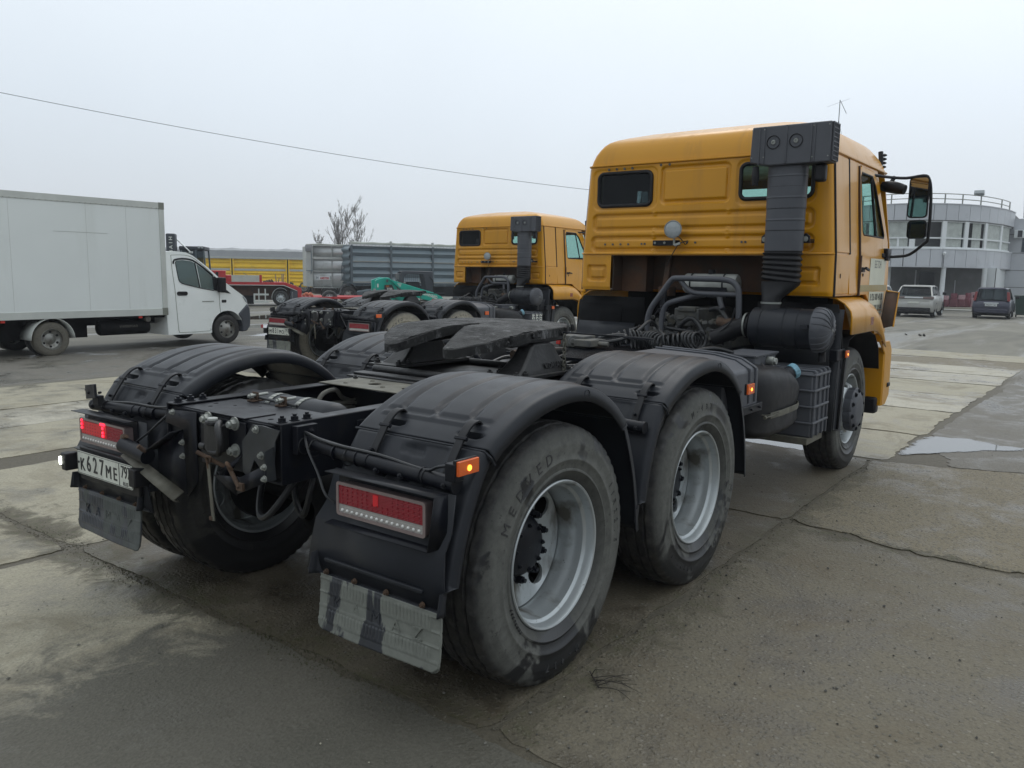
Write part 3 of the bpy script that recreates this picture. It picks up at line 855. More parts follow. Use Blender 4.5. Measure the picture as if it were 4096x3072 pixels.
    # ------------- fenders
    for s in (-1, 1):
        for xa in (0, BO):
            cap = fender_sheet(CAP_P, s, .600, 1.250, 96, cap_relief, ny=64)
            c_ = cap.build('fender_cap', 'black_plastic', T, loc=(xa, 0, 0), solid=.006, ang=55)
            rs = fender_sheet(REAR_P, s, .610, 1.240, 48, rear_relief, flange=.045, ny=48)
            rs.build('fender_skirt', 'black_plastic', T, loc=(xa, 0, 0), solid=.005, ang=55)
            fs_ = fender_sheet(FRONT_P, s, .66, 1.243, 28, None, flange=.035, ny=20)
            fs_.build('fender_skirt', 'black_plastic', T, loc=(xa, 0, 0), solid=.005, ang=55)
            # seams, emblem ring
            g = G()
            g.tube([(-.480, s * .598, 1.006), (-.482, s * 1.235, 1.006), (-.472, s * 1.255, .985), (-.45, s * 1.256, .955)], .0055, n=6, smooth=1)
            g.tube([(.480, s * .598, .979), (.481, s * 1.235, .979), (.470, s * 1.255, .962), (.44, s * 1.256, .945)], .005, n=6, smooth=1)
            g.tube([(.14 + .020 * math.cos(t), s * (1.2545), 1.133 + .020 * math.sin(t)) for t in [2 * PI * i / 14 for i in range(14)]], .0018, n=5, closed=True, smooth=1)
            g.tube([(.122, s * 1.2545, 1.136), (.146, s * 1.2545, 1.138), (.150, s * 1.2545, 1.125), (.135, s * 1.2545, 1.120)], .0018, n=5, smooth=1)
            g.build('fender_seam', 'black_plastic', c_)
            for yy in (.765, 1.135):
                g = G()
                Q = [(-.388, 1.064), (-.405, 1.083), (-.44, 1.075), (-.475, 1.045), (-.510, .998), (-.545, .945), (-.575, .885)]
                QQ, NN = path_eval(Q, 16)
                rows = []
                for q, nn in zip(QQ, NN):
                    rows.append([(q.x + nn.x * d, s * (yy + dy), q.y + nn.y * d) for dy, d in ((-.017, 0), (.017, 0), (.017, .009), (-.017, .009))])
                g.loft(rows, cap=True)
                st = g.build('strap', 'rubber', c_, bev=.002)
                g = G().obox((-.487, s * yy, 1.038), (.012, .052, .016), (0, R(-52), 0)).obox((-.565, s * yy, .905), (.008, .045, .016), (0, R(-30), 0))
                for t in (.955, .915): g.cyl((-.553, s * yy, t), (-.566, s * yy, t + .008), .008, n=10)
                g.build('strap_buckle', 'frame_black', c_, bev=.0015)
            # mounting brackets and clamp bolts on the skirt
            for yy in (.86, .98, 1.18):
                g = G().obox((-.600, s * yy, .905), (.035, .045, .035), (0, R(-25), 0)).bolt((-.622, s * yy, .905), (-1, 0, .3), .010, .009)
                g.build('bracket', 'frame_black', c_, bev=.003)
    for s in (-1, 1):
        for xa, x2 in ((0, -.60), (BO, BO - .60)):
            g = G().tube([(x2 + .02, s * .40, .948), (x2, s * .8, .925), (x2, s * 1.21, .908)], .0275, n=18, smooth=1)
            for yy in (.62, .74, .80, 1.06): g.cyl((x2, s * yy, .935 - .03 * (yy - .5)), (x2, s * (yy + .006), .935 - .03 * (yy - .5)), .0295, n=18)
            g.cyl((x2, s * 1.20, .909), (x2, s * 1.215, .908), .029, n=18)
            tb = g.build('mounting_tube', 'frame_black', T, ang=35)
            G().obox((x2 + .015, s * .425, .955), (.10, .03, .11)).bolt((x2 + .03, s * .44, .985), (0, s, 0), .01, .008).build('tube_bracket', 'frame_black', tb, bev=.006)
            if xa == 0:
                g = G().tube([(x2 + .0, s * .44, .985), (x2 - .01, s * .60, .965), (x2, s * .85, .956), (x2 - .005, s * 1.07, .940), (x2 - .02, s * 1.15, .965), (x2 - .03, s * 1.235, .985)], .006, n=7)
                g.tube([(x2 + .0, s * .44, .98), (x2 - .035, s * .50, .93), (x2 - .06, s * .585, .86), (x2 - .09, s * .66, .80), (x2 - .08, s * .70, .77)], .005, n=6)
                for yy in (.44, .50, .69, 1.08):
                    g.tube([(x2 + .031 * math.cos(t), s * yy, .93 - .03 * (yy - .5) + .033 * math.sin(t)) for t in [2 * PI * i / 12 for i in range(12)]], .0022, n=5, closed=True, smooth=1)
                g.build('wiring', 'cable', tb)
    # ------------- side markers
    def marker(x0, x1, y, z0, z1, lit, mat='amber'):
        g = G().box(x0, x1, y, y * 1.0 + (.012 if y > 0 else -.012), z0, z1)
        mk = g.build('side_marker', mat, T, bev=.003)
        s = 1 if y > 0 else -1
        G().box(x0 - .003, x1 + .003, y - .012 * s, y, z0 - .003, z1 + .003).build('marker_base', 'rubber', mk, bev=.002)
        if lit: G().cyl(((x0 + x1) / 2, y + .0125 * s, (z0 + z1) / 2 - .002), ((x0 + x1) / 2, y + .0145 * s, (z0 + z1) / 2 - .002), (x1 - x0) * .10, n=12).build('marker_bulb', 'amber_lit', mk)
    marker(-.640, -.535, -1.245, .950, 1.000, True)
    marker(1.95, 2.05, -1.225, .925, .985, True)
    marker(4.02, 4.10, -1.225, .985, 1.040, True)
    G().box(-.645, -.60, -1.245, -1.20, .93, .99).build('marker_bracket', 'frame_black', T, bev=.003)
    G().box(3.86, 4.14, -1.21, -1.12, .965, 1.055).build('marker_bracket', 'frame_black', T, bev=.008)
    g = G().obox((-.665, 1.105, .992), (.012, .150, .070), (R(-8), 0, R(-10)))
    g.cyl((-.64, 1.06, .99), (-.655, 1.05, .99), .007, n=8).cyl((-.66, 1.12, .985), (-.675, 1.125, .985), .007, n=8)
    g.obox((-.63, 1.11, .945), (.03, .06, .05))
    g.build('reflector_bracket', 'frame_black', T, bev=.003)
    # ------------- tail lamps
    for s in (-1, 1):
        y0, y1, z0, z1, x_ = .734, 1.167, .7402, .8626, -.700
        yc, zc = (y0 + y1) / 2, (z0 + z1) / 2
        g = G().prism([(s * a, b) for a, b in rr(y0 + .004, y1 - .004, z0 + .004, z1 - .004, .010)], 'x', x_ + .045, x_ + .004)
        lamp = g.build('tail_lamp', 'lens_frame', T, bev=.002)
        zs = z0 + (z1 - z0) * .34
        gg = G(); plate(gg, [(s * a, b) for a, b in rr(y0, y1, z0, z1, .013)], [[(s * a, b) for a, b in rr(y0 + .012, y1 - .012, z0 + .011, z1 - .011, .006)]], lambda u, v: (x_ - .001, u, v), (.010, 0, 0))
        gg.build('lamp_rim', 'lens_frame', lamp)
        G().prism([(s * a, b) for a, b in rr(y0 + .011, y1 - .011, zs + .001, z1 - .010, .006)], 'x', x_ + .002, x_ + .012).build('red_lens', 'lens_red', lamp)
        G().prism([(s * a, b) for a, b in rr(y0 + .011, y1 - .011, z0 + .010, zs - .001, .006)], 'x', x_ + .002, x_ + .012).build('clear_lens', 'lens_clear', lamp)
        g = G()
        for i in range(16):
            yy = y0 + .030 + (y1 - y0 - .060) * i / 15
            g.lathe([(0, .0062), (.003, .0055), (.005, .003), (.0055, .0004)], (x_ + .002, s * yy, z0 + .021), 'x', 8, -1)
        g.build('clear_led', 'dot_clear', lamp)
        g = G()
        for i in range(16):
            for j in range(5):
                if 6 <= i <= 9 and j > 1: continue
                yy = y0 + .030 + (y1 - y0 - .060) * i / 15
                g.lathe([(0, .0045), (.0025, .0035), (.0032, .0004)], (x_ + .002, s * yy, zs + .009 + .0145 * j), 'x', 6, -1)
        rl = g.build('red_led', 'lens_red', lamp); rl['kind'] = 'stuff'
        lit = []
        if s > 0: lit = [(1.140, .850), (1.140, .832), (1.140, .814), (.935, .852), (.935, .834), (.935, .812), (.935, .796), (.920, .852), (.950, .852)]
        for k, (yy, zz) in enumerate(lit):
            G().lathe([(0, .0075), (.004, .006), (.006, .0006)], (x_ - .001, yy, zz), 'x', 10, -1).build('lit_led', 'led_red', lamp)
        if s > 0:
            G().prism(rr(.905, 1.150, zs + .004, z1 - .015, .004), 'x', x_ + .0005, x_ + .0018).build('glowing_zone', 'led_redglow', lamp)
        else:
            G().prism([(a, b) for a, b in rr(-.945, -.920, zs + .022, z1 - .018, .003)], 'x', x_ + .0005, x_ + .0018).build('glowing_zone', 'led_redglow', lamp)
        # folded sheet that carries the lamp
        g = G().box(-.655, -.650, s * .700, s * (1.218 if s < 0 else 1.17), .705, .890)
        g.add([(-.655, s * .695, .893), (-.715, s * .690, .893), (-.715, s * 1.218, .890), (-.655, s * 1.218, .890)], [(0, 1, 2, 3)])
        g.add([(-.655, s * .695, .712), (-.722, s * .690, .704), (-.722, s * 1.195, .706), (-.655, s * 1.218, .712)], [(0, 1, 2, 3)])
        if s < 0: g.add([(-.655, s * 1.218, .890), (-.715, s * 1.218, .890), (-.722, s * 1.195, .706), (-.655, s * 1.218, .712)], [(0, 1, 2, 3)])
        br = g.build('lamp_bracket', 'frame_black', T, solid=.003)
        # lower panel and mud flap
        g = G().loft([[(x_, s * yi_, z_), (x_, s * 1.237, z_)] for x_, yi_, z_ in ((-.680, .545, .487), (-.686, .575, .60), (-.684, .605, .70), (-.650, .625, .76), (-.632, .655, .885))], closed=False)
        lp_ = g.build('lower_panel', 'black_plastic', T, solid=.008)
        g = G().box(-.700, -.686, s * .66, s * 1.15, .545, .561).box(-.694, -.682, s * .56, s * 1.236, .487, .498)
        g.build('panel_rib', 'black_plastic', lp_, bev=.004); lp_.children[0]['kind'] = 'stuff'
        def flap(u, v):
            y = .635 + .595 * u; z = .495 - .205 * v
            if v > .85:   # rounded lower corners
                t = (v - .85) / .15; e_ = .035 * (1 - math.sqrt(max(0, 1 - t * t))); y = min(max(y, .635 + e_), 1.23 - e_)
            h = 0
            for zz in (.455, .35):
                if abs(z - zz) < .022 and .09 < u < .93: h += .004 * (0.5 + 0.5 * math.cos(y * 2 * PI / .0165))
                if abs(abs(z - zz) - .026) < .003: h += .003
            h += .006 * math.sin(u * 5) * v
            return (-.690 - h - .02 * v * v, s * y, z)
        fl = G().grid(flap, 220, 40)
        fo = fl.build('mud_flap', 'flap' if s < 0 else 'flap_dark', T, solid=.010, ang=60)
        g = G()
        for k, ch in enumerate('KAMAZ'):
            text_on(g, ch, .066, (-.7005, s * (.73 + .10 * k) if s < 0 else s * (1.13 - .10 * k), .402), (0, -1, 0), (0, 0, 1), .0030, .0, sx=1.05)
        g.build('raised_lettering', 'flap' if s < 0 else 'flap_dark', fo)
        g = G()
        for yy in (.67, .82, .98, 1.15): g.bolt((-.694, s * yy, .508), (-1, 0, 0), .0085, .008)
        g.build('flap_bolts', 'rust', fo)
    # ------------- number plate
    g = G().box(-.722, -.700, .585, 1.14, .560, .725)
    g.obox((-.735, .56, .665), (.07, .055, .085)); g.obox((-.755, 1.165, .650), (.07, .045, .085))
    ho = g.build('plate_holder', 'rubber', T, bev=.006)
    pl = G().prism(rr(.607, 1.125, .595, .708, .008), 'x', -.740, -.737).build('number_plate', 'plate_white', T)
    G().prism(rr(1.183, 1.197, .635, .675, .005), 'x', -.795, -.780).build('plate_lamp', 'led_white', ho)
    G().obox((-.76, 1.19, .655), (.05, .04, .075)).build('lamp_housing', 'rubber', ho, bev=.01)
    # ------------- chock holders and hooks
    g = G()
    g.add([(-.680, .17, 1.0), (-.680, .38, .99), (-.680, .41, .93), (-.680, .27, .915), (-.680, .255, .62), (-.680, .17, .70)], [(0, 1, 2, 3, 4, 5)])
    g.add([(-.682, .48, .80), (-.74, .48, .80), (-.74, .27, .91), (-.682, .27, .91)], [(0, 1, 2, 3)])
    g.add([(-.682, .48, .80), (-.682, .27, .91), (-.682, .255, .63), (-.682, .46, .63)], [(0, 1, 2, 3)])
    g.build('chock_holder', 'frame_black', T, solid=.005)
    G().add([(-.740, .70, .742), (-.700, .70, .765), (-.690, .27, .640), (-.745, .262, .612)], [(0, 1, 2, 3)]).add([(-.740, .70, .742), (-.745, .262, .612), (-.715, .262, .600), (-.70, .55, .66)], [(0, 1, 2, 3)]).build('chock_tray', 'steel_dusty', T, solid=.005)
    g = G()
    g.cyl((-.725, .70, .792), (-.72, .50, .765), .035, n=18)
    g.build('chock_roller', 'frame_black', T)
    G().cyl((-.76, .505, .82), (-.73, .50, .79), .010, n=8).tube([(-.715, .72, .83), (-.725, .70, .815), (-.72, .68, .835)], .012, n=8).build('chock_pin', 'rust', T)
    g = G()
    P = [(-.165, .925), (-.20, .96), (-.236, 1.0), (-.30, 1.004), (-.405, .997), (-.375, .95), (-.365, .865), (-.372, .80), (-.32, .83), (-.29, .80), (-.27, .84), (-.24, .86), (-.20, .78), (-.165, .80)]
    g.add([(-.690, y, z) for y, z in P] + [(-.685, y, z) for y, z in P], [tuple(range(len(P))), tuple(range(len(P), 2 * len(P)))[::-1]] + [(i, (i + 1) % len(P), len(P) + (i + 1) % len(P), len(P) + i) for i in range(len(P))])
    g.add([(-.690, -.365, .93), (-.735, -.372, .92), (-.74, -.37, .80), (-.69, -.37, .80)], [(0, 1, 2, 3)])
    g.build('chock_holder', 'holder_steel', T, ang=20)
    g = G()
    g.add([(-.735, -.375, .868), (-.735, -.215, .795), (-.735, -.18, .718), (-.735, -.375, .80)], [(0, 1, 2, 3)])
    g.add([(-.735, -.215, .795), (-.735, -.03, .775), (-.735, -.185, .715)], [(0, 1, 2)])
    g.add([(-.72, -.035, .785), (-.69, -.165, .87), (-.69, -.10, .80), (-.735, -.10, .765)], [(0, 1, 2, 3)])
    g.build('chock_tray', 'frame_black', T, solid=.005)
    G().obox((-.745, -.022, .70), (.006, .020, .235), (R(-6), 0, 0)).build('hook_bar', 'steel_dusty', T, bev=.002)
    g = G().tube([(-.745, -.025, .83), (-.75, -.035, .848), (-.755, -.02, .852), (-.75, -.008, .84), (-.745, -.012, .80)], .006, n=8)
    g.cyl((-.76, .045, .862), (-.70, -.06, .805), .009, n=10)
    g.cyl((-.75, -.150, .842), (-.75, -.222, .758), .009, n=10).tube([(-.75, -.158, .84), (-.765, -.168, .85), (-.765, -.18, .838), (-.75, -.178, .822)], .007, n=8).box(-.752, -.74, -.245, -.205, .745, .775)
    g.box(-.75, -.742, -.010, -.030, .585, .60)
    g.build('hook', 'rust', T)
    g = G()
    for y, z in ((-.262, .985), (-.29, .885)): g.bolt((-.690, y, z), (-1, 0, 0), .012, .010)
    for y, z in ((-.372, .86), (-.372, .815)): g.bolt((-.737, y, z), (-1, 0, 0), .010, .009)
    for y, z in ((.33, .985), (.262, .86), (.262, .80)): g.bolt((-.690, y, z), (-1, 0, 0), .010, .009)
    g.build('holder_bolts', 'zinc', T)
    # ------------- fifth wheel
    FW = (.96, 0, 1.165)
    half = []
    prof = [(-.455, -.165), (-.475, -.20), (-.462, -.25), (-.34, -.375), (-.22, -.44), (-.06, -.470), (.20, -.465), (.34, -.42), (.43, -.32), (.465, -.18), (.475, 0)]
    outer = prof + [(x, -y) for x, y in prof[::-1][1:]]
    # throat
    throat = [(-.455, .165), (-.25, .085), (-.13, .036), (.0, .028), (.045, 0), (.0, -.028), (-.13, -.036), (-.25, -.085), (-.455, -.165)]
    outl = outer + throat[1:-1]
    def fwm(u, v):
        z = .148
        if u < -.13: z -= .070 * ((-u - .13) / .33) ** 1.15
        z -= .010 * sstep(.38, .47, math.hypot(u, v)) 
        return (u, v, z)
    gg = G()
    ex = [((x_, -.47 + .001), (x_, .47)) for x_ in ()]
    # dense top as a clipped grid
    step = .012
    idx = {}
    for i in range(-40, 41):
        for j in range(-40, 41):
            x_, y_ = i * step, j * step
            if inside((x_, y_), outl): idx[(i, j)] = len(gg.v); nzv = noise.noise(Vector((x_ * 14, y_ * 9, 1))) * .0022 + noise.noise(Vector((x_ * 45, y_ * 22, 3))) * .0016; q = fwm(x_, y_); gg.v.append((q[0], q[1], q[2] + nzv + .0025))
    for (i, j), a in idx.items():
        if (i + 1, j) in idx and (i, j + 1) in idx and (i + 1, j + 1) in idx: gg.f.append((a, idx[(i + 1, j)], idx[(i + 1, j + 1)], idx[(i, j + 1)]))
    g2 = G(); plate(g2, outl, [], fwm, (0, 0, -.046), extra=[((-.13, -.44), (-.13, -.06)), ((-.13, .06), (-.13, .44)), ((-.25, -.40), (-.25, -.10)), ((-.25, .10), (-.25, .40)), ((-.36, -.35), (-.36, -.15)), ((-.36, .15), (-.36, .35)), ((.36, -.2), (.36, .2)), ((.2, -.35), (.2, .35))])
    gg = merge(gg, g2)
    fw = gg.build('fifth_wheel_plate', 'grease', T, loc=FW, ang=50, rot=(0, R(-2.0), 0), fix=False)
    g = G()
    for s in (-1, 1):
        g.box(-.30, .26, s * .14, s * .20, .06, .10); g.box(-.20, .3, s * .36, s * .42, .06, .10)
    g.box(.02, .30, -.38, .38, .06, .10); g.cyl((-.02, 0, .02), (-.02, 0, .10), .07, n=20)
    g.build('underframe', 'grease_plain', fw, bev=.008)
    # grease clots along the edge
    g = G(); rnd = random.Random(5)
    for k in range(46):
        a = rnd.choice(prof[4:]); x_ = a[0] + rnd.uniform(-.05, .05); y_ = a[1] * rnd.choice((1, 1, -1)); x_ = min(x_, .46)
        z_ = fwm(x_, y_)[2] + rnd.uniform(-.03, .0)
        s_ = rnd.uniform(.006, .016)
        g.obox((x_ * .995, y_ * .995, z_), (s_ * 2.2, s_, s_ * 1.4), (rnd.uniform(0, 3), rnd.uniform(0, 3), rnd.uniform(0, 3)))
    g.build('grease_clots', 'grease', fw, bev=.002)
    for s in (-1, 1):
        rows = []
        for z_, hx0, hx1, hy in ((0.0, -.27, .27, .085), (.02, -.25, .25, .080), (.05, -.20, .21, .070), (.10, -.14, .155, .055), (.155, -.095, .12, .048), (.175, -.05, .08, .045)):
            rows.append([(hx0, -hy, z_), (hx1, -hy, z_), (hx1, hy, z_), (hx0, hy, z_)])
        g = G().loft(rows, cap=True)
        ped = g.build('pedestal', 'grease_plain', T, loc=(.965, s * .415, 1.062), bev=.012)
        if s < 0:
            g = G(); text_on(g, 'V.ORLANDI', .045, (.09, -.076, .052), (1, 0, 0), (0, .28, 1), .003, .0005, sx=.9)
            g.build('cast_lettering', 'grease_plain', ped)
        g = G().box(-.33, .34, -.11, .11, -.002, .016)
        for xx in (-.28, -.20, .2, .29):
            for yy in (-.085, .085): g.bolt((xx, yy, .016), (0, 0, 1), .017, .016)
        g.build('base_plate', 'grease_plain', ped, bev=.004)
    g = G().box(.42, 1.50, -.47, .47, 1.024, 1.034)
    g.box(.46, .54, -.46, .46, 1.034, 1.048); g.box(1.36, 1.46, -.46, .46, 1.034, 1.048); g.tube([(.62, -.46, 1.052), (.62, .46, 1.052)], .022, n=10, smooth=0); g.tube([(1.28, -.46, 1.052), (1.28, .46, 1.052)], .022, n=10, smooth=0)
    g.build('mounting_plate', 'grease_plain', T, bev=.004)
    g = G()
    for yy in (-.44, .44):
        for k in range(6): g.bolt((.36 + .0 * k + .02, yy * .8 + .0, 1.022), (0, 0, 1), .014, .012) if k == 0 else g.bolt((.46 + k * .2, yy, 1.050), (0, 0, 1), .013, .012)
    g.build('plate_bolts', 'grease_plain', T)
    plate_g = G(); plate(plate_g, [(.16, -.39), (.42, -.39), (.42, .39), (.16, .39)], [circle(.30, -.12, .035), circle(.30, .12, .035)], lambda u, v: (u, v, 1.021), (0, 0, .006))
    for xx, yy in ((.24, .0), (.36, -.2), (.24, -.25), (.36, .2), (.22, .25)): plate_g.lathe([(0, .014), (.006, .010), (.009, .001)], (xx, yy, 1.027), 'z', 10)
    plate_g.build('gusset_plate', 'steel_dusty', T, bev=.002)
    G().obox((1.16, -.70, 1.283), (.022, .55, .008), (0, R(10), 0)).obox((1.16, -.93, 1.279), (.03, .16, .010), (0, R(8), 0)).build('release_lever', 'frame_black', T, bev=.002)
    for k in range(9):
        pts = [(.0 + .010 * math.cos(t), 0, .017 * math.sin(t)) for t in [2 * PI * i / 10 for i in range(10)]]
        if k % 2: pts = [(0, a, c) for a, b, c in pts]
        G().tube(pts, .003, n=5, closed=True, smooth=1).build('chain_link', 'zinc' if k == 30 else 'steel_dusty', T, loc=(1.115, -.505, 1.262 - k * .024))
    # ------------- walkway, valve block, coiled lines
    g = G()
    for k in range(34): g.box(1.86 + k * .030, 1.868 + k * .030, -.46, .46, 1.040, 1.062)
    for k in range(8): g.box(1.86, 2.86, -.46 + k * .13, -.452 + k * .13, 1.040, 1.058)
    wk = g.build('walkway_grate', 'frame_black', T)
    g = G().box(2.45, 2.62, .20, .42, 1.065, 1.15).cyl((2.50, .30, 1.10), (2.44, .28, 1.11), .045, n=18).cyl((2.44, .28, 1.11), (2.42, .276, 1.112), .022, n=12).box(2.38, 2.60, .10, .24, 1.08, 1.13)
    g.cyl((2.5, .12, 1.1), (2.5, .02, 1.1), .02, n=10)
    g.build('valve_block', 'engine', T, bev=.008)
    G().box(2.44, 2.47, .40, .435, 1.08, 1.145).build('red_marker', 'reflector_red', T, bev=.003)
    def coil(pts, rad, turns, r):
        Q = []
        n_ = turns * 14
        base, _n = [], None
        V = [Vector(p) for p in pts]
        for k in range(n_ + 1):
            s_ = k / n_ * (len(V) - 1); i = min(int(s_), len(V) - 2); t = s_ - i
            c = V[i].lerp(V[i + 1], t); d = (V[i + 1] - V[i]).normalized()
            u = Vector((0, 0, 1)); u = (u - d * u.dot(d)).normalized(); w_ = d.cross(u)
            a = 2 * PI * turns * k / n_
            sag = 1 + .12 * math.sin(k * .37)
            Q.append(c + u * (rad * sag * math.cos(a)) + w_ * (rad * sag * math.sin(a)))
        return Q
    G().tube(coil([(2.68, -.60, 1.165), (2.72, -.48, 1.145), (2.70, -.33, 1.128)], .058, 9, .009), .0085, n=6, smooth=0).build('coiled_air_line', 'cable', T)
    G().tube(coil([(2.66, -.36, 1.125), (2.72, -.24, 1.125), (2.76, -.12, 1.13), (2.70, -.05, 1.12)], .065, 11, .009), .0085, n=6, smooth=0).build('coiled_air_line', 'cable', T)
    G().tube(coil([(2.80, -.07, 1.18), (2.84, .0, 1.15), (2.80, .10, 1.115), (2.78, .14, 1.11)], .05, 8, .009), .0085, n=6, smooth=0).build('coiled_air_line', 'cable', T)
    g = G().tube([(2.60, .16, 1.13), (2.62, .10, 1.15), (2.66, -.02, 1.16), (2.62, -.04, 1.14), (2.56, .05, 1.115), (2.5, .12, 1.12)], .014, n=8)
    g.tube([(2.75, -.08, 1.19), (2.9, -.1, 1.26), (3.0, -.12, 1.2), (2.9, -.25, 1.13)], .012, n=8)
    g.build('air_line', 'cable', T)
    # ------------- side equipment (right)
    top = [(-.50, 1.132), (-.92, 1.118), (-1.06, 1.095), (-1.15, 1.045), (-1.15, .80), (-.50, .80)]
    g = G().prism(top, 'x', 1.80, 2.35)
    for yy in (-1.12, -1.08, -1.00, -.94): pass
    bx = g.build('battery_cover', 'gray_plastic', T, bev=.018)
    g = G()
    for xx in (2.18, 2.28):
        g.tube([(xx, -.52, 1.137), (xx, -.92, 1.124), (xx, -1.062, 1.100), (xx, -1.153, 1.048), (xx, -1.155, .84)], .008, n=6, smooth=1)
    g.build('cover_rib', 'gray_plastic', bx)
    g = G().box(1.95, 2.40, -1.165, -1.12, .775, .825)
    for xx in (2.20, 2.34): g.cyl((xx, -1.165, .80), (xx, -1.178, .80), .008, n=8)
    g.build('cover_rail', 'frame_black', bx, bev=.004)
    G().box(1.95, 3.25, -1.05, -.52, .56, .78).build('side_tank', 'deep_black', T, bev=.03)
    rows = []
    for xx, sy, zt, zb in ((2.40, .80, .98, .60), (2.44, .92, 1.01, .56), (2.60, 1.0, 1.02, .535), (2.80, 1.0, 1.015, .53), (2.98, 1.0, .99, .53), (3.12, .985, .93, .545), (3.22, .95, .87, .57), (3.30, .88, .80, .60), (3.335, .78, .75, .65)):
        ring = []
        yo_, yi_ = -.72 - .45 * sy, -.60
        hy, hz = (yi_ - yo_) / 2, (zt - zb) / 2
        for k in range(28):
            t = 2 * PI * k / 28; cc, ss = math.cos(t), math.sin(t); pw = .38
            ring.append((xx, (yi_ + yo_) / 2 + hy * math.copysign(abs(cc) ** pw, cc) * (1 - .10 * math.exp(-((ss * hz + (zt + zb) / 2 - .715) / .035) ** 2)), (zt + zb) / 2 + hz * math.copysign(abs(ss) ** pw, ss)))
        rows.append(ring)
    tk = G().loft(rows, cap=True).build('urea_tank', 'rubber', T, ang=70)
    G().tube([(2.42, -.80, .735), (2.50, -1.150, .722), (2.8, -1.172, .715), (3.10, -1.165, .712), (3.27, -1.10, .710), (3.32, -.9, .71)], .004, n=4, smooth=3).build('strap_wire', 'steel_dusty', tk)
    g = G(); QQ = [(2.56, -1.163), (2.75, -1.176), (2.95, -1.176), (3.08, -1.170), (3.18, -1.145), (3.27, -1.10), (3.30, -1.02)]
    g.loft([[(x_, y_, .692), (x_, y_ - .004, .692), (x_, y_ - .004, .732), (x_, y_, .732)] for x_, y_ in QQ], cap=True)
    g.cyl((2.44, -1.17, .715), (2.60, -1.18, .712), .005, n=8).cyl((2.44, -1.17, .715), (2.465, -1.17, .715), .011, n=6)
    g.build('tank_strap', 'steel_dusty', tk, bev=.002)
    g = G().cyl((3.14, -.98, .86), (3.255, -1.06, .925), .062, .050, n=24)
    g.build('filler_neck', 'black_plastic', tk, bev=.004)
    g = G().lathe([(0, .052), (.004, .056), (.038, .056), (.044, .050), (.046, .001)], n=32, ax='z', wob=lambda a, r, i: (-.004 if i % 4 == 0 and r > .051 else 0))
    cp_ = g.build('filler_cap', 'blue_cap', tk, loc=(3.255, -1.06, .925), ang=30); cp_.rotation_euler = Vector((.115, -.08, .065)).to_track_quat('Z', 'Y').to_euler()
    G().tube([(2.62, -1.10, .95), (2.66, -1.08, 1.00), (2.74, -1.03, 1.02), (2.80, -1.0, 1.025)], .005, n=6).build('sensor_wire', 'cable', tk)
    g = G().prism([(x_, z_) for x_, z_ in rr(2.78, 3.20, .985, 1.065, .015)], 'y', -.96, -.72)
    cb = g.build('control_box', 'gray_plastic', T, bev=.008)
    g = G().box(2.76, 3.22, -.975, -.705, 1.062, 1.074)
    for k in range(4): g.bolt((2.80 + .12 * k, -.972, 1.06), (0, -1, 0), .006, .005)
    g.build('box_lid', 'gray_plastic', cb, bev=.004)
    G().cyl((3.02, -.96, 1.02), (3.02, -1.01, 1.02), .032, n=14).cyl((3.02, -1.01, 1.02), (3.02, -1.03, 1.02), .024, n=8).cyl((2.70, -.85, 1.03), (2.78, -.85, 1.03), .022, n=10).build('connector', 'zinc', cb, bev=.002)
    g = G().tube([(2.78, -.85, 1.03), (2.66, -.83, 1.05), (2.5, -.75, 1.06), (2.3, -.6, 1.08)], .011, n=8).tube([(2.8, -.8, 1.08), (2.7, -.7, 1.11), (2.55, -.6, 1.09), (2.35, -.5, 1.07)], .014, n=8)
    g.build('harness', 'cable', cb)
    rb = G().box(3.385, 3.74, -1.185, -.62, .435, .925).build('ribbed_box', 'gray_plastic', T, bev=.016)
    g = G()
    for xx in (3.40, 3.515, 3.63, 3.73): g.box(xx - .010, xx + .010, -1.200, -1.18, .44, .93); g.box(xx - .010, xx + .010, -1.19, -.64, .922, .940)
    for zz in (.545, .665, .785, .90): g.box(3.378, 3.752, -1.203, -1.18, zz - .010, zz + .010); g.box(3.372, 3.39, -1.19, -.70, zz - .008, zz + .008)
    g.build('box_rib', 'gray_plastic', rb, bev=.006)
    G().box(3.36, 3.74, -1.17, -.64, .385, .437).build('box_tray', 'steel_dusty', T, bev=.004)
    G().box(2.5, 3.75, -.62, -.42, .60, 1.0).build('frame_side_equipment', 'deep_black', T, bev=.02)
    # left side tank (seen only in slices)
    G().lathe([(-.60, .05), (-.59, .22), (-.55, .27), (.55, .27), (.59, .22), (.60, .05)], (2.75, .78, .78), 'x', 36).build('fuel_tank', 'deep_black', T, ang=50)
    # ------------- air intake
    g = G().lathe([(-.300, .02), (-.298, .13), (-.285, .148), (.17, .152), (.18, .158)], (3.60, -.93, 1.218), 'y', 48, -1)
    af = g.build('air_filter', 'black_plastic', T, ang=35)
    def wobf(a, r, i): return -.005 if (i % 5 == 0 and .03 < r < .155) else 0
    g = G().lathe([(.18, .166), (.186, .168), (.235, .165), (.268, .150), (.290, .115), (.302, .05), (.303, .001)], (3.60, -.93, 1.218), 'y', 100, -1, wob=wobf)
    for k in range(20):
        a = 2 * PI * k / 20; ca, sa = math.cos(a), math.sin(a)
        pts = [(3.60 + r_ * ca, -.93 - t_, 1.218 + r_ * sa) for t_, r_ in ((.190, .168), (.236, .166), (.270, .150), (.292, .114), (.304, .03))]
        g.tube(pts, .0045, n=4, smooth=1)
    g.build('filter_cap', 'gray_plastic', af, ang=40)
    g = G()
    for yy in (-.72, -.90, -1.00): g.lathe([(-.004, .150), (-.004, .154), (.004, .154), (.004, .150)], (3.60, yy, 1.218), 'y', 48)
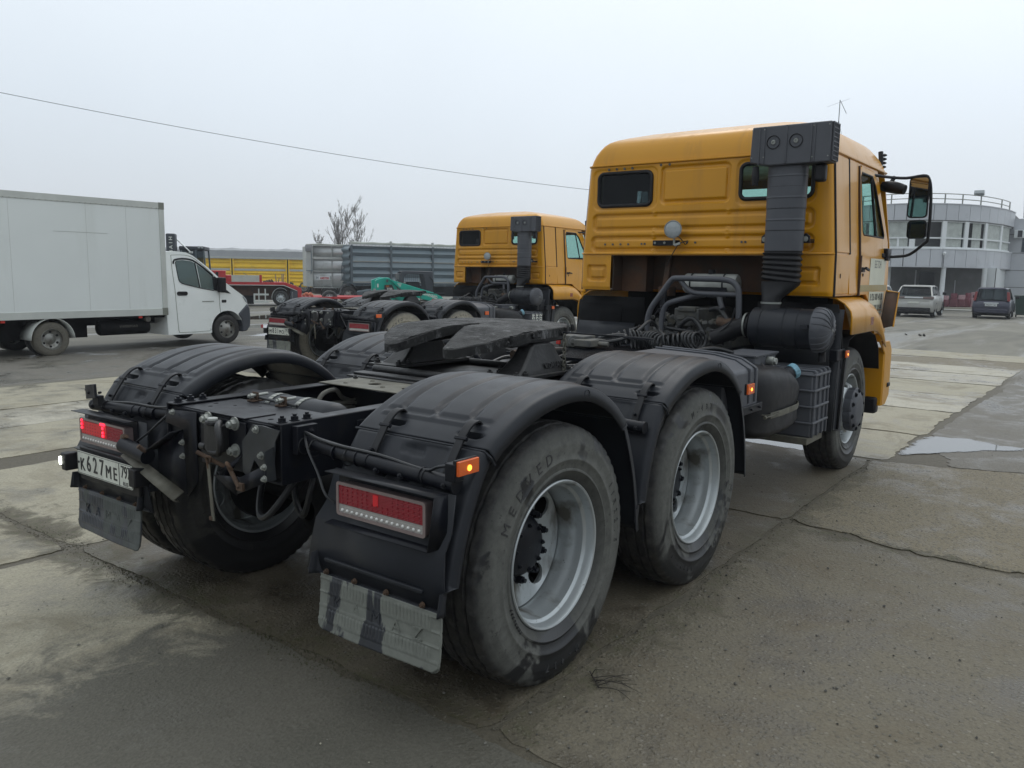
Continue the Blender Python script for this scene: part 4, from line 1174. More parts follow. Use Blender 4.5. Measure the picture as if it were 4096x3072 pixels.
    g.box(3.42, 3.47, -1.05, -1.10, 1.23, 1.26)
    g.build('filter_band', 'black_plastic', af)
    G().cyl((3.60, -1.206, 1.218), (3.60, -1.236, 1.218), .012, n=12).build('cap_screw', 'zinc', af)
    g = G().tube([(3.60, -.66, 1.225), (3.58, -.60, 1.228), (3.55, -.52, 1.20), (3.52, -.42, 1.145), (3.50, -.34, 1.11)], lambda t: .088 - .030 * t, n=24)
    for k in range(4): g.lathe([(-.006, .09), (0, .104), (.006, .09)], (3.60, -.635 + .018 * k, 1.225), 'y', 30)
    g.build('intake_elbow', 'rubber', T, ang=60)
    G().lathe([(-.007, .092), (-.007, .095), (.007, .095), (.007, .092)], (3.575, -.59, 1.228), 'y', 30).build('hose_clamp', 'zinc', T)
    G().obox((3.50, -.37, 1.15), (.05, .06, .02), (0, 0, .3)).build('hose_clamp', 'chrome', T, bev=.006)
    G().tube([(3.62, -1.16, 1.06), (3.63, -1.16, 1.03), (3.63, -1.16, .98)], .028, n=12).build('drain_spout', 'rubber', T)
    # duct
    def oval(cx, cy, z, hx, hy, n_=44, pw=.72):
        return [(cx + hx * math.copysign(abs(math.cos(2 * PI * k / n_)) ** pw, math.cos(2 * PI * k / n_)), cy + hy * math.copysign(abs(math.sin(2 * PI * k / n_)) ** pw, math.sin(2 * PI * k / n_)), z) for k in range(n_)]
    rows = []
    zl = [1.80 + .0525 * k for k in range(13)]
    for z_ in zl:
        t = (z_ - 1.80) / .63
        rows.append(oval(3.66, -.813, z_ - .004, .070, .135 + .003 * t))
        for bz in (1.945, 2.11, 2.275, 2.03, 2.19):
            pass
    g = G()
    zs_ = []
    z_ = 1.80
    rows = []
    while z_ < 2.43:
        d = 0
        for bz in (1.95, 2.115, 2.275): d = max(d, math.exp(-((z_ - bz) / .004) ** 2) * -.005)
        for bz in (2.03, 2.195, 2.355): d = max(d, math.exp(-((z_ - bz) / .005) ** 2) * .003) if d == 0 or d > 0 else d
        if d == 0:
            for bz in (1.95, 2.115, 2.275):
                if abs(z_ - bz) < .005: d = -.006
        off = .003 if z_ > 2.115 else 0
        rows.append(oval(3.66, -.813, z_, .078 + d + off, .143 + d + off)); z_ += .0045
    duct = g.loft(rows).build('intake_duct', 'gray_plastic', T, ang=25)
    g = G()
    for zz in (1.952, 2.117, 2.277): g.tube([p for p in oval(3.66, -.813, zz, .0795, .1445, 24)], .0025, n=5, closed=True, smooth=1)
    g.build('duct_joint', 'rubber', duct)
    rows = []
    for k in range(44):
        t = k / 43; z_ = 1.80 - .235 * t
        am = .013 * (0.5 - 0.5 * math.cos(2 * PI * 6 * t)) if t > .05 else 0
        tilt = lambda p: p
        rows.append([(p[0], p[1], p[2] + (p[1] + .813) * .12 * t) for p in oval(3.66, -.808, z_, .070 + am, .137 + am)])
    G().loft(rows).build('bellows', 'rubber', T, ang=50)
    rows = []
    for z_, cy, hx, hy in ((1.805, -.813, .074, .139), (1.785, -.813, .074, .139)): rows.append(oval(3.66, cy, z_, hx, hy))
    G().loft(rows).build('hose_clamp', 'rubber', T)
    rows = []
    for z_, cy, cx, hx, hy, pw in ((1.568, -.808, 3.66, .072, .142, .62), (1.545, -.806, 3.66, .074, .142, .65), (1.50, -.785, 3.65, .072, .115, .75), (1.455, -.765, 3.63, .070, .085, .9), (1.43, -.757, 3.62, .070, .073, 1), (1.36, -.757, 3.61, .070, .072, 1), (1.34, -.757, 3.61, .078, .080, 1)):
        rows.append(oval(cx, cy, z_, hx, hy, pw=pw))
    G().loft(rows).build('intake_funnel', 'rubber', T, ang=50)
    G().lathe([(-.007, .074), (-.007, .077), (.007, .077), (.007, .074)], (3.615, -.757, 1.405), 'z', 30).build('hose_clamp', 'zinc', T)
    for yy in (-.655, -.965):
        g = G().prism([(yy - .03, 1.86), (yy + .03, 1.86), (yy + .03, 1.91), (yy, 1.935), (yy - .03, 1.91)], 'x', 3.69, 3.71).box(3.71, 3.86, yy - .015, yy + .015, 1.865, 1.895)
        b_ = g.build('duct_bracket', 'frame_black', T, bev=.003)
        G().cyl((3.69, yy, 1.89), (3.675, yy, 1.89), .020, n=18).cyl((3.675, yy, 1.89), (3.668, yy, 1.89), .010, n=6).build('bracket_bolt', 'zinc', b_)
    # intake head
    def hd(x_, y_, z_): return (x_, y_, z_)
    g = G().prism([(-.552, 2.455), (-.562, 2.715), (-1.145, 2.715), (-1.150, 2.43), (-.70, 2.425)], 'x', 3.545, 3.70)
    hd_ = g.build('intake_head', 'gray_plastic', T, bev=.010)
    g = G()
    for yy in (-.622, -.660, -.825, -1.005, -1.03): g.box(3.538, 3.547, yy - .006, yy + .006, 2.435, 2.712)
    g.build('head_rib', 'gray_plastic', hd_, bev=.003)
    g = G()
    for yy in (-.728, -.895):
        g.lathe([(.0, .047), (-.003, .050), (-.004, .047), (.004, .043), (.006, .001)], (3.542, yy, 2.595), 'x', 28)
    g.build('head_recess', 'rubber', hd_)
    g = G()
    for yy in (-.728, -.895): g.lathe([(0, .018), (-.006, .016), (-.007, .008), (-.002, .007), (-.002, .001)], (3.544, yy, 2.595), 'x', 18)
    for yy, zz in ((-.57, 2.69), (-.66, 2.69), (-1.02, 2.69), (-.57, 2.49), (-.66, 2.49), (-1.02, 2.47), (-1.13, 2.69), (-1.13, 2.47)): g.cyl((3.54, yy, zz), (3.535, yy, zz), .005, n=6)
    g.build('head_screw', 'zinc', hd_)
    g = G().box(3.55, 3.695, -1.152, -1.148, 2.44, 2.71)
    g.build('grille_back', 'rubber', hd_)
    g = G()
    for k in range(5): g.box(3.553 + k * .0335, 3.559 + k * .0335, -1.162, -1.150, 2.44, 2.71)
    for k in range(9): g.box(3.553, 3.692, -1.162, -1.150, 2.44 + k * .0325, 2.4455 + k * .0325)
    g.build('intake_grille', 'gray_plastic', hd_)
    G().cyl((3.58, -.592, 2.43), (3.58, -.592, 2.36), .022, .030, n=14).cyl((3.58, -.592, 2.36), (3.58, -.592, 2.29), .030, .024, n=14).build('drain_valve', 'rubber', hd_)
    G().box(3.60, 3.68, -1.10, -1.02, 2.30, 2.43).build('drain_valve', 'rubber', hd_, bev=.02)
    # ------------- engine bay
    g = G().box(3.72, 4.5, -.12, .10, 1.13, 1.33).box(3.70, 3.80, -.10, .06, 1.30, 1.345).box(3.66, 3.72, -.08, .05, 1.18, 1.24)
    g.box(3.78, 4.4, -.38, .38, .80, 1.15).box(3.74, 3.90, .10, .24, 1.12, 1.20)
    eng = g.build('engine', 'engine', T, bev=.012)
    g = G(); rnd = random.Random(3)
    for k in range(46):
        x_, y_, z_ = 3.60 + rnd.uniform(0, .12), rnd.uniform(-.42, .28), rnd.uniform(1.05, 1.27)
        if rnd.random() < .5: g.bolt((x_, y_, z_), (-1, rnd.uniform(-.5, .5), rnd.uniform(-.3, .5)), rnd.uniform(.008, .018), rnd.uniform(.01, .03))
        else: g.obox((x_, y_, z_), (rnd.uniform(.03, .08), rnd.uniform(.02, .08), rnd.uniform(.02, .05)), (rnd.uniform(-.4, .4), 0, rnd.uniform(-.5, .5)))
    fx = g.build('engine_fittings', 'engine', eng, bev=.002); 
    G().cyl((3.70, .10, 1.20), (3.66, .13, 1.27), .03, .012, n=12).build('dipstick_boss', 'steel_dusty', eng)
    g = G()
    g.tube([(3.62, .02, 1.08), (3.60, -.02, 1.19), (3.60, -.10, 1.255), (3.60, -.17, 1.22), (3.58, -.24, 1.13)], .020, n=12)
    g.tube([(3.66, -.24, 1.33), (3.66, -.32, 1.34), (3.62, -.40, 1.28), (3.58, -.47, 1.20)], .022, n=12)
    g.tube([(3.60, .24, 1.20), (3.58, .05, 1.165), (3.58, -.15, 1.15)], .013, n=8); g.tube([(3.62, .20, 1.17), (3.58, .02, 1.12), (3.6, -.2, 1.10)], .017, n=8)
    for k in range(7):
        y_ = .28 - .11 * k
        g.tube([(3.64, y_, 1.05), (3.58, y_ - .03, 1.13 + .02 * (k % 3)), (3.60, y_ - .10, 1.10 + .05 * (k % 2)), (3.66, y_ - .14, 1.18)], .008, n=6)
    g.build('engine_hose', 'cable', eng)
    G().tube([(3.64, -.34, 1.24), (3.60, -.42, 1.23), (3.56, -.50, 1.24)], .04, n=14).build('exhaust_elbow', 'rust', eng)
    G().tube([(3.70, -.30, 1.46), (3.68, -.32, 1.40), (3.64, -.36, 1.34)], .022, n=12).build('coolant_hose', 'gray_plastic', eng)
    g = G()
    g.tube([(3.55, .262, 1.08), (3.55, .258, 1.22), (3.55, .225, 1.33), (3.55, .13, 1.46), (3.55, .055, 1.56), (3.55, .0, 1.578), (3.55, -.20, 1.578), (3.55, -.42, 1.572), (3.55, -.50, 1.53), (3.55, -.525, 1.45), (3.55, -.535, 1.20)], .024, n=16)
    g.tube([(3.56, .135, 1.08), (3.56, .132, 1.25), (3.56, .10, 1.35), (3.56, .03, 1.39), (3.62, -.10, 1.43), (3.66, -.2, 1.45)], .022, n=14)
    g.tube([(3.56, -.02, 1.565), (3.56, -.08, 1.50), (3.56, -.15, 1.465), (3.56, -.30, 1.46), (3.56, -.51, 1.46)], .020, n=14)
    g.build('breather_pipe', 'gray_plastic', T, ang=60)
    g = G().lathe([(-.24, .02), (-.235, .075), (-.22, .085), (.22, .085), (.235, .075), (.24, .02)], (3.98, -.11, 1.535), 'y', 30)
    et = g.build('expansion_tank', 'tank_white', T, ang=40)
    G().cyl((3.98, -.11, 1.61), (3.98, -.11, 1.655), .03, n=18).build('tank_cap', 'rubber', et, bev=.004)
    g = G().lathe([(-.006, .086), (-.006, .090), (.006, .090), (.006, .086)], (3.98, .05, 1.535), 'y', 30).lathe([(-.006, .086), (-.006, .090), (.006, .090), (.006, .086)], (3.98, -.24, 1.535), 'y', 30)
    g.box(3.90, 3.93, -.28, .06, 1.42, 1.56)
    g.build('tank_band', 'frame_black', et)
    g = G().box(3.92, 3.96, .285, .335, 1.30, 1.46).cyl((3.90, .30, 1.10), (3.90, .30, 1.34), .018, n=10).cyl((3.88, .26, 1.10), (3.88, .26, 1.24), .012, n=8).box(3.86, 3.90, .24, .33, 1.28, 1.31)
    g.tube([(3.88, .37, 1.10), (3.86, .38, 1.18), (3.86, .35, 1.25), (3.88, .33, 1.30)], .006, n=6)
    g.build('cab_tilt_strut', 'frame_black', T, bev=.003)
    G().tube([(3.45, -.54, 1.36), (3.47, -.50, 1.25), (3.46, -.42, 1.17)], .006, n=6).build('loose_wire', 'cable', T)
    # radiator / rear engine shield so nothing shines through
    G().box(4.45, 4.60, -.95, .95, .70, 1.44).build('engine_shield', 'deep_black', T, bev=.01)
    return T
CX = 3.87
def hw(z):
    if z < 1.79: return 1.134 - .006 * (z - 1.46) / .33
    return 1.126 - .060 * (z - 1.79) / .77

def cab_relief(y, z):
    """inward depth of the pressed rear wall, metres"""
    d = 0.0
    def chan(cy, cz, hy, hz, r, wd, dep):
        s = sd_rr(y, z, cy, cz, hy, hz, r)
        a = 1 - sstep(-.007, .003, s)          # inside the outer outline: sunk
        b = 1 - sstep(-wd - .010, -wd + .000, s)     # inner plateau: back up
        return 1.5 * (dep * a - dep * .85 * b)
    d += chan(.036, 2.363, .312, .160, .045, .030, .013)
    d += chan(.0225, 2.057, .992, .079, .050, .034, .012) if z < 2.15 else 0
    d += chan(.0250, 1.870, 1.002, .071, .050, .032, .012) if z < 1.96 else 0
    for cy in (.70, -.648):
        s = sd_rr(y, z, cy, 2.350, .318, .178, .06)
        d += .010 * (1 - sstep(-.006, .006, s))
    for cy in (.958, -.935): d += chan(cy, 1.612, .100, .073, .030, .030, .012) if z < 1.75 else 0
    # bridges pressed across the channels
    for cy in (.40, -.27):
        for cz in (2.122, 1.990, 1.950 - .02, 1.812):
            r_ = math.hypot(y - cy, (z - cz) * 1.0)
            d -= .008 * (1 - sstep(.012, .024, r_))
    return d

def build_cab(T):
    # ---- rear wall, one pressed sheet
    us = sorted(set([round(-1 + 2 * i / 290, 5) for i in range(291)] + [.7195, -.7065]))
    zs = sorted(set([round(1.46 + 1.10 * i / 140, 5) for i in range(141)] + [1.772]))
    def fn(u, z):
        h = hw(z); y = u * h
        e_ = abs(y) - (h - .045)
        rnd_ = .045 - math.sqrt(max(0, .045 ** 2 - e_ * e_)) if e_ > 0 else 0
        x = CX + rnd_ + cab_relief(y, z)
        if z < 1.49: x -= -.012 * sstep(1.49, 1.46, z)
        return (x, y, z)
    g = G()
    nu = len(us)
    g.v = [fn(u, z) for z in zs for u in us]
    wins = [(.70, 2.348, .262, .142), (-.650, 2.358, .288, .138)]
    for j in range(len(zs) - 1):
        zc = (zs[j] + zs[j + 1]) / 2
        for i in range(nu - 1):
            uc = (us[i] + us[i + 1]) / 2; y = uc * hw(zc)
            if zc < 1.772 and -.7065 < uc < .7195: continue
            if any(sd_rr(y, zc, a, b, c, d, .045) < 0 for a, b, c, d in wins): continue
            a = j * nu + i; g.f.append((a, a + 1, a + nu + 1, a + nu))
    cab = g.build('cab_rear_wall', 'yellow', T, ang=60)
    # windows with rubber gaskets
    for k, (a, b, c, d) in enumerate(wins):
        loop = rr(a - c, a + c, b - d, b + d, .05, 6)
        gs = G().tube([(CX + .006, y, z) for y, z in loop], .0165, n=10, closed=True, smooth=1)
        gl = G().prism(rr(a - c + .005, a + c - .005, b - d + .005, b + d - .005, .045, 6), 'x', CX + .010, CX + .014).build('rear_window', 'glass_dark' if k == 0 else 'glass_green', T)
        gs.build('window_gasket', 'rubber', gl)
    # drip rails
    g = G().tube([(CX + .02, -1.128, 1.786), (CX - .006, -1.10, 1.786), (CX - .006, 1.10, 1.786), (CX + .02, 1.128, 1.786)], .008, n=8, smooth=1)
    g.build('seam_lip', 'yellow', T)
    # plugs and screws
    g = G()
    for y in (.862, .783, .706, .628): g.cyl((CX + .004, y, 2.525), (CX - .005, y, 2.525), .011, n=12)
    for y in (.351, .27): g.cyl((CX + .004, y, 2.535), (CX - .005, y, 2.535), .011, n=12)
    for y, z in ((.879, 1.868), (.80, 1.868), (.721, 1.868), (.643, 1.868), (.510, 1.87), (.479, 1.87), (.08, 1.878), (.005, 1.878), (-.398, 1.879), (-.43, 1.879)): g.cyl((CX + .010, y, z), (CX - .006, y, z), .009, n=12)
    g.build('wall_plug', 'engine', T)
    # ---- roof cap
    x0, x1, W = CX - .004, 5.62, 1.068
    rings = []
    n_ = 120
    def ring(z, ir, if_, iy, crown, r):
        a0, a1, b = x0 + ir, x1 - if_, W - iy
        P = []
        per = rr(a0, a1, -b, b, r, 29)
        for (x, y) in per:
            zz = z + crown * (1 - (y / W) ** 2) + crown * .12 * math.sin(PI * min(1, max(0, (x - CX) / (x1 - CX))) ** .8)
            P.append((x, y, zz))
        return P
    spec = [(2.548, .0, .0, -.004, .0, .05), (2.556, -.012, -.01, -.012, .0, .055), (2.564, -.012, -.01, -.012, .0, .055), (2.568, .004, .01, .002, .0, .055), (2.61, .010, .05, .014, .008, .06), (2.655, .020, .10, .034, .026, .06), (2.695, .036, .17, .062, .052, .065), (2.722, .056, .24, .088, .084, .07), (2.735, .080, .32, .110, .108, .075), (2.741, .115, .42, .142, .120, .085), (2.744, .18, .54, .21, .126, .10), (2.745, .29, .68, .36, .130, .12), (2.745, .43, .86, .56, .132, .14), (2.745, .60, 1.0, .80, .132, .12), (2.745, .78, .90, 1.03, .132, .02)]
    for s_ in spec: rings.append(ring(*s_))
    G().loft(rings, cap=True).build('cab_roof', 'yellow', T, ang=45)
    # ---- sides
    for s in (-1, 1):
        door = [(4.63, 1.455), (4.63, 2.50), (4.70, 2.535), (5.12, 2.525), (5.30, 2.40), (5.56, 1.93), (5.60, 1.75), (5.60, 1.30), (5.35, 1.30), (5.12, 1.33), (4.95, 1.40), (4.86, 1.455)]
        side = [(3.912, 1.46), (3.912, 2.552), (5.28, 2.552), (5.66, 1.95), (5.70, 1.70), (5.70, 1.10), (5.3, 1.10), (5.22, 1.30), (5.06, 1.42), (4.9, 1.46)]
        def mp(u, v): return (u, s * (hw(v) - .002 + (.03 * sstep(1.5, 1.2, v)) * 0), v)
        cutl = [(a, b) for a, b in door]
        g = G(); plate(g, side, [cutl], mp, (0, -s * .02, 0), extra=[((3.912, 1.79), (4.629, 1.79)), ((3.912, 2.15), (4.629, 2.15))])
        g.build('cab_side_panel', 'yellow', T, bev=.004)
        win = [(4.70, 1.99), (4.665, 2.44), (4.70, 2.475), (5.05, 2.475), (5.16, 2.40), (5.46, 1.99), (5.44, 1.965), (4.73, 1.965)]
        def mp2(u, v): return (u, s * (hw(v) + .010), v)
        g = G(); d2 = [(a + (.006 if a < 5 else -.006), b + (.006 if b < 1.6 else -.006)) for a, b in door]
        plate(g, d2, [win], mp2, (0, -s * .03, 0), extra=[((4.64, 1.79), (5.57, 1.79))])
        dr = g.build('door', 'yellow', T, bev=.006)
        g = G(); plate(g, [(a, b) for a, b in win], [], lambda u, v: (u, s * (hw(v) - .006), v), (0, -s * .004, 0))
        g.build('door_window', 'glass_green', dr)
        g = G().tube([(a, s * (hw(b) + .004), b) for a, b in win], .010, n=8, closed=True, smooth=1).tube([(5.045, s * (hw(2.47)), 2.47), (5.18, s * hw(1.97), 1.97)], .012, n=8, smooth=1)
        g.build('window_gasket', 'rubber', dr)
        g = G().box(4.66, 4.74, s * 1.140, s * 1.152, 1.655, 1.695).obox((4.765, s * 1.165, 1.680), (.11, .016, .022), (0, R(8), 0)).cyl((4.72, s * 1.14, 1.63), (4.72, s * 1.147, 1.63), .014, n=14)
        g.build('door_handle', 'rubber', dr, bev=.003)
        if s < 0:
            G().prism([(4.95, 1.545), (4.95, 1.775), (5.50, 1.775), (5.50, 1.545)], 'y', -1.142, -1.1435).build('sticker', 'sticker', dr)
            G().prism([(4.96, 1.285), (4.96, 1.488), (5.50, 1.482), (5.46, 1.285)], 'y', -1.145, -1.1465).build('sticker', 'sticker', dr)
            G().prism([(4.65, 1.49), (4.65, 1.545), (5.58, 1.545), (5.58, 1.49)], 'y', -1.1445, -1.1458).build('stripe', 'green_tint', dr)
            g = G()
            text_on(g, 'БЕТОН', .09, (5.22, -1.1437, 1.72), (1, 0, 0), (0, 0, 1), .0004, 0, .8)
            g.build('lettering', 'print_black', dr)
            g = G()
            text_on(g, '8 926 000 40 00', .085, (5.225, -1.1470, 1.435), (1, 0, 0), (0, 0, 1), .0004, .001, .80)
            text_on(g, '8 926 300 00 99', .085, (5.215, -1.1470, 1.335), (1, 0, 0), (0, 0, 1), .0004, .001, .78)
            g.build('lettering', 'print_black', dr)
        # grooves and seals along the side
        g = G().tube([(3.917, s * (hw(z) + .003), z) for z in (1.46, 1.79, 2.545)], .0100, n=6, smooth=1)
        g.tube([(4.315, s * (hw(z) + .002), z) for z in (1.79, 2.1, 2.545)], .0105, n=6, smooth=1)
        g.build('rubber_seal', 'rubber', T)
        g = G().box(4.610, 4.632, s * 1.100, s * 1.150, 1.455, 1.79)
        g.loft([[(4.608, s * (hw(z) - .03), z), (4.632, s * (hw(z) - .03), z), (4.632, s * (hw(z) + .014), z), (4.608, s * (hw(z) + .014), z)] for z in (1.79, 2.52)], cap=True)
        g.build('door_gap', 'brown_under', T)
        # locker doors between rear corner and driver door
        g = G()
        g.loft([[(3.922, s * (hw(z) - .01), z), (4.298, s * (hw(z) - .01), z), (4.298, s * (hw(z) + .007), z), (3.922, s * (hw(z) + .007), z)] for z in (1.475, 1.780)], cap=True)
        lk = g.build('side_locker_door', 'yellow', T, bev=.006)
        G().box(4.04, 4.055, s * 1.140, s * 1.1425, 1.60, 1.635).build('latch', 'rubber', lk)
        g = G()
        g.loft([[(3.922, s * (hw(z) - .01), z), (4.298, s * (hw(z) - .01), z), (4.298, s * (hw(z) + .007), z), (3.922, s * (hw(z) + .007), z)] for z in (1.797, 2.54)], cap=True)
        g.build('side_panel_upper', 'yellow', T, bev=.006)
        g = G()
        g.loft([[(4.335, s * (hw(z) - .01), z), (4.600, s * (hw(z) - .01), z), (4.600, s * (hw(z) + .006), z), (4.335, s * (hw(z) + .006), z)] for z in (1.47, 2.545)], cap=True)
        g.build('door_pillar', 'yellow', T, bev=.007)
        # wheel arch
        yz = [(.93, 1.452), (1.06, 1.450), (1.13, 1.440), (1.19, 1.405), (1.225, 1.365), (1.240, 1.345), (1.250, 1.30), (1.252, 1.17)]
        rows = []
        for x_, zb, dz in ((4.03, 1.17, 0), (4.05, 1.165, 0), (4.5, 1.165, 0), (4.75, 1.165, -.004), (4.90, 1.15, -.03), (5.03, 1.11, -.09), (5.16, 1.04, -.19), (5.26, .99, -.30)):
            rows.append([(x_, s * y_, (max(z_ + dz, zb + .004 * (7 - i)) if i < 7 else zb)) for i, (y_, z_) in enumerate(yz)])
        arch = G().loft(rows, closed=False).build('wheel_arch', 'yellow', T, solid=.010, bev=0, ang=45)
        G().box(4.62, 4.72, s * 1.250, s * 1.257, 1.215, 1.285).build('side_marker', 'marker_dark', arch, bev=.004)
        # inner arch liner (black)
        lin = [(3.98, .42), (4.00, .62), (4.03, .85), (4.06, 1.02), (4.12, 1.12), (4.30, 1.155), (4.75, 1.155), (4.95, 1.11), (5.10, 1.00), (5.18, .80)]
        rows = [[(a, s * 1.225, b), (a, s * .70, b)] for a, b in lin]
        G().loft(rows, closed=False).build('arch_liner', 'deep_black', T, solid=.008, ang=60)
        rows = [[(a, s * y_, b) for y_ in (1.205, 1.16, .74)] for a, b in ((3.99, 1.36), (3.97, 1.25), (3.95, 1.12), (3.93, .95), (3.88, .70), (3.86, .42))]
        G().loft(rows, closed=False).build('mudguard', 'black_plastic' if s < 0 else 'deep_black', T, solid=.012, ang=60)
        G().loft([[(3.985, s * y_, z_) for y_ in (1.238 - .05 * max(0, (z_ - 1.2) / .2) - .03, 1.0, .52)] for z_ in (1.40, 1.28, 1.12, .98, .90)], closed=False).build('wing_liner', 'deep_black', T, solid=.012)
        G().loft([[(3.90 - .05 * math.sin(PI * t_), s * y_, 1.17 - .30 * t_) for y_ in (1.15, .56)] for t_ in (0, .2, .4, .6, .8, 1)], closed=False).build('inner_guard', 'black_plastic', T, solid=.01, ang=60)
        G().prism([(3.90, .42), (4.12, .38), (4.17, .97), (3.93, 1.0)], 'y', s * 1.205, s * 1.190).build('mudguard_side', 'black_plastic', T, bev=.01)
        # front step, bumper corner and air deflector seen from behind
        g = G().prism([(5.12, 1.05), (5.50, 1.035), (5.60, .95), (5.62, .52), (5.50, .44), (5.36, .44), (5.34, .92), (5.22, 1.0)], 'y', s * 1.235, s * 1.215)
        g.box(5.335, 5.36, s * 1.02, s * 1.23, .44, .98)
        g.build('bumper_corner', 'yellow', T, bev=.008)
        g = G().add([(5.30, s * 1.18, 1.15), (5.47, s * 1.25, 1.17), (5.54, s * 1.26, 1.475), (5.40, s * 1.19, 1.49)], [(0, 1, 2, 3)])
        g.add([(5.47, s * 1.25, 1.17), (5.54, s * 1.26, 1.475), (5.60, s * 1.21, 1.47), (5.56, s * 1.19, 1.17)], [(0, 1, 2, 3)])
        g.build('air_deflector', 'brown_under', T, solid=.012)
        G().tube([(5.47, s * 1.255, 1.165), (5.545, s * 1.265, 1.478), (5.40, s * 1.195, 1.492)], .010, n=8, smooth=1).build('deflector_edge', 'yellow', T)
        G().box(5.28, 5.40, s * 1.06, s * 1.20, .37, .52).build('tow_eye_block', 'rubber', T, bev=.02)
        G().box(5.50, 5.60, s * 1.22, s * 1.245, .60, .64).build('step_pad', 'rubber', T, bev=.008)
    # ---- front wall with windscreen, floor, inside
    def mf(u, v): return (5.72 - .20 * sstep(1.9, 2.6, v), u, v)
    g = G(); plate(g, [(-1.12, 1.0), (-1.12, 1.9), (-1.07, 2.55), (1.07, 2.55), (1.12, 1.9), (1.12, 1.0)], [[(-1.02, 1.92), (-.98, 2.47), (.98, 2.47), (1.02, 1.92)]], mf, (-.02, 0, 0))
    g.build('cab_front', 'yellow', T)
    g = G(); plate(g, [(-1.03, 1.91), (-.99, 2.48), (.99, 2.48), (1.03, 1.91)], [], mf, (-.005, 0, 0))
    g.build('windscreen', 'glass_green', T)
    G().box(4.02, 5.68, -1.09, 1.09, 1.772, 1.79).box(3.93, 4.02, -1.09, 1.09, 1.774, 1.79).build('cab_floor', 'brown_under', T)
    g = G().box(4.21, 4.235, -.80, .80, 1.47, 1.772).box(3.90, 4.22, .800, .812, 1.455, 1.772).box(3.90, 4.22, -.812, -.800, 1.455, 1.772)
    g.box(4.06, 4.21, .55, .80, 1.45, 1.772)
    g.box(3.9, 4.6, .815, 1.10, 1.452, 1.458).box(3.9, 4.6, -1.10, -.815, 1.452, 1.458)
    g.build('cab_underside', 'brown_under', T, bev=.006)
    g = G().obox((4.02, .32, 1.62), (.05, .05, .32), (0, R(14), 0)).box(3.95, 4.10, .27, .37, 1.42, 1.50)
    g.build('cab_mount_arm', 'brown_under', T, bev=.006)
    g = G().box(4.00, 4.03, -.10, 1.04, 1.80, 2.70)
    g.box(4.8, 4.95, .15, .75, 1.8, 2.38).box(4.8, 4.95, -.80, -.30, 1.8, 2.16)
    g.box(5.35, 5.55, -1.0, 1.0, 1.8, 2.0)
    plate_ = g
    it = g.build('cab_interior', 'int_dark', T, bev=.01)
    # opening in the curtain: rebuilt as a sheet with a gap so light shows through
    bpy.data.objects.remove(it)
    g = G(); plate(g, [(-.10, 1.80), (1.04, 1.80), (1.0, 2.66), (-.10, 2.66)], [[(.535, 2.215), (.665, 2.235), (.66, 2.345), (.545, 2.335)]], lambda u, v: (4.03, u, v), (.02, 0, 0))
    g.box(4.8, 4.95, -.80, -.30, 1.8, 2.16).box(5.35, 5.55, -1.0, 1.0, 1.8, 2.0).cyl((4.6, .66, 2.17), (4.6, .66, 2.26), .05, n=10)
    g.build('cab_interior', 'int_dark', T, bev=.008)
    # ---- lamp on the rear wall
    g = G().box(3.835, 3.862, .14, .385, 1.853, 1.898)
    lb = g.build('lamp_bracket', 'frame_black', T, bev=.003)
    G().cyl((3.83, .36, 1.876), (3.825, .36, 1.876), .011, n=6).cyl((3.83, .27, 1.876), (3.825, .27, 1.876), .011, n=6).cyl((3.80, .165, 1.855), (3.80, .165, 1.91), .010, n=8).build('bracket_bolt', 'zinc', lb)
    d = Vector((-.90, -.22, .02)).normalized()
    g = G().lathe([(-.045, .02), (-.04, .05), (-.02, .068), (0, .073), (.006, .073), (.008, .066)], n=36, ax='z')
    q = d.to_track_quat('Z', 'Y').to_euler()
    wl = g.build('work_lamp', 'rubber', T, loc=(3.775, .168, 1.985)); wl.rotation_euler = q
    G().lathe([(.005, .069), (.010, .060), (.014, .035), (.016, .001)], n=36, ax='z').build('lamp_lens', 'lamp_glass', wl)
    G().lathe([(.002, .073), (.009, .075), (.011, .070), (.008, .067)], n=36, ax='z').build('lamp_ring', 'zinc', wl)
    g = G().tube([(3.78, .15, 1.93), (3.775, .11, 1.92), (3.80, .085, 1.885), (3.82, .07, 1.86), (3.80, .04, 1.89), (3.80, .12, 1.865), (3.81, .15, 1.83), (3.84, .22, 1.74), (3.88, .26, 1.68)], .004, n=6)
    g.build('lamp_wire', 'cable', T)
    G().obox((3.80, .135, 1.862), (.02, .055, .02), (R(-20), 0, 0)).build('wire_plug', 'tank_white', T, bev=.003)
    # ---- mirrors
    for s in (-1, 1):
        g = G().tube([(5.10, s * 1.06, 2.50), (5.35, s * 1.14, 2.50), (5.55, s * 1.25, 2.505), (5.60, s * 1.38, 2.525), (5.60, s * 1.425, 2.50), (5.60, s * 1.45, 2.40), (5.60, s * 1.462, 2.2), (5.60, s * 1.46, 1.97), (5.60, s * 1.43, 1.92), (5.60, s * 1.32, 1.825), (5.58, s * 1.22, 1.805), (5.52, s * 1.12, 1.80)], .0135, n=10, smooth=3)
        ma = g.build('mirror_arm', 'rubber', T)
        g = G().box(5.44, 5.56, s * 1.10, s * 1.17, 1.765, 1.875).box(5.36, 5.46, s * 1.125, s * 1.15, 1.79, 1.83)
        g.build('arm_base', 'rubber', ma, bev=.01)
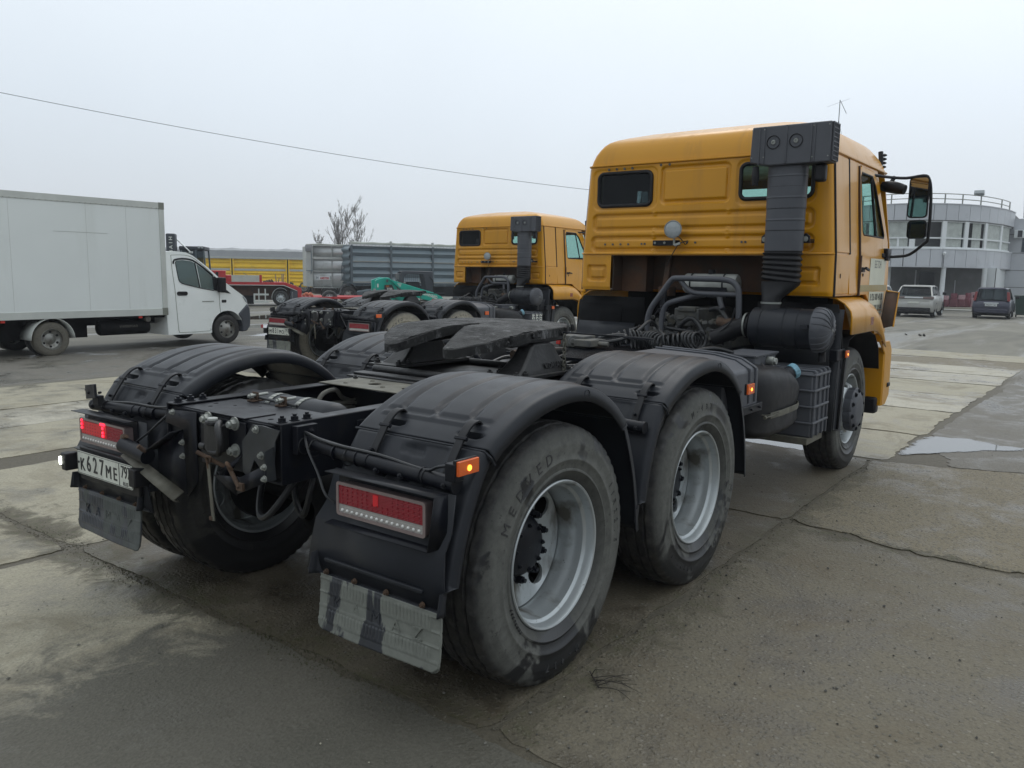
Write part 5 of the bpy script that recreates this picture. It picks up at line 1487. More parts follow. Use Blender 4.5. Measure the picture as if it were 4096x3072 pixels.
        for (y0, y1, z0, z1) in ((1.272, 1.442, 2.150, 2.515), (1.280, 1.446, 1.965, 2.130)):
            tl = lambda y_, z_: (5.59 - (y_ - 1.27) * .12, s * y_, z_)
            sh = rr(y0, y1, z0, z1, .035, 5)
            g = G(); rows = []
            for dx, k in ((0, 1.0), (.03, 1.0), (.06, .88), (.075, .6)):
                cy, cz = (y0 + y1) / 2, (z0 + z1) / 2
                rows.append([(tl(y_, z_)[0] + dx, s * (cy + (y_ - cy) * k), cz + (z_ - cz) * k) for y_, z_ in sh])
            mh = g.loft(rows, cap=True).build('mirror_housing', 'rubber', T, bev=.0, ang=50)
            g = G().add([(tl(y_, z_)[0] - .003, s * y_, z_) for y_, z_ in rr(y0 + .010, y1 - .010, z0 + .010, z1 - .010, .028, 5)], [tuple(range(24))])
            g.build('mirror_glass', 'mirror', mh)
        g = G().tube([(5.52, s * 1.06, 2.44), (5.50, s * 1.15, 2.425), (5.48, s * 1.26, 2.395)], lambda t: .042 + .012 * math.sin(PI * t), n=16)
        rm = g.build('kerb_mirror', 'rubber', T, ang=70)
        G().cyl((5.51, s * 1.13, 2.46), (5.55, s * 1.15, 2.52), .018, n=10).build('kerb_mirror_mount', 'rubber', rm)
    g = G().tube([(5.50, -1.02, 2.56), (5.52, -1.03, 2.66), (5.53, -1.02, 2.75)], .022, n=8)
    for k in range(4): g.lathe([(0, .001), (.01, .022), (.02, .022), (.03, .001)], (5.55, -1.05, 2.60 + .035 * k), 'z', 10)
    g.build('roof_lamp_bracket', 'rubber', T)

t1 = build_tractor('tractor_unit')
build_cab(t1)
tag(t1, 'yellow cabbed three-axle tractor unit in the foreground, black plastic fenders and lit tail lamp', 'truck', 'yellow tractor units parked side by side')
t1.location = (0, 0, 0)

SMALL = {'frame_bolts', 'wall_plug', 'holder_bolts', 'flap_bolts', 'pintle_bolts', 'head_screw', 'plate_bolts', 'engine_fittings', 'clear_led', 'red_led', 'walkway_grate', 'intake_grille', 'frame_reinforcement', 'grease_clots', 'fender_seam', 'cast_lettering', 'raised_lettering', 'lettering', 'plate_characters', 'strap_buckle', 'bracket_bolt'}
def split_loose(o):
    me = o.data; n_ = len(me.vertices); par = list(range(n_))
    def find(i):
        while par[i] != i: par[i] = par[par[i]]; i = par[i]
        return i
    for e_ in me.edges:
        a_, b_ = find(e_.vertices[0]), find(e_.vertices[1])
        if a_ != b_: par[a_] = b_
    isl = {}
    for p in me.polygons: isl.setdefault(find(p.vertices[0]), []).append(p.index)
    if len(isl) < 2: return
    first = True
    for fs in isl.values():
        mp_ = {}; vs = []; ff = []
        for pi in fs:
            q = []
            for v in me.polygons[pi].vertices:
                if v not in mp_: mp_[v] = len(vs); vs.append(tuple(me.vertices[v].co))
                q.append(mp_[v])
            ff.append(tuple(q))
        m2 = bpy.data.meshes.new(o.name.split('.')[0]); m2.from_pydata(vs, [], ff); m2.update(); m2.materials.append(me.materials[0])
        m2.polygons.foreach_set('use_smooth', [True] * len(m2.polygons)); m2.set_sharp_from_angle(angle=R(40))
        if first: first = False; keep = m2
        else:
            n2 = o.copy(); n2.data = m2; COL.objects.link(n2)
    o.data = keep
def walk(o):
    yield o
    for c in list(o.children): yield from walk(c)
def tidy(T):
    for o in list(walk(T)):
        if o.type != 'MESH': continue
        nm = o.name.split('.')[0]
        if nm in SMALL: o['kind'] = 'stuff'
        elif nm in ('breather_pipe', 'hook', 'engine_hose', 'air_lines', 'hose_loom', 'brake_hoses', 'harness', 'cover_rib', 'box_rib', 'wiring', 'clamp', 'rubber_seal', 'air_line', 'filter_band', 'tank_band', 'head_recess', 'head_rib', 'connector'): split_loose(o)
tidy(t1)
t2 = copy_tree(t1)
t2.name = 'tractor_unit'
t2.location = (6.298, 7.0005, -0.052)
t2.rotation_euler = (R(-0.3), R(0.42), R(0.56))
tag(t2, 'second yellow tractor unit parked behind the foreground one, with pale muddy tyres and unlit lamps', 'truck')

def plate_text(T, main, region, flag='RUS'):
    pl = [c for c in T.children if c.name.startswith('number_plate')][0]
    g = G()
    ex, ey = (0, -1, 0), (0, 0, 1)
    widths = {'K': .058, '6': .060, '2': .060, '7': .058, 'M': .066, 'E': .052, '8': .060, '3': .060, '1': .046, 'O': .060}
    y = 1.100
    for ch in main:
        small = ch.isalpha()
        w_ = widths[ch] * (.98 if small else 1)
        for q_ in (-1, 0, 1): text_on(g, ch, .088 if small else .112, (-.7405 - .0003 * q_, y - w_ / 2 + .0019 * q_, (.642 if small else .652) + .0008 * q_), ex, ey, .0006, 0, .82 if small else .74)
        y -= w_ + .003
    for q_ in (-1, 1): text_on(g, region, .082, (-.7405 - .0003 * q_, .663 + .0012 * q_, .665), ex, ey, .0006, 0, .70)
    text_on(g, flag, .026, (-.7405, .668, .612), ex, ey, .0006, 0)
    g.tube([(-.741, .722, .60), (-.741, .722, .703)], .0014, n=4, smooth=0)
    g.tube([(-.7405, y_, z_) for y_, z_ in rr(.611, 1.121, .599, .704, .008)], .0012, n=4, closed=True, smooth=1)
    for yy in (1.108, .625): g.cyl((-.740, yy, .652), (-.743, yy, .652), .006, n=10)
    g.build('plate_characters', 'print_black', pl)
plate_text(t1, 'K627ME', '797')
plate_text(t2, 'M831MO', '797')

# the second truck: lamps off, pale mud on its wheels
def walk(o):
    yield o
    for c in o.children: yield from walk(c)
for o in list(walk(t2)):
    b = o.name.split('.')[0]
    if b in ('lit_led', 'glowing_zone', 'marker_bulb', 'sticker', 'stripe', 'loose_wire', 'lettering', 'raised_lettering', 'wire_plug', 'chain_link', 'walkway_grate', 'clamp', 'clamp_bolt'):
        if b in ('lettering', 'sticker', 'stripe', 'raised_lettering', 'clamp_bolt', 'loose_wire', 'lit_led', 'glowing_zone', 'marker_bulb', 'wire_plug'):
            bpy.data.objects.remove(o); continue
    if b == 'plate_lamp' or b == 'tyre' or b == 'wheel' or b == 'mud_flap' or b == 'tyre':
        me = o.data.copy(); o.data = me; me.materials.clear()
        me.materials.append(M[{'plate_lamp': 'lens_clear', 'tyre': 'tyre_pale', 'wheel': 'rim', 'mud_flap': 'flap'}[b]])
# the front wheel of the second truck is cleaner
for o in t2.children:
    if o.name.startswith('wheel') and abs(o.location.x - WB) < .1:
        for c in o.children:
            if c.name.split('.')[0] == 'tyre': c.data.materials.clear(); c.data.materials.append(M['tyre'])
# phone number daubed on the second truck's ribbed box
rbx = [c for c in t2.children if c.name.startswith('ribbed_box')][0]
g = G()
for k, (txt, xx) in enumerate((('8926', 3.44), ('0326', 3.56), ('1025', 3.68))):
    text_on(g, txt, .115, (xx, -1.2045, .80), (0, 0, 1), (1, 0, 0), .0008, .002, .9)
g.build('painted_number', 'print_white', rbx)
# ================================================================ ground
def ground_mat(name, light, dark, agg=0.0, wet=0.45, grain=60, dirt=0.5, tint=(0.13, 0.115, 0.075), rlo=0.22, rhi=0.75, soil_line=0.0):
    mt, n, b = new_mat(name)
    geo = n.nodes.new('ShaderNodeNewGeometry'); v = geo.outputs['Position']
    big = noise_tex(n, v, 0.75, 9, 0.66, 0.6)
    mid = noise_tex(n, v, 2.6, 9, 0.68, 0.6)
    fine = noise_tex(n, v, grain, 4, 0.7)
    s = mth(n, 'ADD', mth(n, 'MULTIPLY', big, 0.55), mth(n, 'MULTIPLY', mid, 0.45))
    mask = ramp(n, s, [(wet - 0.055, 1.0), (wet + 0.055, 0.0)])
    c1 = ramp(n, fine, [(0.28, tuple(x * 0.72 for x in light)), (0.72, tuple(x * 1.22 for x in light))])
    c2 = ramp(n, fine, [(0.28, tuple(x * 0.68 for x in dark)), (0.72, tuple(x * 1.3 for x in dark))])
    cc = mixc(n, mask, c1, c2)
    # brownish soil film, blotchy
    soil = ramp(n, noise_tex(n, v, 1.3, 10, 0.72, 0.9), [(0.50, 0.0), (0.64, dirt)])
    cc = mixc(n, soil, cc, tint)
    # spots: small stains and dark pits
    sp1 = ramp(n, noise_tex(n, v, 9, 5, 0.6, 0.4), [(0.64, 0.0), (0.69, 0.6)])
    cc = mixc(n, sp1, cc, tuple(x * 0.42 for x in light))
    sp2 = ramp(n, noise_tex(n, v, 38, 3, 0.6), [(0.66, 0.0), (0.71, 0.75)])
    cc = mixc(n, sp2, cc, tuple(x * 0.35 for x in light))
    h = mth(n, 'ADD', mth(n, 'MULTIPLY', fine, 0.45), mid)
    if agg:
        vo = n.nodes.new('ShaderNodeTexVoronoi'); vo.inputs['Scale'].default_value = 42; n.links.new(v, vo.inputs['Vector'])
        stone = ramp(n, vo.outputs[0], [(0.22, 1.0), (0.42, 0.0)])
        sel = n.nodes.new('ShaderNodeSeparateColor'); n.links.new(vo.outputs[1], sel.inputs[0])
        stc = ramp(n, sel.outputs[0], [(0.0, (0.05, 0.05, 0.045)), (0.5, (0.13, 0.12, 0.10)), (0.85, (0.20, 0.175, 0.125)), (1.0, (0.30, 0.28, 0.24))])
        cc = mixc(n, mth(n, 'MULTIPLY', stone, agg), cc, stc)
        h = mth(n, 'ADD', h, mth(n, 'MULTIPLY', stone, 0.6 * agg))
    # soil and moss washed into the joints between the slabs
    sx = n.nodes.new('ShaderNodeSeparateXYZ'); n.links.new(v, sx.inputs[0])
    wob = mth(n, 'MULTIPLY', mth(n, 'SUBTRACT', noise_tex(n, v, 3.2, 9, 0.72, 0.7), 0.5), 1.1)
    def near(ax, c, wd, lo=None):
        dd = mth(n, 'ABSOLUTE', mth(n, 'SUBTRACT', sx.outputs[ax], c))
        m_ = ramp(n, mth(n, 'ADD', dd, wob), [(0.0, 1.0), (wd * 0.5, 0.8), (wd, 0.0)])
        return m_
    m1 = mth(n, 'MULTIPLY', near('X', -0.5, 0.22), ramp(n, mth(n, 'ADD', mth(n, 'MULTIPLY', sx.outputs['Y'], 0.1), 0.5), [(0.36, 0.0), (0.39, 1.0), (0.90, 1.0), (0.93, 0.0)]))
    m2 = mth(n, 'MULTIPLY', near('Y', -1.30, 0.14), ramp(n, mth(n, 'MULTIPLY', sx.outputs['X'], 0.1), [(0.0, 0.8), (0.50, 0.7), (0.53, 0.0)]))
    m3 = mth(n, 'MULTIPLY', near('X', 2.58, 0.06), ramp(n, mth(n, 'MULTIPLY', sx.outputs['Y'], -0.1), [(0.13, 0.0), (0.14, 1.0)]))
    js = mth(n, 'MAXIMUM', mth(n, 'MAXIMUM', m1, m2), m3)
    jc = ramp(n, noise_tex(n, v, 14, 6, 0.7), [(0.30, (0.052, 0.045, 0.030)), (0.48, (0.088, 0.075, 0.049)), (0.60, (0.064, 0.061, 0.030)), (0.75, (0.13, 0.112, 0.077))])
    cc = mixc(n, js, cc, jc)
    # brown film over the rear-left slab towards the camera
    sl = mth(n, 'MULTIPLY', ramp(n, mth(n, 'ADD', mth(n, 'MULTIPLY', sx.outputs['Y'], 0.1), mth(n, 'MULTIPLY', wob, 0.22)), [(0.015, 1.0), (0.065, 0.0)]), ramp(n, mth(n, 'ADD', mth(n, 'MULTIPLY', sx.outputs['X'], 0.1), 0.5), [(0.46, 1.0), (0.50, 0.0)]))
    cf = ramp(n, fine, [(0.28, (0.070, 0.065, 0.050)), (0.72, (0.122, 0.114, 0.090))])
    cc = mixc(n, mth(n, 'MULTIPLY', sl, soil_line), cc, cf)
    n.links.new(cc, b.inputs['Base Color'])
    rg = mixc(n, mask, rhi, rlo)
    rg = mixc(n, mth(n, 'MULTIPLY', soil, 0.7), rg, rhi)
    n.links.new(rg, b.inputs['Roughness'])
    bump(n, b, h, 0.8, 0.018)
    return mt
GM = {
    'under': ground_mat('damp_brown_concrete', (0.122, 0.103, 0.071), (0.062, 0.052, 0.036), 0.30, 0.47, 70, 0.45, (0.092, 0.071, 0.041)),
    'near': ground_mat('worn_brown_concrete', (0.140, 0.122, 0.086), (0.082, 0.070, 0.049), 0.38, 0.46, 75, 0.55, (0.102, 0.079, 0.046), .3),
    'light': ground_mat('pale_concrete', (0.325, 0.298, 0.222), (0.150, 0.133, 0.094), 0.15, 0.45, 80, 0.65, (0.150, 0.126, 0.079), .25, .75, 1.0),
    'band': ground_mat('pale_damp_concrete', (0.40, 0.375, 0.305), (0.185, 0.165, 0.123), 0.12, 0.48, 60, 0.80, (0.175, 0.148, 0.095)),
    'agg': ground_mat('exposed_aggregate_concrete', (0.172, 0.146, 0.096), (0.100, 0.084, 0.055), 0.70, 0.46, 75, 0.40, (0.140, 0.114, 0.065)),
    'asphalt': ground_mat('worn_asphalt', (0.142, 0.132, 0.113), (0.086, 0.080, 0.067), 0.4, 0.47, 70, 0.40, (0.112, 0.097, 0.069)),
}
def yard_mat():
    mt, n, b = new_mat('yard_surface')
    geo = n.nodes.new('ShaderNodeNewGeometry'); v = geo.outputs['Position']
    fine = noise_tex(n, v, 45, 5, 0.72)
    big = noise_tex(n, stretch(n, v, (0.16, 0.42, 1)), 1.0, 9, 0.66, 0.7)
    cc = ramp(n, big, [(0.34, (0.055, 0.053, 0.045)), (0.48, (0.115, 0.108, 0.085)), (0.60, (0.165, 0.155, 0.122)), (0.72, (0.21, 0.205, 0.17))])
    g2 = ramp(n, fine, [(0.3, 0.72), (0.7, 1.2)])
    cc = mixc(n, 0.8, cc, g2, 'MULTIPLY')
    # long damp streaks
    dm = ramp(n, noise_tex(n, stretch(n, v, (0.05, 0.5, 1)), 1.0, 6, 0.6, 0.5), [(0.40, 1.0), (0.50, 0.0)])
    cc = mixc(n, mth(n, 'MULTIPLY', dm, 0.45), cc, (0.07, 0.068, 0.058))
    sx = n.nodes.new('ShaderNodeSeparateXYZ'); n.links.new(v, sx.inputs[0])
    inx = mth(n, 'MULTIPLY', mth(n, 'LESS_THAN', sx.outputs['X'], 19.0), mth(n, 'LESS_THAN', mth(n, 'ABSOLUTE', sx.outputs['Y']), 8.9))
    cc = mixc(n, inx, cc, ramp(n, fine, [(0.3, (0.055, 0.048, 0.033)), (0.7, (0.110, 0.095, 0.066))]))
    n.links.new(cc, b.inputs['Base Color'])
    n.links.new(mixc(n, dm, 0.75, 0.30), b.inputs['Roughness'])
    bump(n, b, mth(n, 'ADD', fine, mth(n, 'MULTIPLY', noise_tex(n, v, 6, 6, 0.7), 2.0)), 0.5, 0.015)
    return mt
GM['yard'] = yard_mat()

def gz(x, y):
    d = math.hypot(x - 1, y)
    return ground_z(x, y) if d < 80 else ground_z(1 + 80, 0)
BASE = -0.005
def spaced(a, b, near0, near1, fine, coarse):
    out_ = [a]; x = a
    while x < b:
        dist = max(near0 - x, x - near1, 0)
        x += min(coarse, fine + dist * 0.12); out_.append(min(x, b))
    return out_
xs = spaced(-60, 700, -4, 30, 1.0, 60); ys = spaced(-300, 500, -6, 30, 1.0, 60)
g = G(); nx = len(xs)
for y in ys:
    for x in xs: g.v.append((x, y, gz(x, y) + BASE))
for j in range(len(ys) - 1):
    for i in range(nx - 1): a = j * nx + i; g.f.append((a, a + 1, a + nx + 1, a + nx))
ground = g.build('ground', GM['yard']); tag(ground, kind='structure')

rnd = random.Random(11)
def slab(x0, x1, y0, y1, mat, dz=0.0, jag=.010, gap=.012, pts=None, name='concrete_slab', chip=.05):
    """one cast slab: irregular, chipped outline, real thickness"""
    if pts is None:
        pts = [(x0 + gap, y0 + gap), (x1 - gap, y0 + gap), (x1 - gap, y1 - gap), (x0 + gap, y1 - gap)]
    loop = []
    for i in range(len(pts)):
        a = Vector(pts[i]); b = Vector(pts[(i + 1) % len(pts)]); L = (b - a).length; n_ = max(2, int(L / (.045 if min(abs(a.x), abs(b.x)) < 6 and abs(a.y) < 9 else .11))); nrm = Vector((-(b - a).y, (b - a).x)).normalized()
        for k in range(n_):
            t = k / n_; p = a.lerp(b, t)
            o = noise.noise(Vector((p.x * 2.3, p.y * 2.3, i * 7.1))) * jag * 2.4 + noise.noise(Vector((p.x * 9, p.y * 9, i * 3.1))) * jag * 1.4 + noise.noise(Vector((p.x * 24, p.y * 24, i))) * jag * .8
            c = min(t, 1 - t) * L
            if c < chip * 1.5: o += (chip * 1.5 - c) * .5
            loop.append(tuple(p + nrm * max(o, -gap * .7)))
    g = G()
    ex = []
    if max(x1 - x0, y1 - y0) > 4 and pts is not None:
        pass
    plate(g, loop, [], lambda u, v: (u, v, gz(u, v) + dz), (0, 0, -.030))
    return g.build(name, GM[mat], ground, ang=25, fix=False, bev=.004)
# near field
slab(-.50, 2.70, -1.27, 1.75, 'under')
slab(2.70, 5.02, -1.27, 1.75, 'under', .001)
slab(-7.0, -.50, -8.0, 1.75, 'light', -.003, gap=.018, jag=.016)
slab(-7.0, -.50, 1.75, 4.05, 'light', .0, gap=.03, jag=.02)
slab(-.50, 5.02, 1.75, 4.05, 'light', -.003)
slab(-7.0, 5.02, 4.42, 5.80, 'light', .0)
slab(-7.0, 5.02, 5.80, 6.95, 'band', -.002)
slab(-7.0, 5.02, 6.95, 8.85, 'light', .001)
slab(0, 0, 0, 0, 'near', -.002, pts=[(-.485, -8), (2.42, -8), (2.52, -2.6), (2.50, -2.04), (2.62, -1.72), (2.675, -1.290), (-.485, -1.290)], jag=.02)
slab(0, 0, 0, 0, 'agg', .002, pts=[(2.60, -3.4), (5.6, -3.4), (5.10, -1.80), (4.98, -1.290), (2.70, -1.290), (2.655, -1.72), (2.53, -2.04), (2.55, -2.6)], jag=.022)
slab(0, 0, 0, 0, 'near', -.003, pts=[(2.5, -9), (8, -9), (6.2, -4.5), (5.4, -3.47), (2.58, -3.47), (2.5, -4)], jag=.02)
# cross strips to the right of the truck and on to the far end
xj = [5.06, 6.55, 8.45, 10.22, 12.02, 13.62, 15.2, 17.0, 18.9]
for k in range(len(xj) - 1):
    e0 = -1.40 - .03 * k
    slab(xj[k], xj[k + 1], e0, 1.9, ('light', 'light', 'band', 'light', 'band', 'band', 'agg', 'light')[k], (0 if k < 2 else .003 * ((k * 7) % 3 - 1)), gap=.022, jag=.02)
    slab(xj[k], xj[k + 1], 1.95, 5.6, ('band', 'light')[k % 2], .004 * ((k * 5) % 3 - 1), gap=.03, jag=.02)
# asphalt lane right of the strips
slab(0, 0, 0, 0, 'asphalt', -.001, pts=[(5.15, -1.86), (5.7, -3.4), (8.2, -9), (40, -9), (40, -2.2), (19, -1.70), (12, -1.60), (7.2, -1.48), (6.55, -1.47), (6.0, -1.62)], jag=.03, name='asphalt_lane')
slab(0, 0, 0, 0, 'asphalt', -.004, pts=[(-9, 8.95), (-2, 9.15), (2.2, 9.05), (5.0, 8.95), (14, 9.6), (15, 12.2), (6, 13.2), (-9, 12.5)], jag=.03, name='asphalt_lane')

# puddles: flat water sheets
def water_mat():
    mt = bpy.data.materials.new('puddle_water'); mt.use_nodes = True
    n = mt.node_tree; n.nodes.clear()
    o = n.nodes.new('ShaderNodeOutputMaterial'); b = n.nodes.new('ShaderNodeBsdfPrincipled'); tr = n.nodes.new('ShaderNodeBsdfTransparent'); ms = n.nodes.new('ShaderNodeMixShader')
    geo = n.nodes.new('ShaderNodeNewGeometry'); v = geo.outputs['Position']
    at = n.nodes.new('ShaderNodeAttribute'); at.attribute_name = 'rim'
    n.links.new(ramp(n, noise_tex(n, v, 3, 5), [(0.3, (0.035, 0.034, 0.028)), (0.7, (0.055, 0.052, 0.044))]), b.inputs['Base Color'])
    b.inputs['Roughness'].default_value = 0.03; b.inputs['IOR'].default_value = 2.1
    s = mth(n, 'ADD', mth(n, 'MULTIPLY', at.outputs['Fac'], 1.0), mth(n, 'MULTIPLY', mth(n, 'SUBTRACT', noise_tex(n, v, 5.0, 9, 0.72, 0.6), 0.5), 1.1))
    f = ramp(n, s, [(0.22, 0.0), (0.27, 0.55), (0.40, 1.0)])
    n.links.new(f, ms.inputs[0]); n.links.new(tr.outputs[0], ms.inputs[1]); n.links.new(b.outputs[0], ms.inputs[2]); n.links.new(ms.outputs[0], o.inputs[0])
    bump(n, b, noise_tex(n, v, 3.0, 2), 0.02, 0.01)
    return mt
GM['water'] = water_mat()
def puddle(pts, z=.0035, ext=1.18):
    """flat water sheet; its rim thins out irregularly into the damp concrete"""
    V = [Vector(p) for p in pts]; c = sum(V, Vector((0, 0))) / len(V)
    loop = []
    for i in range(len(V)):
        for k in range(5):
            t = k / 5; p0, p1, p2, p3 = V[i - 1], V[i], V[(i + 1) % len(V)], V[(i + 2) % len(V)]
            loop.append(0.5 * ((2 * p1) + (p2 - p0) * t + (2 * p0 - 5 * p1 + 4 * p2 - p3) * t * t + (3 * p1 - p0 - 3 * p2 + p3) * t ** 3))
    zz = gz(c.x, c.y) + z
    ks = [ext, 1.08, 1.0, .9, .75, .5, .2]
    me_v = []; at = []
    for k in ks:
        for p in loop: q = c + (p - c) * k; me_v.append((q.x, q.y, zz)); at.append((ext - k) / (ext - .5))
    me_v.append((c.x, c.y, zz)); at.append(2.0)
    n_ = len(loop); fs = []
    for j_ in range(len(ks) - 1):
        for i in range(n_): fs.append((j_ * n_ + i, j_ * n_ + (i + 1) % n_, (j_ + 1) * n_ + (i + 1) % n_, (j_ + 1) * n_ + i))
    for i in range(n_): fs.append(((len(ks) - 1) * n_ + i, (len(ks) - 1) * n_ + (i + 1) % n_, len(me_v) - 1))
    g = G().add(me_v, fs)
    o = g.build('puddle', GM['water'], fix=True)
    a = o.data.attributes.new('rim', 'FLOAT', 'POINT'); a.data.foreach_set('value', at)
    tag(o, kind='structure'); return o
puddle([(5.40, -1.40), (5.85, -1.395), (6.445, -1.43), (6.591, -1.54), (6.678, -1.778), (6.62, -1.95), (6.52, -2.10), (6.54, -2.32), (6.40, -2.32), (6.15, -2.05), (5.816, -1.77), (5.576, -1.60)], .004, 1.12)
puddle([(5.04, .1), (5.00, -.74), (5.26, -.72), (5.42, -.35), (5.40, .30), (5.2, .6)], .003, 1.2)
puddle([(8.8, 13.0), (10.4, 12.9), (13.6, 14.6), (14.4, 15.8), (12.2, 15.6), (10.0, 14.6)], .004, 1.3)
puddle([(10.6, 15.8), (12.6, 16.6), (15.2, 18.6), (14.2, 18.9), (11.8, 17.6)], .004, 1.3)
puddle([(9.0, 11.6), (10.2, 11.7), (11.4, 12.7), (10.3, 12.5)], .004, 1.3)
puddle([(12.5, 20.0), (15.5, 20.3), (18.2, 22.5), (16.2, 22.9)], .004, 1.3)
puddle([(9.6, 3.0), (9.9, .6), (10.1, .7), (10.05, 2.9)], .004, 1.5)

# loose stones and moss
def stones(name, n_, fn, s0, s1, mat, seed):
    r = random.Random(seed); g = G()
    base = [(0, 0, .6), (.6, .1, .1), (.1, .7, 0), (-.6, .2, .1), (-.1, -.6, 0), (0, 0, -.4)]
    faces = [(0, 1, 2), (0, 2, 3), (0, 3, 4), (0, 4, 1), (5, 2, 1), (5, 3, 2), (5, 4, 3), (5, 1, 4)]
    for k in range(n_):
        p = fn(r)
        if p is None: continue
        s = s0 + (s1 - s0) * r.random() ** 4; a = r.random() * 6.28; ca, sa = math.cos(a), math.sin(a)
        vs = []
        for bx_, by_, bz_ in base:
            bx_ += r.uniform(-.2, .2); by_ += r.uniform(-.2, .2)
            vs.append((p[0] + s * (bx_ * ca - by_ * sa) * 1.2, p[1] + s * (bx_ * sa + by_ * ca), gz(p[0], p[1]) + p[2] + s * (bz_ * .8 + .15)))
        g.add(vs, faces)
    o = g.build(name, mat, ang=20, fix=False); tag(o, kind='stuff'); return o
def near_pt(r):
    if r.random() < .5: return (r.uniform(-2.2, 4), r.uniform(-4.2, 1.5), 0)
    return (r.gauss(1.0, 2.2), r.gauss(-1.9, .8), 0)
gm1 = pm('grey_stone', (0.13, 0.125, 0.105), 0.8, var=0.5, scale=3)
gm2 = pm('dark_stone', (0.045, 0.042, 0.036), 0.7, var=0.5, scale=3)
gm3 = pm('pale_stone', (0.30, 0.28, 0.22), 0.8, var=0.3, scale=3)
tag(stones('gravel', 2600, near_pt, .0015, .012, gm1, 1), 'small grey grit scattered over the damp concrete in the foreground', 'gravel')
tag(stones('gravel', 900, near_pt, .002, .014, gm2, 2), 'dark wet pebbles lying on the concrete in the foreground', 'gravel')
tag(stones('gravel', 420, near_pt, .0015, .009, gm3, 3), 'pale chips of stone on the brown concrete in the foreground', 'gravel')
def seam_pt(r):
    k = r.random()
    if k < .62:
        y = r.choice([r.gauss(1.5, .5), r.gauss(.3, .4), r.gauss(-.6, .3), r.uniform(-1.1, 3.5)]); return (-.50 + r.gauss(0, .035 + .05 * abs(noise.noise(Vector((0, y * 2, 3))))), y, -.006)
    if k < .85: return (r.uniform(-.5, 5), -1.29 + r.gauss(0, .05), -.003)
    return (2.6 + r.gauss(0, .05), r.uniform(-3.2, -1.3), -.010)
tag(stones('joint_grit', 6500, seam_pt, .002, .012, pm('soil_clods', (0.075, 0.066, 0.046), 0.9, var=0.5, scale=4), 4), 'brown grit and soil clods collected along the slab joints', 'soil')
r = random.Random(8); g = G()
for k in range(2600):
    q = r.random()
    y = r.choice([r.gauss(.95, .35), r.gauss(.15, .25), r.gauss(-.35, .3), r.uniform(-.8, 2.4)]); x = -.49 + r.gauss(0, .04) + .03 * math.sin(y * 4)
    h = r.uniform(.003, .014); a = r.random() * 6.28; w_ = r.uniform(.002, .005)
    z0 = gz(x, y) - .012
    dx, dy = math.cos(a) * w_, math.sin(a) * w_; lx, ly = r.uniform(-.006, .006), r.uniform(-.006, .006)
    g.add([(x - dx, y - dy, z0), (x + dx, y + dy, z0), (x + lx, y + ly, z0 + h + .006)], [(0, 1, 2)])
tag(g.build('moss', 'moss', fix=False), 'low moss growing in the joint behind the rear axle', 'moss', kind='stuff')
# twig by the rear tyre
g = G()
base = Vector((.02, -1.42, .004))
for k, (dx, dy, dz) in enumerate(((-.02, -.16, .01), (.05, -.13, .018), (.10, -.07, .006), (-.05, -.10, .02), (.02, -.21, .004), (.08, -.15, .004), (-.03, -.05, .03))):
    p = base + Vector((.01 * k, .012 * k, 0)); m_ = p + Vector((dx * .5 + .01, dy * .5, dz + .008)); e_ = p + Vector((dx, dy, dz * .4))
    g.tube([p, m_, e_], lambda t: .0022 * (1 - .7 * t), n=5)
    g.tube([m_, m_ + Vector((dx * .3 + .02, dy * .2 - .02, .004))], .0010, n=4, smooth=0)
g.tube([base, base + Vector((.08, .09, .005))], .0028, n=5, smooth=0)
tag(g.build('twig', 'twig'), 'small dark twig lying on the concrete beside the rear tyre', 'twig')
for (x, y) in ((25.2, 2.1),):
    g = G()
    for k in range(5): g.obox((x + r.uniform(-.2, .2), y + r.uniform(-.3, .3), gz(x, y) + .03), (r.uniform(.03, .08), r.uniform(.03, .08), r.uniform(.015, .04)), (r.random(), r.random(), r.random()))
    o = g.build('rubble', gm2, bev=.01)
    tag(o, 'few dark lumps of rubble lying on the open yard before the parked cars', 'rubble')

# ================================================================ box van
def road_wheel(parent, x, y, z, r, w_, s, mat='tyre_dark', rim='rim_dirty', rr_=.58, hub_out=.0, holes=6, name='wheel'):
    """generic wheel with tyre, rim and hub; s is the outward side"""
    g = G().lathe([(-w_ / 2, r * .62), (-w_ * .5, r * .85), (-w_ * .42, r * .97), (-w_ * .3, r), (w_ * .3, r), (w_ * .42, r * .97), (w_ * .5, r * .85), (w_ * .46, r * rr_ * 1.03)], n=40, sgn=s)
    ty = g.build(name, mat, parent, loc=(x, y, z), ang=50)
    g = G().lathe([(w_ * .44, r * rr_ * 1.04), (w_ * .48, r * rr_), (w_ * .36, r * rr_ * .95), (w_ * .18, r * rr_ * .88), (w_ * .16 + hub_out, r * rr_ * .55), (w_ * .22 + hub_out, r * rr_ * .35), (w_ * .25 + hub_out, r * rr_ * .30), (w_ * .25 + hub_out, .001)], n=40, sgn=s)
    rm = g.build('rim', rim, ty, ang=35)
    g = G()
    for k in range(holes):
        a = 2 * PI * (k + .5) / holes; rad = r * rr_ * .72
        off = w_ * .17 + hub_out * .5 + .004
        g.cyl((rad * math.cos(a), s * (off - .02), rad * math.sin(a)), (rad * math.cos(a), s * (off + .006), rad * math.sin(a)), r * rr_ * .115, n=12)
    g.build('rim_hole', 'deep_black', ty)
    return ty

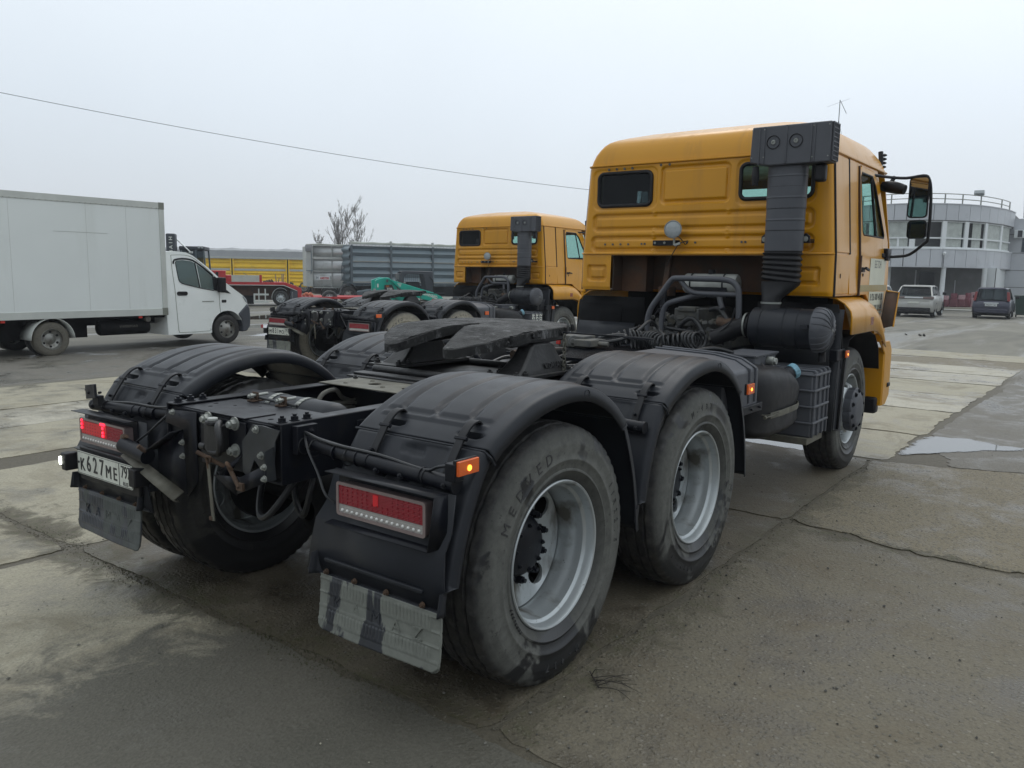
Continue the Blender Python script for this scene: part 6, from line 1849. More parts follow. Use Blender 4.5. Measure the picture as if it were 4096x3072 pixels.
van = empty('box_van', (6.0, 13.8, gz(6, 13.8)))
tag(van, 'white box van with a tall plain cargo box, driving past on the left', 'van')
V0 = Vector((6.0, 13.8, gz(6, 13.8)))
def VX(x): return x - V0.x
YN = 12.75 - V0.y; ZO = -V0.z
def vz(z): return z + ZO
bx = G().box(VX(2.35), VX(6.50), YN, YN + 2.12, vz(.62), vz(2.86)).build('cargo_box', 'box_white', van, bev=.006)
def rail(x0, x1, z0, z1, nm='box_rail', mt='box_rail', d=.012):
    return G().box(VX(x0), VX(x1), YN - d, YN + .02, vz(z0), vz(z1)).build(nm, mt, bx, bev=.004)
rail(2.35, 6.40, 2.745, 2.868); rail(2.35, 6.40, .612, .745); rail(6.405, 6.512, .745, 2.745)
rail(6.395, 6.515, 2.735, 2.872, 'corner_cap', 'box_corner', .016); rail(6.395, 6.515, .608, .76, 'corner_cap', 'box_corner', .016)
g = G()
for k in range(40): g.cyl((VX(2.45 + .1 * k), YN - .012, vz(2.752)), (VX(2.45 + .1 * k), YN - .017, vz(2.752)), .008, n=6)
g.build('rivets', 'box_corner', bx)
for sx_ in (3.62, 4.95, 5.72): G().box(VX(sx_), VX(sx_ + .004), YN - .002, YN, vz(.75), vz(2.74)).build('panel_seam', 'box_rail', bx)
G().box(VX(4.35), VX(5.35), YN - .0035, YN, vz(2.205), vz(2.2085)).build('scrape', 'box_corner', bx)
arch = [(7.932 + .395 * math.cos(R(a)), .262 + .395 * math.sin(R(a))) for a in range(190, -12, -10)]
outl = [(6.53, .19), (6.53, 1.80), (6.58, 1.895), (6.80, 1.915), (7.05, 1.895), (7.20, 1.835), (7.30, 1.765), (7.52, 1.60), (7.76, 1.385), (8.05, 1.175), (8.33, .985), (8.43, .86), (8.47, .70), (8.48, .40), (8.40, .20)] + arch[::-1] + [(7.50, .185)]
outl = [(VX(a), vz(b)) for a, b in outl]
g = G()
rows = []
c0 = (VX(7.3), vz(.9))
for y_, k in ((.0, .985), (.03, 1.0), (.22, 1.0), (1.70, 1.0), (1.89, 1.0), (1.92, .985)):
    row = []
    for a, b in outl:
        aa, bb = c0[0] + (a - c0[0]) * k, c0[1] + (b - c0[1]) * k
        tum = .09 * sstep(vz(1.05), vz(1.9), b)
        yy = YN + .04 + y_ + (tum if y_ < .9 else -tum)
        row.append((aa, yy, bb))
    rows.append(row)
g.loft(rows, closed=True)
cabv = g.build('cab', 'white_paint', van, ang=40)
g = G(); plate(g, outl, [], lambda u, v: (u, YN + .045 + .09 * sstep(vz(1.05), vz(1.9), v), v), (0, .01, 0), extra=[((VX(6.6), vz(1.0)), (VX(8.3), vz(.97))), ((VX(6.6), vz(1.35)), (VX(7.7), vz(1.35))), ((VX(6.6), vz(1.6)), (VX(7.5), vz(1.6)))])
sdp = g.build('cab_side', 'white_paint', cabv)
def vy(z, o=0): return YN + .045 + .09 * sstep(1.05, 1.9, z) - .004 + o
def vtube(pts, r_, mt, nm, par=cabv, n=6):
    return G().tube([(VX(a), vy(b), vz(b)) for a, b in pts], r_, n=n, smooth=2).build(nm, mt, par)
vtube([(6.70, 1.83), (6.70, 1.4), (6.715, 1.15), (6.73, .8), (6.76, .35), (6.775, .25), (6.85, .23), (7.47, .235), (7.50, .28)], .0045, 'box_corner', 'door_gap')
vtube([(6.70, 1.83), (6.9, 1.842), (7.1, 1.825), (7.26, 1.75), (7.5, 1.56), (7.70, 1.37)], .0045, 'box_corner', 'door_gap')
vtube([(7.74, 1.05), (7.745, .8), (7.76, .62)], .0045, 'box_corner', 'door_gap')
W1 = [(6.785, 1.69), (6.80, 1.72), (6.95, 1.735), (7.14, 1.715), (7.235, 1.675), (7.275, 1.17), (6.90, 1.245), (6.845, 1.29), (6.815, 1.36)]
W2 = [(7.265, 1.655), (7.44, 1.54), (7.60, 1.41), (7.61, 1.115), (7.315, 1.16)]
for Wd in (W1, W2):
    g = G(); plate(g, [(VX(a), vz(b)) for a, b in Wd], [], lambda u, v: (u, vy(v - ZO, -.006), v), (0, .004, 0)); g.build('side_window', 'glass_clear', cabv)
g = G(); plate(g, [(VX(a), vz(b)) for a, b in [(7.60, 1.42), (7.74, 1.36), (7.80, 1.20), (8.03, 1.025), (7.61, 1.105)]], [], lambda u, v: (u, vy(v - ZO, -.008), v), (0, .004, 0)); g.build('corner_trim', 'rubber', cabv)
vtube([(7.232, 1.68), (7.29, 1.16)], .013, 'rubber', 'window_post')
vtube([(6.74, 1.655), (6.77, 1.735), (6.95, 1.765), (7.13, 1.75), (7.26, 1.695), (7.45, 1.56), (7.62, 1.415)], .020, 'rubber', 'rain_guard')
vtube([(6.79, 1.69), (6.815, 1.35), (6.86, 1.27), (6.95, 1.235), (7.3, 1.155), (7.61, 1.10)], .008, 'rubber', 'window_gasket')
G().prism([(VX(a), vz(b)) for a, b in rr(6.755, 6.995, 1.0, 1.085, .04)], 'y', vy(1.04, -.012), vy(1.04, .01)).build('door_handle', 'rubber', cabv, bev=.006)
G().box(VX(7.33), VX(7.60), vy(.87, -.006), vy(.87, .01), vz(.862), vz(.876)).build('side_badge', 'box_corner', cabv)
G().box(VX(7.80), VX(7.91), vy(.86, -.010), vy(.86, .01), vz(.835), vz(.895)).build('side_repeater', 'rubber', cabv, bev=.01)
G().prism([(VX(a), vz(b)) for a, b in rr(7.68, 7.80, 1.06, 1.385, .03)], 'y', vy(1.2, -.20), vy(1.2, -.02)).build('wing_mirror', 'rubber', cabv, bev=.02)
g = G().prism([(VX(a), vz(b)) for a, b in [(8.20, .575), (8.44, .80), (8.50, .70), (8.515, .48), (8.50, .30), (8.42, .19), (8.28, .175), (8.31, .30), (8.28, .46)]], 'y', YN + .02, YN + 2.0)
g.build('front_bumper', 'dark_cab', cabv, bev=.03)
G().prism([(VX(a), vz(b)) for a, b in [(8.34, .98), (8.42, .90), (8.45, .80), (8.40, .84), (8.33, .95)]], 'y', YN + .03, YN + .45).build('headlight', 'lamp_glass', cabv, bev=.01)
g = G(); rows = [[(VX(7.24), y_, vz(1.80)), (VX(7.78), y_, vz(1.40))] for y_ in (YN + .22, YN + 1.8)]
G().add([(VX(7.30), YN + .22, vz(1.785)), (VX(7.30), YN + 1.8, vz(1.785)), (VX(8.02), YN + 1.85, vz(1.215)), (VX(8.02), YN + .17, vz(1.215))], [(0, 1, 2, 3)]).build('windscreen', 'glass_dark', cabv, solid=.004)
G().box(VX(7.54), VX(8.32), YN + .30, YN + 1.6, vz(.19), vz(.62)).build('arch_liner', 'deep_black', van)
g = G().box(VX(6.60), VX(7.6), YN + .12, YN + 1.85, vz(.4), vz(1.1)).box(VX(6.60), VX(6.66), YN + .2, YN + 1.8, vz(1.1), vz(1.75)).box(VX(7.0), VX(7.12), YN + .25, YN + .75, vz(1.1), vz(1.5))
g.build('cab_interior', 'int_dark', van)
road_wheel(van, VX(7.932), YN + .16, vz(.250), .318, .19, -1, 'tyre_dark', 'rim_dirty', .60, .03)
road_wheel(van, VX(7.932), YN + 1.85, vz(.250), .318, .19, 1, 'tyre_dark')
for yy, s in ((YN + .14, -1), (YN + 1.9, 1)):
    road_wheel(van, VX(4.245), yy, vz(.232), .318, .20, s, 'tyre_pale', 'rim_dirty', .60, -.03)
    road_wheel(van, VX(4.245), yy - s * .24, vz(.232), .318, .20, s, 'tyre_dark', 'rim_dirty', .60)
rows = []
for a in range(-35, 216, 12):
    ca, sa = math.cos(R(a)), math.sin(R(a)); rows.append([(VX(4.25) + .385 * ca * (1 if a < 120 else 1.0), YN - .0, vz(.235) + .385 * sa), (VX(4.25) + .385 * ca, YN + .45, vz(.235) + .385 * sa)])
rows = [r_ for r_ in rows if r_[0][2] > vz(.22)]
G().loft(rows, closed=False).build('mudguard', 'box_rail', van, solid=.012)
g = G().box(VX(2.4), VX(5.1), YN + .5, YN + 1.7, vz(.20), vz(.55)).box(VX(2.4), VX(6.6), YN + .55, YN + .65, vz(.42), vz(.60)).box(VX(2.4), VX(6.6), YN + 1.45, YN + 1.55, vz(.42), vz(.60)).box(VX(2.4), VX(6.5), YN + .10, YN + 2.0, vz(.56), vz(.61)).box(VX(2.5), VX(3.6), YN + .3, YN + 1.8, vz(.25), vz(.5))
g.cyl((VX(4.245), YN + .2, vz(.232)), (VX(4.245), YN + 1.9, vz(.232)), .07, n=12)
g.build('chassis', 'deep_black', van)
G().lathe([(-.52, .02), (-.5, .13), (-.46, .15), (.46, .15), (.5, .13), (.52, .02)], (VX(5.72), YN + .30, vz(.38)), 'x', 28).build('fuel_tank', 'deep_black', van)
g = G(); text_on(g, 'УНИВЕРСАЛ', .06, (VX(5.75), YN + .143, vz(.40)), (1, 0, 0), (0, 0, 1), .0008, .001); g.build('tank_lettering', 'hose_grey', van)
G().cyl((VX(6.12), YN + .06, vz(.54)), (VX(6.12), YN + .13, vz(.54)), .06, n=18).build('filler_cap', 'hose_grey', van, bev=.01)
for xx in (5.93, 3.42): G().box(VX(xx - .035), VX(xx + .035), YN + .0, YN + .02, vz(.565), vz(.605)).build('side_marker', 'reflector_red', van)

# ================================================================ excavator seen over the van
exv = empty('excavator', (12.5, 22.8, gz(12.5, 22.8))); E0 = Vector(exv.location)
tag(exv, 'dark excavator with lettered boom and roof work lights, mostly hidden behind the white van cab', 'excavator')
def ex_(x, y, z): return (x - E0.x, y - E0.y, z - E0.z)
def ebox(x0, x1, y0, y1, z0, z1): return G().box(x0 - E0.x, x1 - E0.x, y0 - E0.y, y1 - E0.y, z0 - E0.z, z1 - E0.z)
bm_ = ebox(11.90, 12.24, 22.0, 22.35, 1.35, 2.66).build('boom', 'dark_cab', exv, bev=.04)
g = G()
for k, ch in enumerate('HIAB'): text_on(g, ch, .17, ex_(12.08, 21.995, 2.50 - .14 * k), (0, 0, 1), (-1, 0, 0), .001, .003)
g.build('boom_lettering', 'print_white', bm_)
G().tube([ex_(12.28, 22.1, 2.47), ex_(12.73, 22.1, 2.08)], .022, n=10, smooth=0).build('hydraulic_strut', 'chrome', exv)
G().obox(ex_(12.76, 22.1, 2.06), (.14, .1, .06)).build('strut_foot', 'silver_rail', exv, bev=.01)
g = ebox(12.30, 13.22, 22.3, 23.6, 2.14, 2.27); cr = g.build('cab_roof', 'dark_cab', exv, bev=.03)
ebox(12.34, 13.2, 22.32, 23.58, -.1, 1.2).build('body', 'dark_cab', exv, bev=.04)
g = G()
for a, b in (((12.36, 22.34), 0), ((13.18, 22.34), .06), ((12.36, 23.54), 0), ((13.18, 23.54), .06), ((12.9, 22.34), 0)):
    g.loft([[ex_(a[0] + b * t - .03, a[1] - .03, 2.16 - .96 * t), ex_(a[0] + b * t + .03, a[1] - .03, 2.16 - .96 * t), ex_(a[0] + b * t + .03, a[1] + .03, 2.16 - .96 * t), ex_(a[0] + b * t - .03, a[1] + .03, 2.16 - .96 * t)] for t in (0, 1)], cap=True)
g.build('cab_post', 'slate_dark', exv)
ebox(12.40, 13.16, 22.35, 22.36, 1.2, 2.14).build('cab_window', 'glass_dark', exv)
for xx in (13.03, 13.14): G().obox(ex_(xx, 22.27, 2.24), (.09, .07, .08)).build('work_light', 'lamp_glass', cr, bev=.01)
road_wheel(exv, 12.0 - E0.x, 22.5 - E0.y, .35, .5, .35, -1); road_wheel(exv, 13.4 - E0.x, 22.5 - E0.y, .35, .5, .35, -1)
ebox(11.2, 13.6, 22.5, 24.2, .05, .55).build('undercarriage', 'deep_black', exv, bev=.04)

# ================================================================ trailers
def corr(g, x0, x1, y, z0, z1, n_, amp, s=-1, bayj=.0):
    """one pressed board: n_ V-shaped waves between z0 and z1"""
    P = []
    dz = (z1 - z0) / n_
    for k in range(n_):
        P += [(y, z0 + dz * k), (y + s * amp, z0 + dz * (k + .12)), (y + s * amp, z0 + dz * (k + .40)), (y, z0 + dz * (k + .55))]
    P.append((y, z1))
    rows = [[(x, a, b) for a, b in P] for x in (x0, x1)]
    return g.loft(rows, closed=False)

gt = empty('grain_trailer', (36.5, 35.2, gz(36.5, 35.2))); T0 = Vector(gt.location)
tag(gt, 'slate grey ribbed grain semi-trailer with rolled cream tarpaulin, right of the silver tipper', 'trailer')
def L3(x, y, z, o=None): o = o or T0; return (x - o.x, y - o.y, z - o.z)
posts = [30.62, 34.02, 37.78, 41.5, 45.2]
bands = [(.86, 1.115), (1.115, 1.33), (1.33, 1.55), (1.55, 1.78), (2.10, 2.37), (2.37, 2.63), (2.63, 2.97)]
proto = {}
for i in range(4):
    a, b = posts[i] + .07, posts[i + 1] - .07
    for pr in ([(.87, 1), (1.12, 0)], [(1.12, 0), (1.34, 1), (1.55, 0)], [(1.55, 0), (1.73, 1), (2.05, .35)], [(2.09, 1), (2.37, 0)], [(2.37, 0), (2.585, 1), (2.80, 0)], [(2.80, 0), (2.97, 1)]):
        G().loft([[L3(x, 34.12 - .17 * q, z_) for z_, q in pr] for x in (a, b)], closed=False).build('side_board', 'slate', gt, ang=20)
    for z0, z1 in ((2.045, 2.09), (.805, .86)):
        G().box(a - T0.x, b - T0.x, 33.97 - T0.y, 34.04 - T0.y, z0 - T0.z, z1 - T0.z).build('trim_strip', 'plank_grey', gt)
for x in posts:
    G().box(x - .085 - T0.x, x + .085 - T0.x, 33.93 - T0.y, 34.08 - T0.y, .72 - T0.z, 3.02 - T0.z).build('side_post', 'slate_dark', gt, bev=.01)
    G().box(x - .07 - T0.x, x + .07 - T0.x, 33.94 - T0.y, 34.12 - T0.y, 3.02 - T0.z, 3.30 - T0.z).build('post_cap', 'silver_rail', gt, bev=.01)
G().box(30.5 - T0.x, 45.3 - T0.x, 33.96 - T0.y, 34.1 - T0.y, 2.975 - T0.z, 3.07 - T0.z).build('top_rail', 'pillar', gt)
g = G()
for k in range(46): g.cyl(L3(30.75 + .32 * k, 33.955, 3.02), L3(30.75 + .32 * k, 33.945, 3.02), .018, n=6)
g.build('rail_bolts', 'rubber', gt)
pts = [L3(30.45 + .5 * k, 34.10 + .03 * math.sin(k * 1.7), 3.135 + .018 * math.sin(k * 2.1) + .02 * ((k * 7) % 3 - 1) * .5) for k in range(31)]
G().tube(pts, .085, n=12, smooth=3).build('rolled_tarpaulin', 'tarp_light', gt)
G().box(30.6 - T0.x, 45.3 - T0.x, 34.12 - T0.y, 36.45 - T0.y, .8 - T0.z, 3.05 - T0.z).build('body', 'slate', gt)
for k in range(5):
    z0 = .86 + .43 * k; g = G(); P = [(30.58, z0), (30.44, z0 + .13), (30.44, z0 + .22), (30.58, z0 + .36), (30.58, z0 + .43)]
    g.loft([[L3(p, y, q) for p, q in P] for y in (34.1, 36.42)], closed=False).build('end_board', 'slate', gt, ang=20)
for z0, z1 in ((.60, .66), (.70, .80)): G().box(30.5 - T0.x, 45.3 - T0.x, 33.98 - T0.y, 36.4 - T0.y, z0 - T0.z, z1 - T0.z).build('frame_rail', 'slate_dark', gt, bev=.01)
g = G()
for k in range(16): g.box(30.8 + .9 * k - T0.x, 30.92 + .9 * k - T0.x, 33.97 - T0.y, 34.05 - T0.y, .60 - T0.z, .80 - T0.z)
g.build('frame_brackets', 'slate_dark', gt)
G().box(31.6 - T0.x, 45.2 - T0.x, 34.3 - T0.y, 36.2 - T0.y, -.05 - T0.z, .60 - T0.z).build('underframe', 'deep_black', gt, bev=.02)
for x in (33.0, 34.4, 40.6, 42.0): road_wheel(gt, x - T0.x, 34.25 - T0.y, .52, .52, .36, -1, 'tyre_dark', 'rim_dirty', .52)
g = G()
for k in range(4): g.tube([L3(30.30 - 0 * k, 34.6 + .22 * k, .92), L3(30.30, 34.6 + .22 * k, 1.80)], .018, n=6, smooth=0)
g.tube([L3(30.30, 34.6, 1.80), L3(30.30, 35.3, 1.80)], .018, n=6, smooth=0).tube([L3(30.42, 34.5, .92), L3(30.25, 34.5, .92), L3(30.25, 35.4, .92)], .025, n=6, smooth=0).tube([L3(30.30, 35.3, 1.8), L3(30.5, 35.9, .95)], .014, n=6, smooth=0)
g.build('access_ladder', 'slate_dark', gt)

ht = empty('tipper_trailer', (33, 37.8, gz(33, 37.8))); H0 = Vector(ht.location)
tag(ht, 'silver smooth-sided tipper trailer with a red lettered badge, between the yellow and grey trailers', 'trailer')
def H3(x, y, z): return (x - H0.x, y - H0.y, z - H0.z)
P = [(36.62, .46), (36.50, .60), (36.46, .90), (36.46, 1.40), (36.48, 1.44)]
def hside(pr, nm, mt, x0=29.78, x1=38): return G().loft([[H3(x, a, b) for a, b in pr] for x in (x0, x1)], closed=False).build(nm, mt, ht, ang=45, solid=.01)
hside([(36.62, .46), (36.56, .55), (36.50, .72), (36.47, .95), (36.47, 1.20), (36.49, 1.40)], 'side_panel', 'silver')
hside([(36.49, 1.47), (36.46, 1.65), (36.46, 1.95), (36.50, 2.16)], 'side_panel', 'silver')
hside([(36.50, 2.30), (36.49, 2.60), (36.52, 2.96)], 'side_panel', 'silver')
for z0, z1 in ((1.40, 1.43), (1.44, 1.47), (2.16, 2.30), (2.95, 3.0), (.42, .47)): G().box(29.78 - H0.x, 38 - H0.x, 36.44 - H0.y, 36.6 - H0.y, z0 - H0.z, z1 - H0.z).build('side_rail', 'silver_rail', ht)
for x in (31.2, 33.6, 36.0): G().box(x - .02 - H0.x, x + .02 - H0.x, 36.43 - H0.y, 36.6 - H0.y, .46 - H0.z, 2.96 - H0.z).build('side_post', 'silver_rail', ht)
G().box(29.24 - H0.x, 29.76 - H0.x, 36.46 - H0.y, 39.0 - H0.y, .50 - H0.z, 2.94 - H0.z).build('tailgate', 'silver_rail', ht, bev=.02)
G().box(29.8 - H0.x, 38 - H0.x, 36.65 - H0.y, 39.0 - H0.y, .46 - H0.z, 2.97 - H0.z).build('body', 'silver_rail', ht)
G().tube([H3(29.62, 36.42, 2.85), H3(29.66, 36.42, 1.6), H3(29.58, 36.42, 1.25)], .03, n=6, smooth=0).tube([H3(29.2, 36.40, 1.48), H3(29.75, 36.40, 1.46)], .025, n=6, smooth=0).build('gate_latch', 'slate', ht)
g = G()
for k in range(9):
    g.tube([H3(29.22 + .06 * k, 36.43, 2.99), H3(29.20 + .055 * k, 36.40, 2.85 - .03 * (k % 3)), H3(29.22 + .05 * k, 36.42, 2.62 + .05 * (k % 2))], .045, n=6)
g.build('bunched_tarpaulin', 'tarp', ht)
G().tube([H3(29.25, 36.45, 3.0), H3(30.3, 36.5, 3.05), H3(31.5, 36.5, 3.02), H3(33, 36.5, 3.03), H3(38, 36.5, 3.0)], .05, n=8).build('top_tarpaulin', 'tarp_light', ht)
sg = G().box(29.93 - H0.x, 31.06 - H0.x, 36.43 - H0.y, 36.46 - H0.y, .91 - H0.z, 1.13 - H0.z).build('badge', 'pillar', ht)
g = G(); text_on(g, 'AMSTER', .20, H3(30.62, 36.425, 1.01), (1, 0, 0), (0, 0, 1), .001, .006, .95); g.build('badge_lettering', 'print_red', ht)
g = G(); text_on(g, 'H', .26, H3(30.06, 36.425, 1.03), (1, 0, 0), (0, 0, 1), .001, .006, .95); g.build('badge_initial', 'slate_dark', ht)
G().box(29.9 - H0.x, 38 - H0.x, 36.8 - H0.y, 38.8 - H0.y, .05 - H0.z, .42 - H0.z).build('underframe', 'brown_under', ht, bev=.02)
for x in (31.0, 32.3): 
    road_wheel(ht, x - H0.x, 36.75 - H0.y, .50, .50, .36, -1, 'tyre_dark', 'rim_dirty', .55)
    G().loft([[H3(x + .62 * math.cos(R(a)), y_, gz(31, 37) + .50 + .60 * math.sin(R(a))) for a in range(20, 165, 12)] for y_ in (36.50, 36.95)], closed=False).build('mudguard', 'silver_rail', ht, solid=.01)

yt = empty('yellow_trailer', (43, 61.2, gz(43, 61.2))); Y0 = Vector(yt.location)
tag(yt, 'long yellow ribbed trailer under a flat grey tarpaulin, behind the red low loader', 'trailer')
def Y3(x, y, z): return (x - Y0.x, y - Y0.y, z - Y0.z)
yp = [28.5, 34.3, 40.125, 45.82, 51.6]
for i in range(4):
    a, b = yp[i] + .14, yp[i + 1] - .14
    for (z0, z1) in ((-.05, .30), (.30, .65), (.65, .98), (.98, 1.30), (1.48, 1.90), (1.90, 2.32)):
        h = z1 - z0; P = [(60.08, z0), (60.08, z0 + h * .08), (60.01, z0 + h * .30), (60.01, z0 + h * .60), (60.06, z0 + h * .70), (60.06, z0 + h)]
        G().loft([[Y3(x, p, q) for p, q in P] for x in (a, b)], closed=False).build('side_board', 'trailer_yellow', yt, ang=20)
    G().box(a - Y0.x, b - Y0.x, 60.0 - Y0.y, 60.05 - Y0.y, 1.30 - Y0.z, 1.48 - Y0.z).build('side_board', 'silver_rail', yt)
for x in yp:
    for dx in (-.13, .13): G().box(x + dx - .06 - Y0.x, x + dx + .06 - Y0.x, 59.88 - Y0.y, 60.1 - Y0.y, -.08 - Y0.z, 2.36 - Y0.z).build('side_post', 'trailer_yellow', yt)
    G().box(x - .06 - Y0.x, x + .06 - Y0.x, 59.95 - Y0.y, 60.1 - Y0.y, -.08 - Y0.z, 2.40 - Y0.z).build('post_core', 'deep_black', yt)
g = G()
def tarpf(u, v):
    x = 28.4 + 23.3 * u; k = abs(((x - 28.5) / 5.72) % 1 - .5) * 2
    prof_ = [(59.86, 2.36), (59.90, 2.50), (60.05, 3.05), (60.9, 3.20 + .10 * k ** 6), (61.3, 3.24 + .10 * k ** 6), (62.5, 2.9)]
    i = min(int(v * 5), 4); t = v * 5 - i; p = prof_[i]; q = prof_[i + 1]
    return Y3(x, p[0] + (q[0] - p[0]) * t + .02 * math.sin(x * 3), p[1] + (q[1] - p[1]) * t + .01 * math.sin(x * 5 + v))
g.grid(tarpf, 140, 10).build('tarpaulin', 'tarp', yt, ang=30)
G().box(28.4 - Y0.x, 51.7 - Y0.x, 59.84 - Y0.y, 59.9 - Y0.y, 2.34 - Y0.z, 2.50 - Y0.z).build('tarp_hem', 'silver_rail', yt)
G().box(28.5 - Y0.x, 51.6 - Y0.x, 60.1 - Y0.y, 62.5 - Y0.y, -.08 - Y0.z, 2.4 - Y0.z).build('body', 'trailer_yellow', yt)
G().box(28.6 - Y0.x, 51.6 - Y0.x, 60.3 - Y0.y, 62.4 - Y0.y, -.6 - Y0.z, -.1 - Y0.z).build('underframe', 'deep_black', yt)
for x in (44.5, 46.0, 47.5): road_wheel(yt, x - Y0.x, 60.2 - Y0.y, .5, .5, .4, -1)

rt = empty('low_loader', (22.5, 32.2, gz(22.5, 32.2))); R0 = Vector(rt.location)
tag(rt, 'red low-loader trailer with a pale plank side and a stepped gooseneck, ahead of the van', 'trailer')
def rbox(x0, x1, y0, y1, z0, z1): return G().box(x0 - R0.x, x1 - R0.x, y0 - R0.y, y1 - R0.y, z0 - R0.z, z1 - R0.z)
def R3(x, y, z): return (x - R0.x, y - R0.y, z - R0.z)
G().prism([(x - R0.x, z - R0.z) for x, z in [(16, .74), (16, .88), (23.52, .88), (24.42, .60), (24.46, .55), (24.46, .04), (24.22, .04), (24.22, .46), (23.45, .74)]], 'y', 31.0 - R0.y, 33.4 - R0.y).build('deck', 'red', rt, bev=.015)
G().prism([(x - R0.x, z - R0.z) for x, z in [(16, .715), (16, .745), (23.42, .745), (24.2, .47), (24.2, .44), (23.40, .715)]], 'y', 30.985 - R0.y, 31.02 - R0.y).build('reflective_strip', 'box_rail', rt)
rbox(18.6, 20.0, 31.0, 33.4, .88, 1.42).build('headboard', 'red', rt, bev=.02); rbox(20.0, 20.32, 31.0, 33.4, .88, 1.20).build('headboard_step', 'red', rt, bev=.02)
rbox(19.42, 19.58, 30.98, 31.1, 1.05, 1.35).build('recess', 'rubber', rt)
rbox(20.33, 21.94, 30.98, 31.05, .885, 1.215).build('side_plank', 'plank_grey', rt, bev=.005)
rbox(21.95, 22.10, 30.97, 31.1, .88, 1.235).build('plank_post', 'red', rt, bev=.01)
for (x, z1, rx, nm) in ((22.93, 1.28, -.12, 'stake'), (23.10, 1.10, .3, 'stake'), (23.30, 1.31, 0, 'stake'), (23.38, 1.30, .03, 'stake')):
    G().obox(R3(x, 31.1, (.88 + z1) / 2), (.06, .06, z1 - .88), (0, rx, 0)).build(nm, 'wood', rt, bev=.004)
g = G()
for k in range(5): g.obox(R3(22.25 + .13 * k, 31.2, .90), (.16, .3, .06), (.2 * k, .1, .3 * k))
g.build('chain_heap', 'rust', rt)
G().obox(R3(21.15, 31.3, 1.26), (.30, .1, .03), (0, R(28), 0)).build('loose_board', 'wood', rt)
rbox(24.44, 30.4, 31.0, 33.4, .06, .17).build('low_bed', 'red', rt, bev=.01)
g = G()
for k in range(7): g.lathe([(-.10, .02), (-.07, .07), (.07, .07), (.10, .02)], R3(24.62 + .08 * k, 31.25 + .05 * (k % 2), .24 + .04 * (k % 3)), 'x', 10)
g.build('strap_bundle', 'orange_rag', rt)
rbox(16.2, 24.2, 31.5, 33.2, -.02, .72).build('underframe', 'brown_under', rt, bev=.02)
rbox(16.2, 21.6, 31.3, 33.3, -.22, .2).build('axle_box', 'deep_black', rt, bev=.02)
g = rbox(21.58, 22.48, 31.02, 31.06, .22, .31); gg = rbox(21.58, 22.48, 31.02, 31.06, -.15, -.06); g3 = rbox(21.58, 21.68, 31.02, 31.06, -.06, .22); g4 = rbox(21.86, 21.93, 31.03, 31.07, -.06, .55); g5 = rbox(22.24, 22.31, 31.03, 31.07, -.06, .55)
merge(g, gg, g3, g4, g5).build('side_guard', 'box_rail', rt, bev=.006)
rz = gz(23.2, 31.1) + BASE + .40 - R0.z
for x in (23.2, 26.2, 19.6, 18.4):
    road_wheel(rt, x - R0.x, 31.20 - R0.y, rz, .40, .26, -1, 'tyre_dark', 'rim', .56, 0, 8)
G().loft([[(23.2 - R0.x + .53 * math.cos(R(a)), y_ - R0.y, rz + .50 * math.sin(R(a))) for a in range(45, 190, 10)] for y_ in (31.0, 31.5)], closed=False).build('mudguard', 'box_rail', rt, solid=.012)
g = G()
for k in range(5): g.cyl(R3(23.9, 31.0, .10 + .07 * k), R3(23.9, 30.98, .10 + .07 * k), .014, n=6)
rbox(23.78, 24.22, 31.01, 31.6, -.05, .46).build('gooseneck_web', 'dark_cab', rt); g.build('bolt_row', 'print_white', rt)

dl = empty('tractor_rig', (30.0, 33.0, gz(30, 33)))
tag(dl, 'dark wheeled chassis standing before the grey grain trailer, behind the second tractor unit', 'truck chassis')
D0 = Vector(dl.location)
G().prism([(27.2 - D0.x, .25), (27.2 - D0.x, .34), (30.8 - D0.x, .80), (34 - D0.x, .82), (34 - D0.x, .45), (30 - D0.x, .42)], 'y', -.35, .35).build('drawbar_frame', 'slate_dark', dl, bev=.03)
for x in (28.9, 31.4): road_wheel(dl, x - D0.x, -.6, .50, .50, .34, -1, 'tyre_dark', 'rim_dirty', .52)
G().lathe([(-.8, .02), (-.78, .22), (.78, .22), (.8, .02)], (2.6, -.5, .62), 'x', 20).build('tank', 'dark_cab', dl)
G().loft([[(28.9 - D0.x + .62 * math.cos(R(a)), y_, .52 + .60 * math.sin(R(a))) for a in range(15, 170, 12)] for y_ in (-.85, -.4)], closed=False).build('mudguard', 'rubber', dl, solid=.012)

def reframe(root, pivot, head, k):
    """turn a thing built along the x axis to its real heading about a pivot and set its true length"""
    o = Vector(root.location); px, py = pivot[0] - o.x, pivot[1] - o.y
    def tx(v): return px + (v - px) * k
    for c_ in root.children:
        if c_.name.startswith('wheel') and c_.location.length > .01: c_.location.x = tx(c_.location.x); continue
        for q in walk(c_):
            if q.type == 'MESH':
                for v in q.data.vertices: v.co.x = tx(v.co.x)
    h = R(head); ca, sa = math.cos(h), math.sin(h)
    root.rotation_euler = (0, 0, h)
    root.location = (pivot[0] - (px * ca - py * sa), pivot[1] - (px * sa + py * ca), o.z)
reframe(gt, (30.62, 34.0), -25, .728)
reframe(ht, (29.78, 36.46), -34, .77)
reframe(yt, (40.125, 60.0), -42, .83)
reframe(rt, (23.2, 31.0), -34, .81)
reframe(dl, (28.9, 32.4), -25, .75)
reframe(exv, (12.24, 22.0), -40, .87)
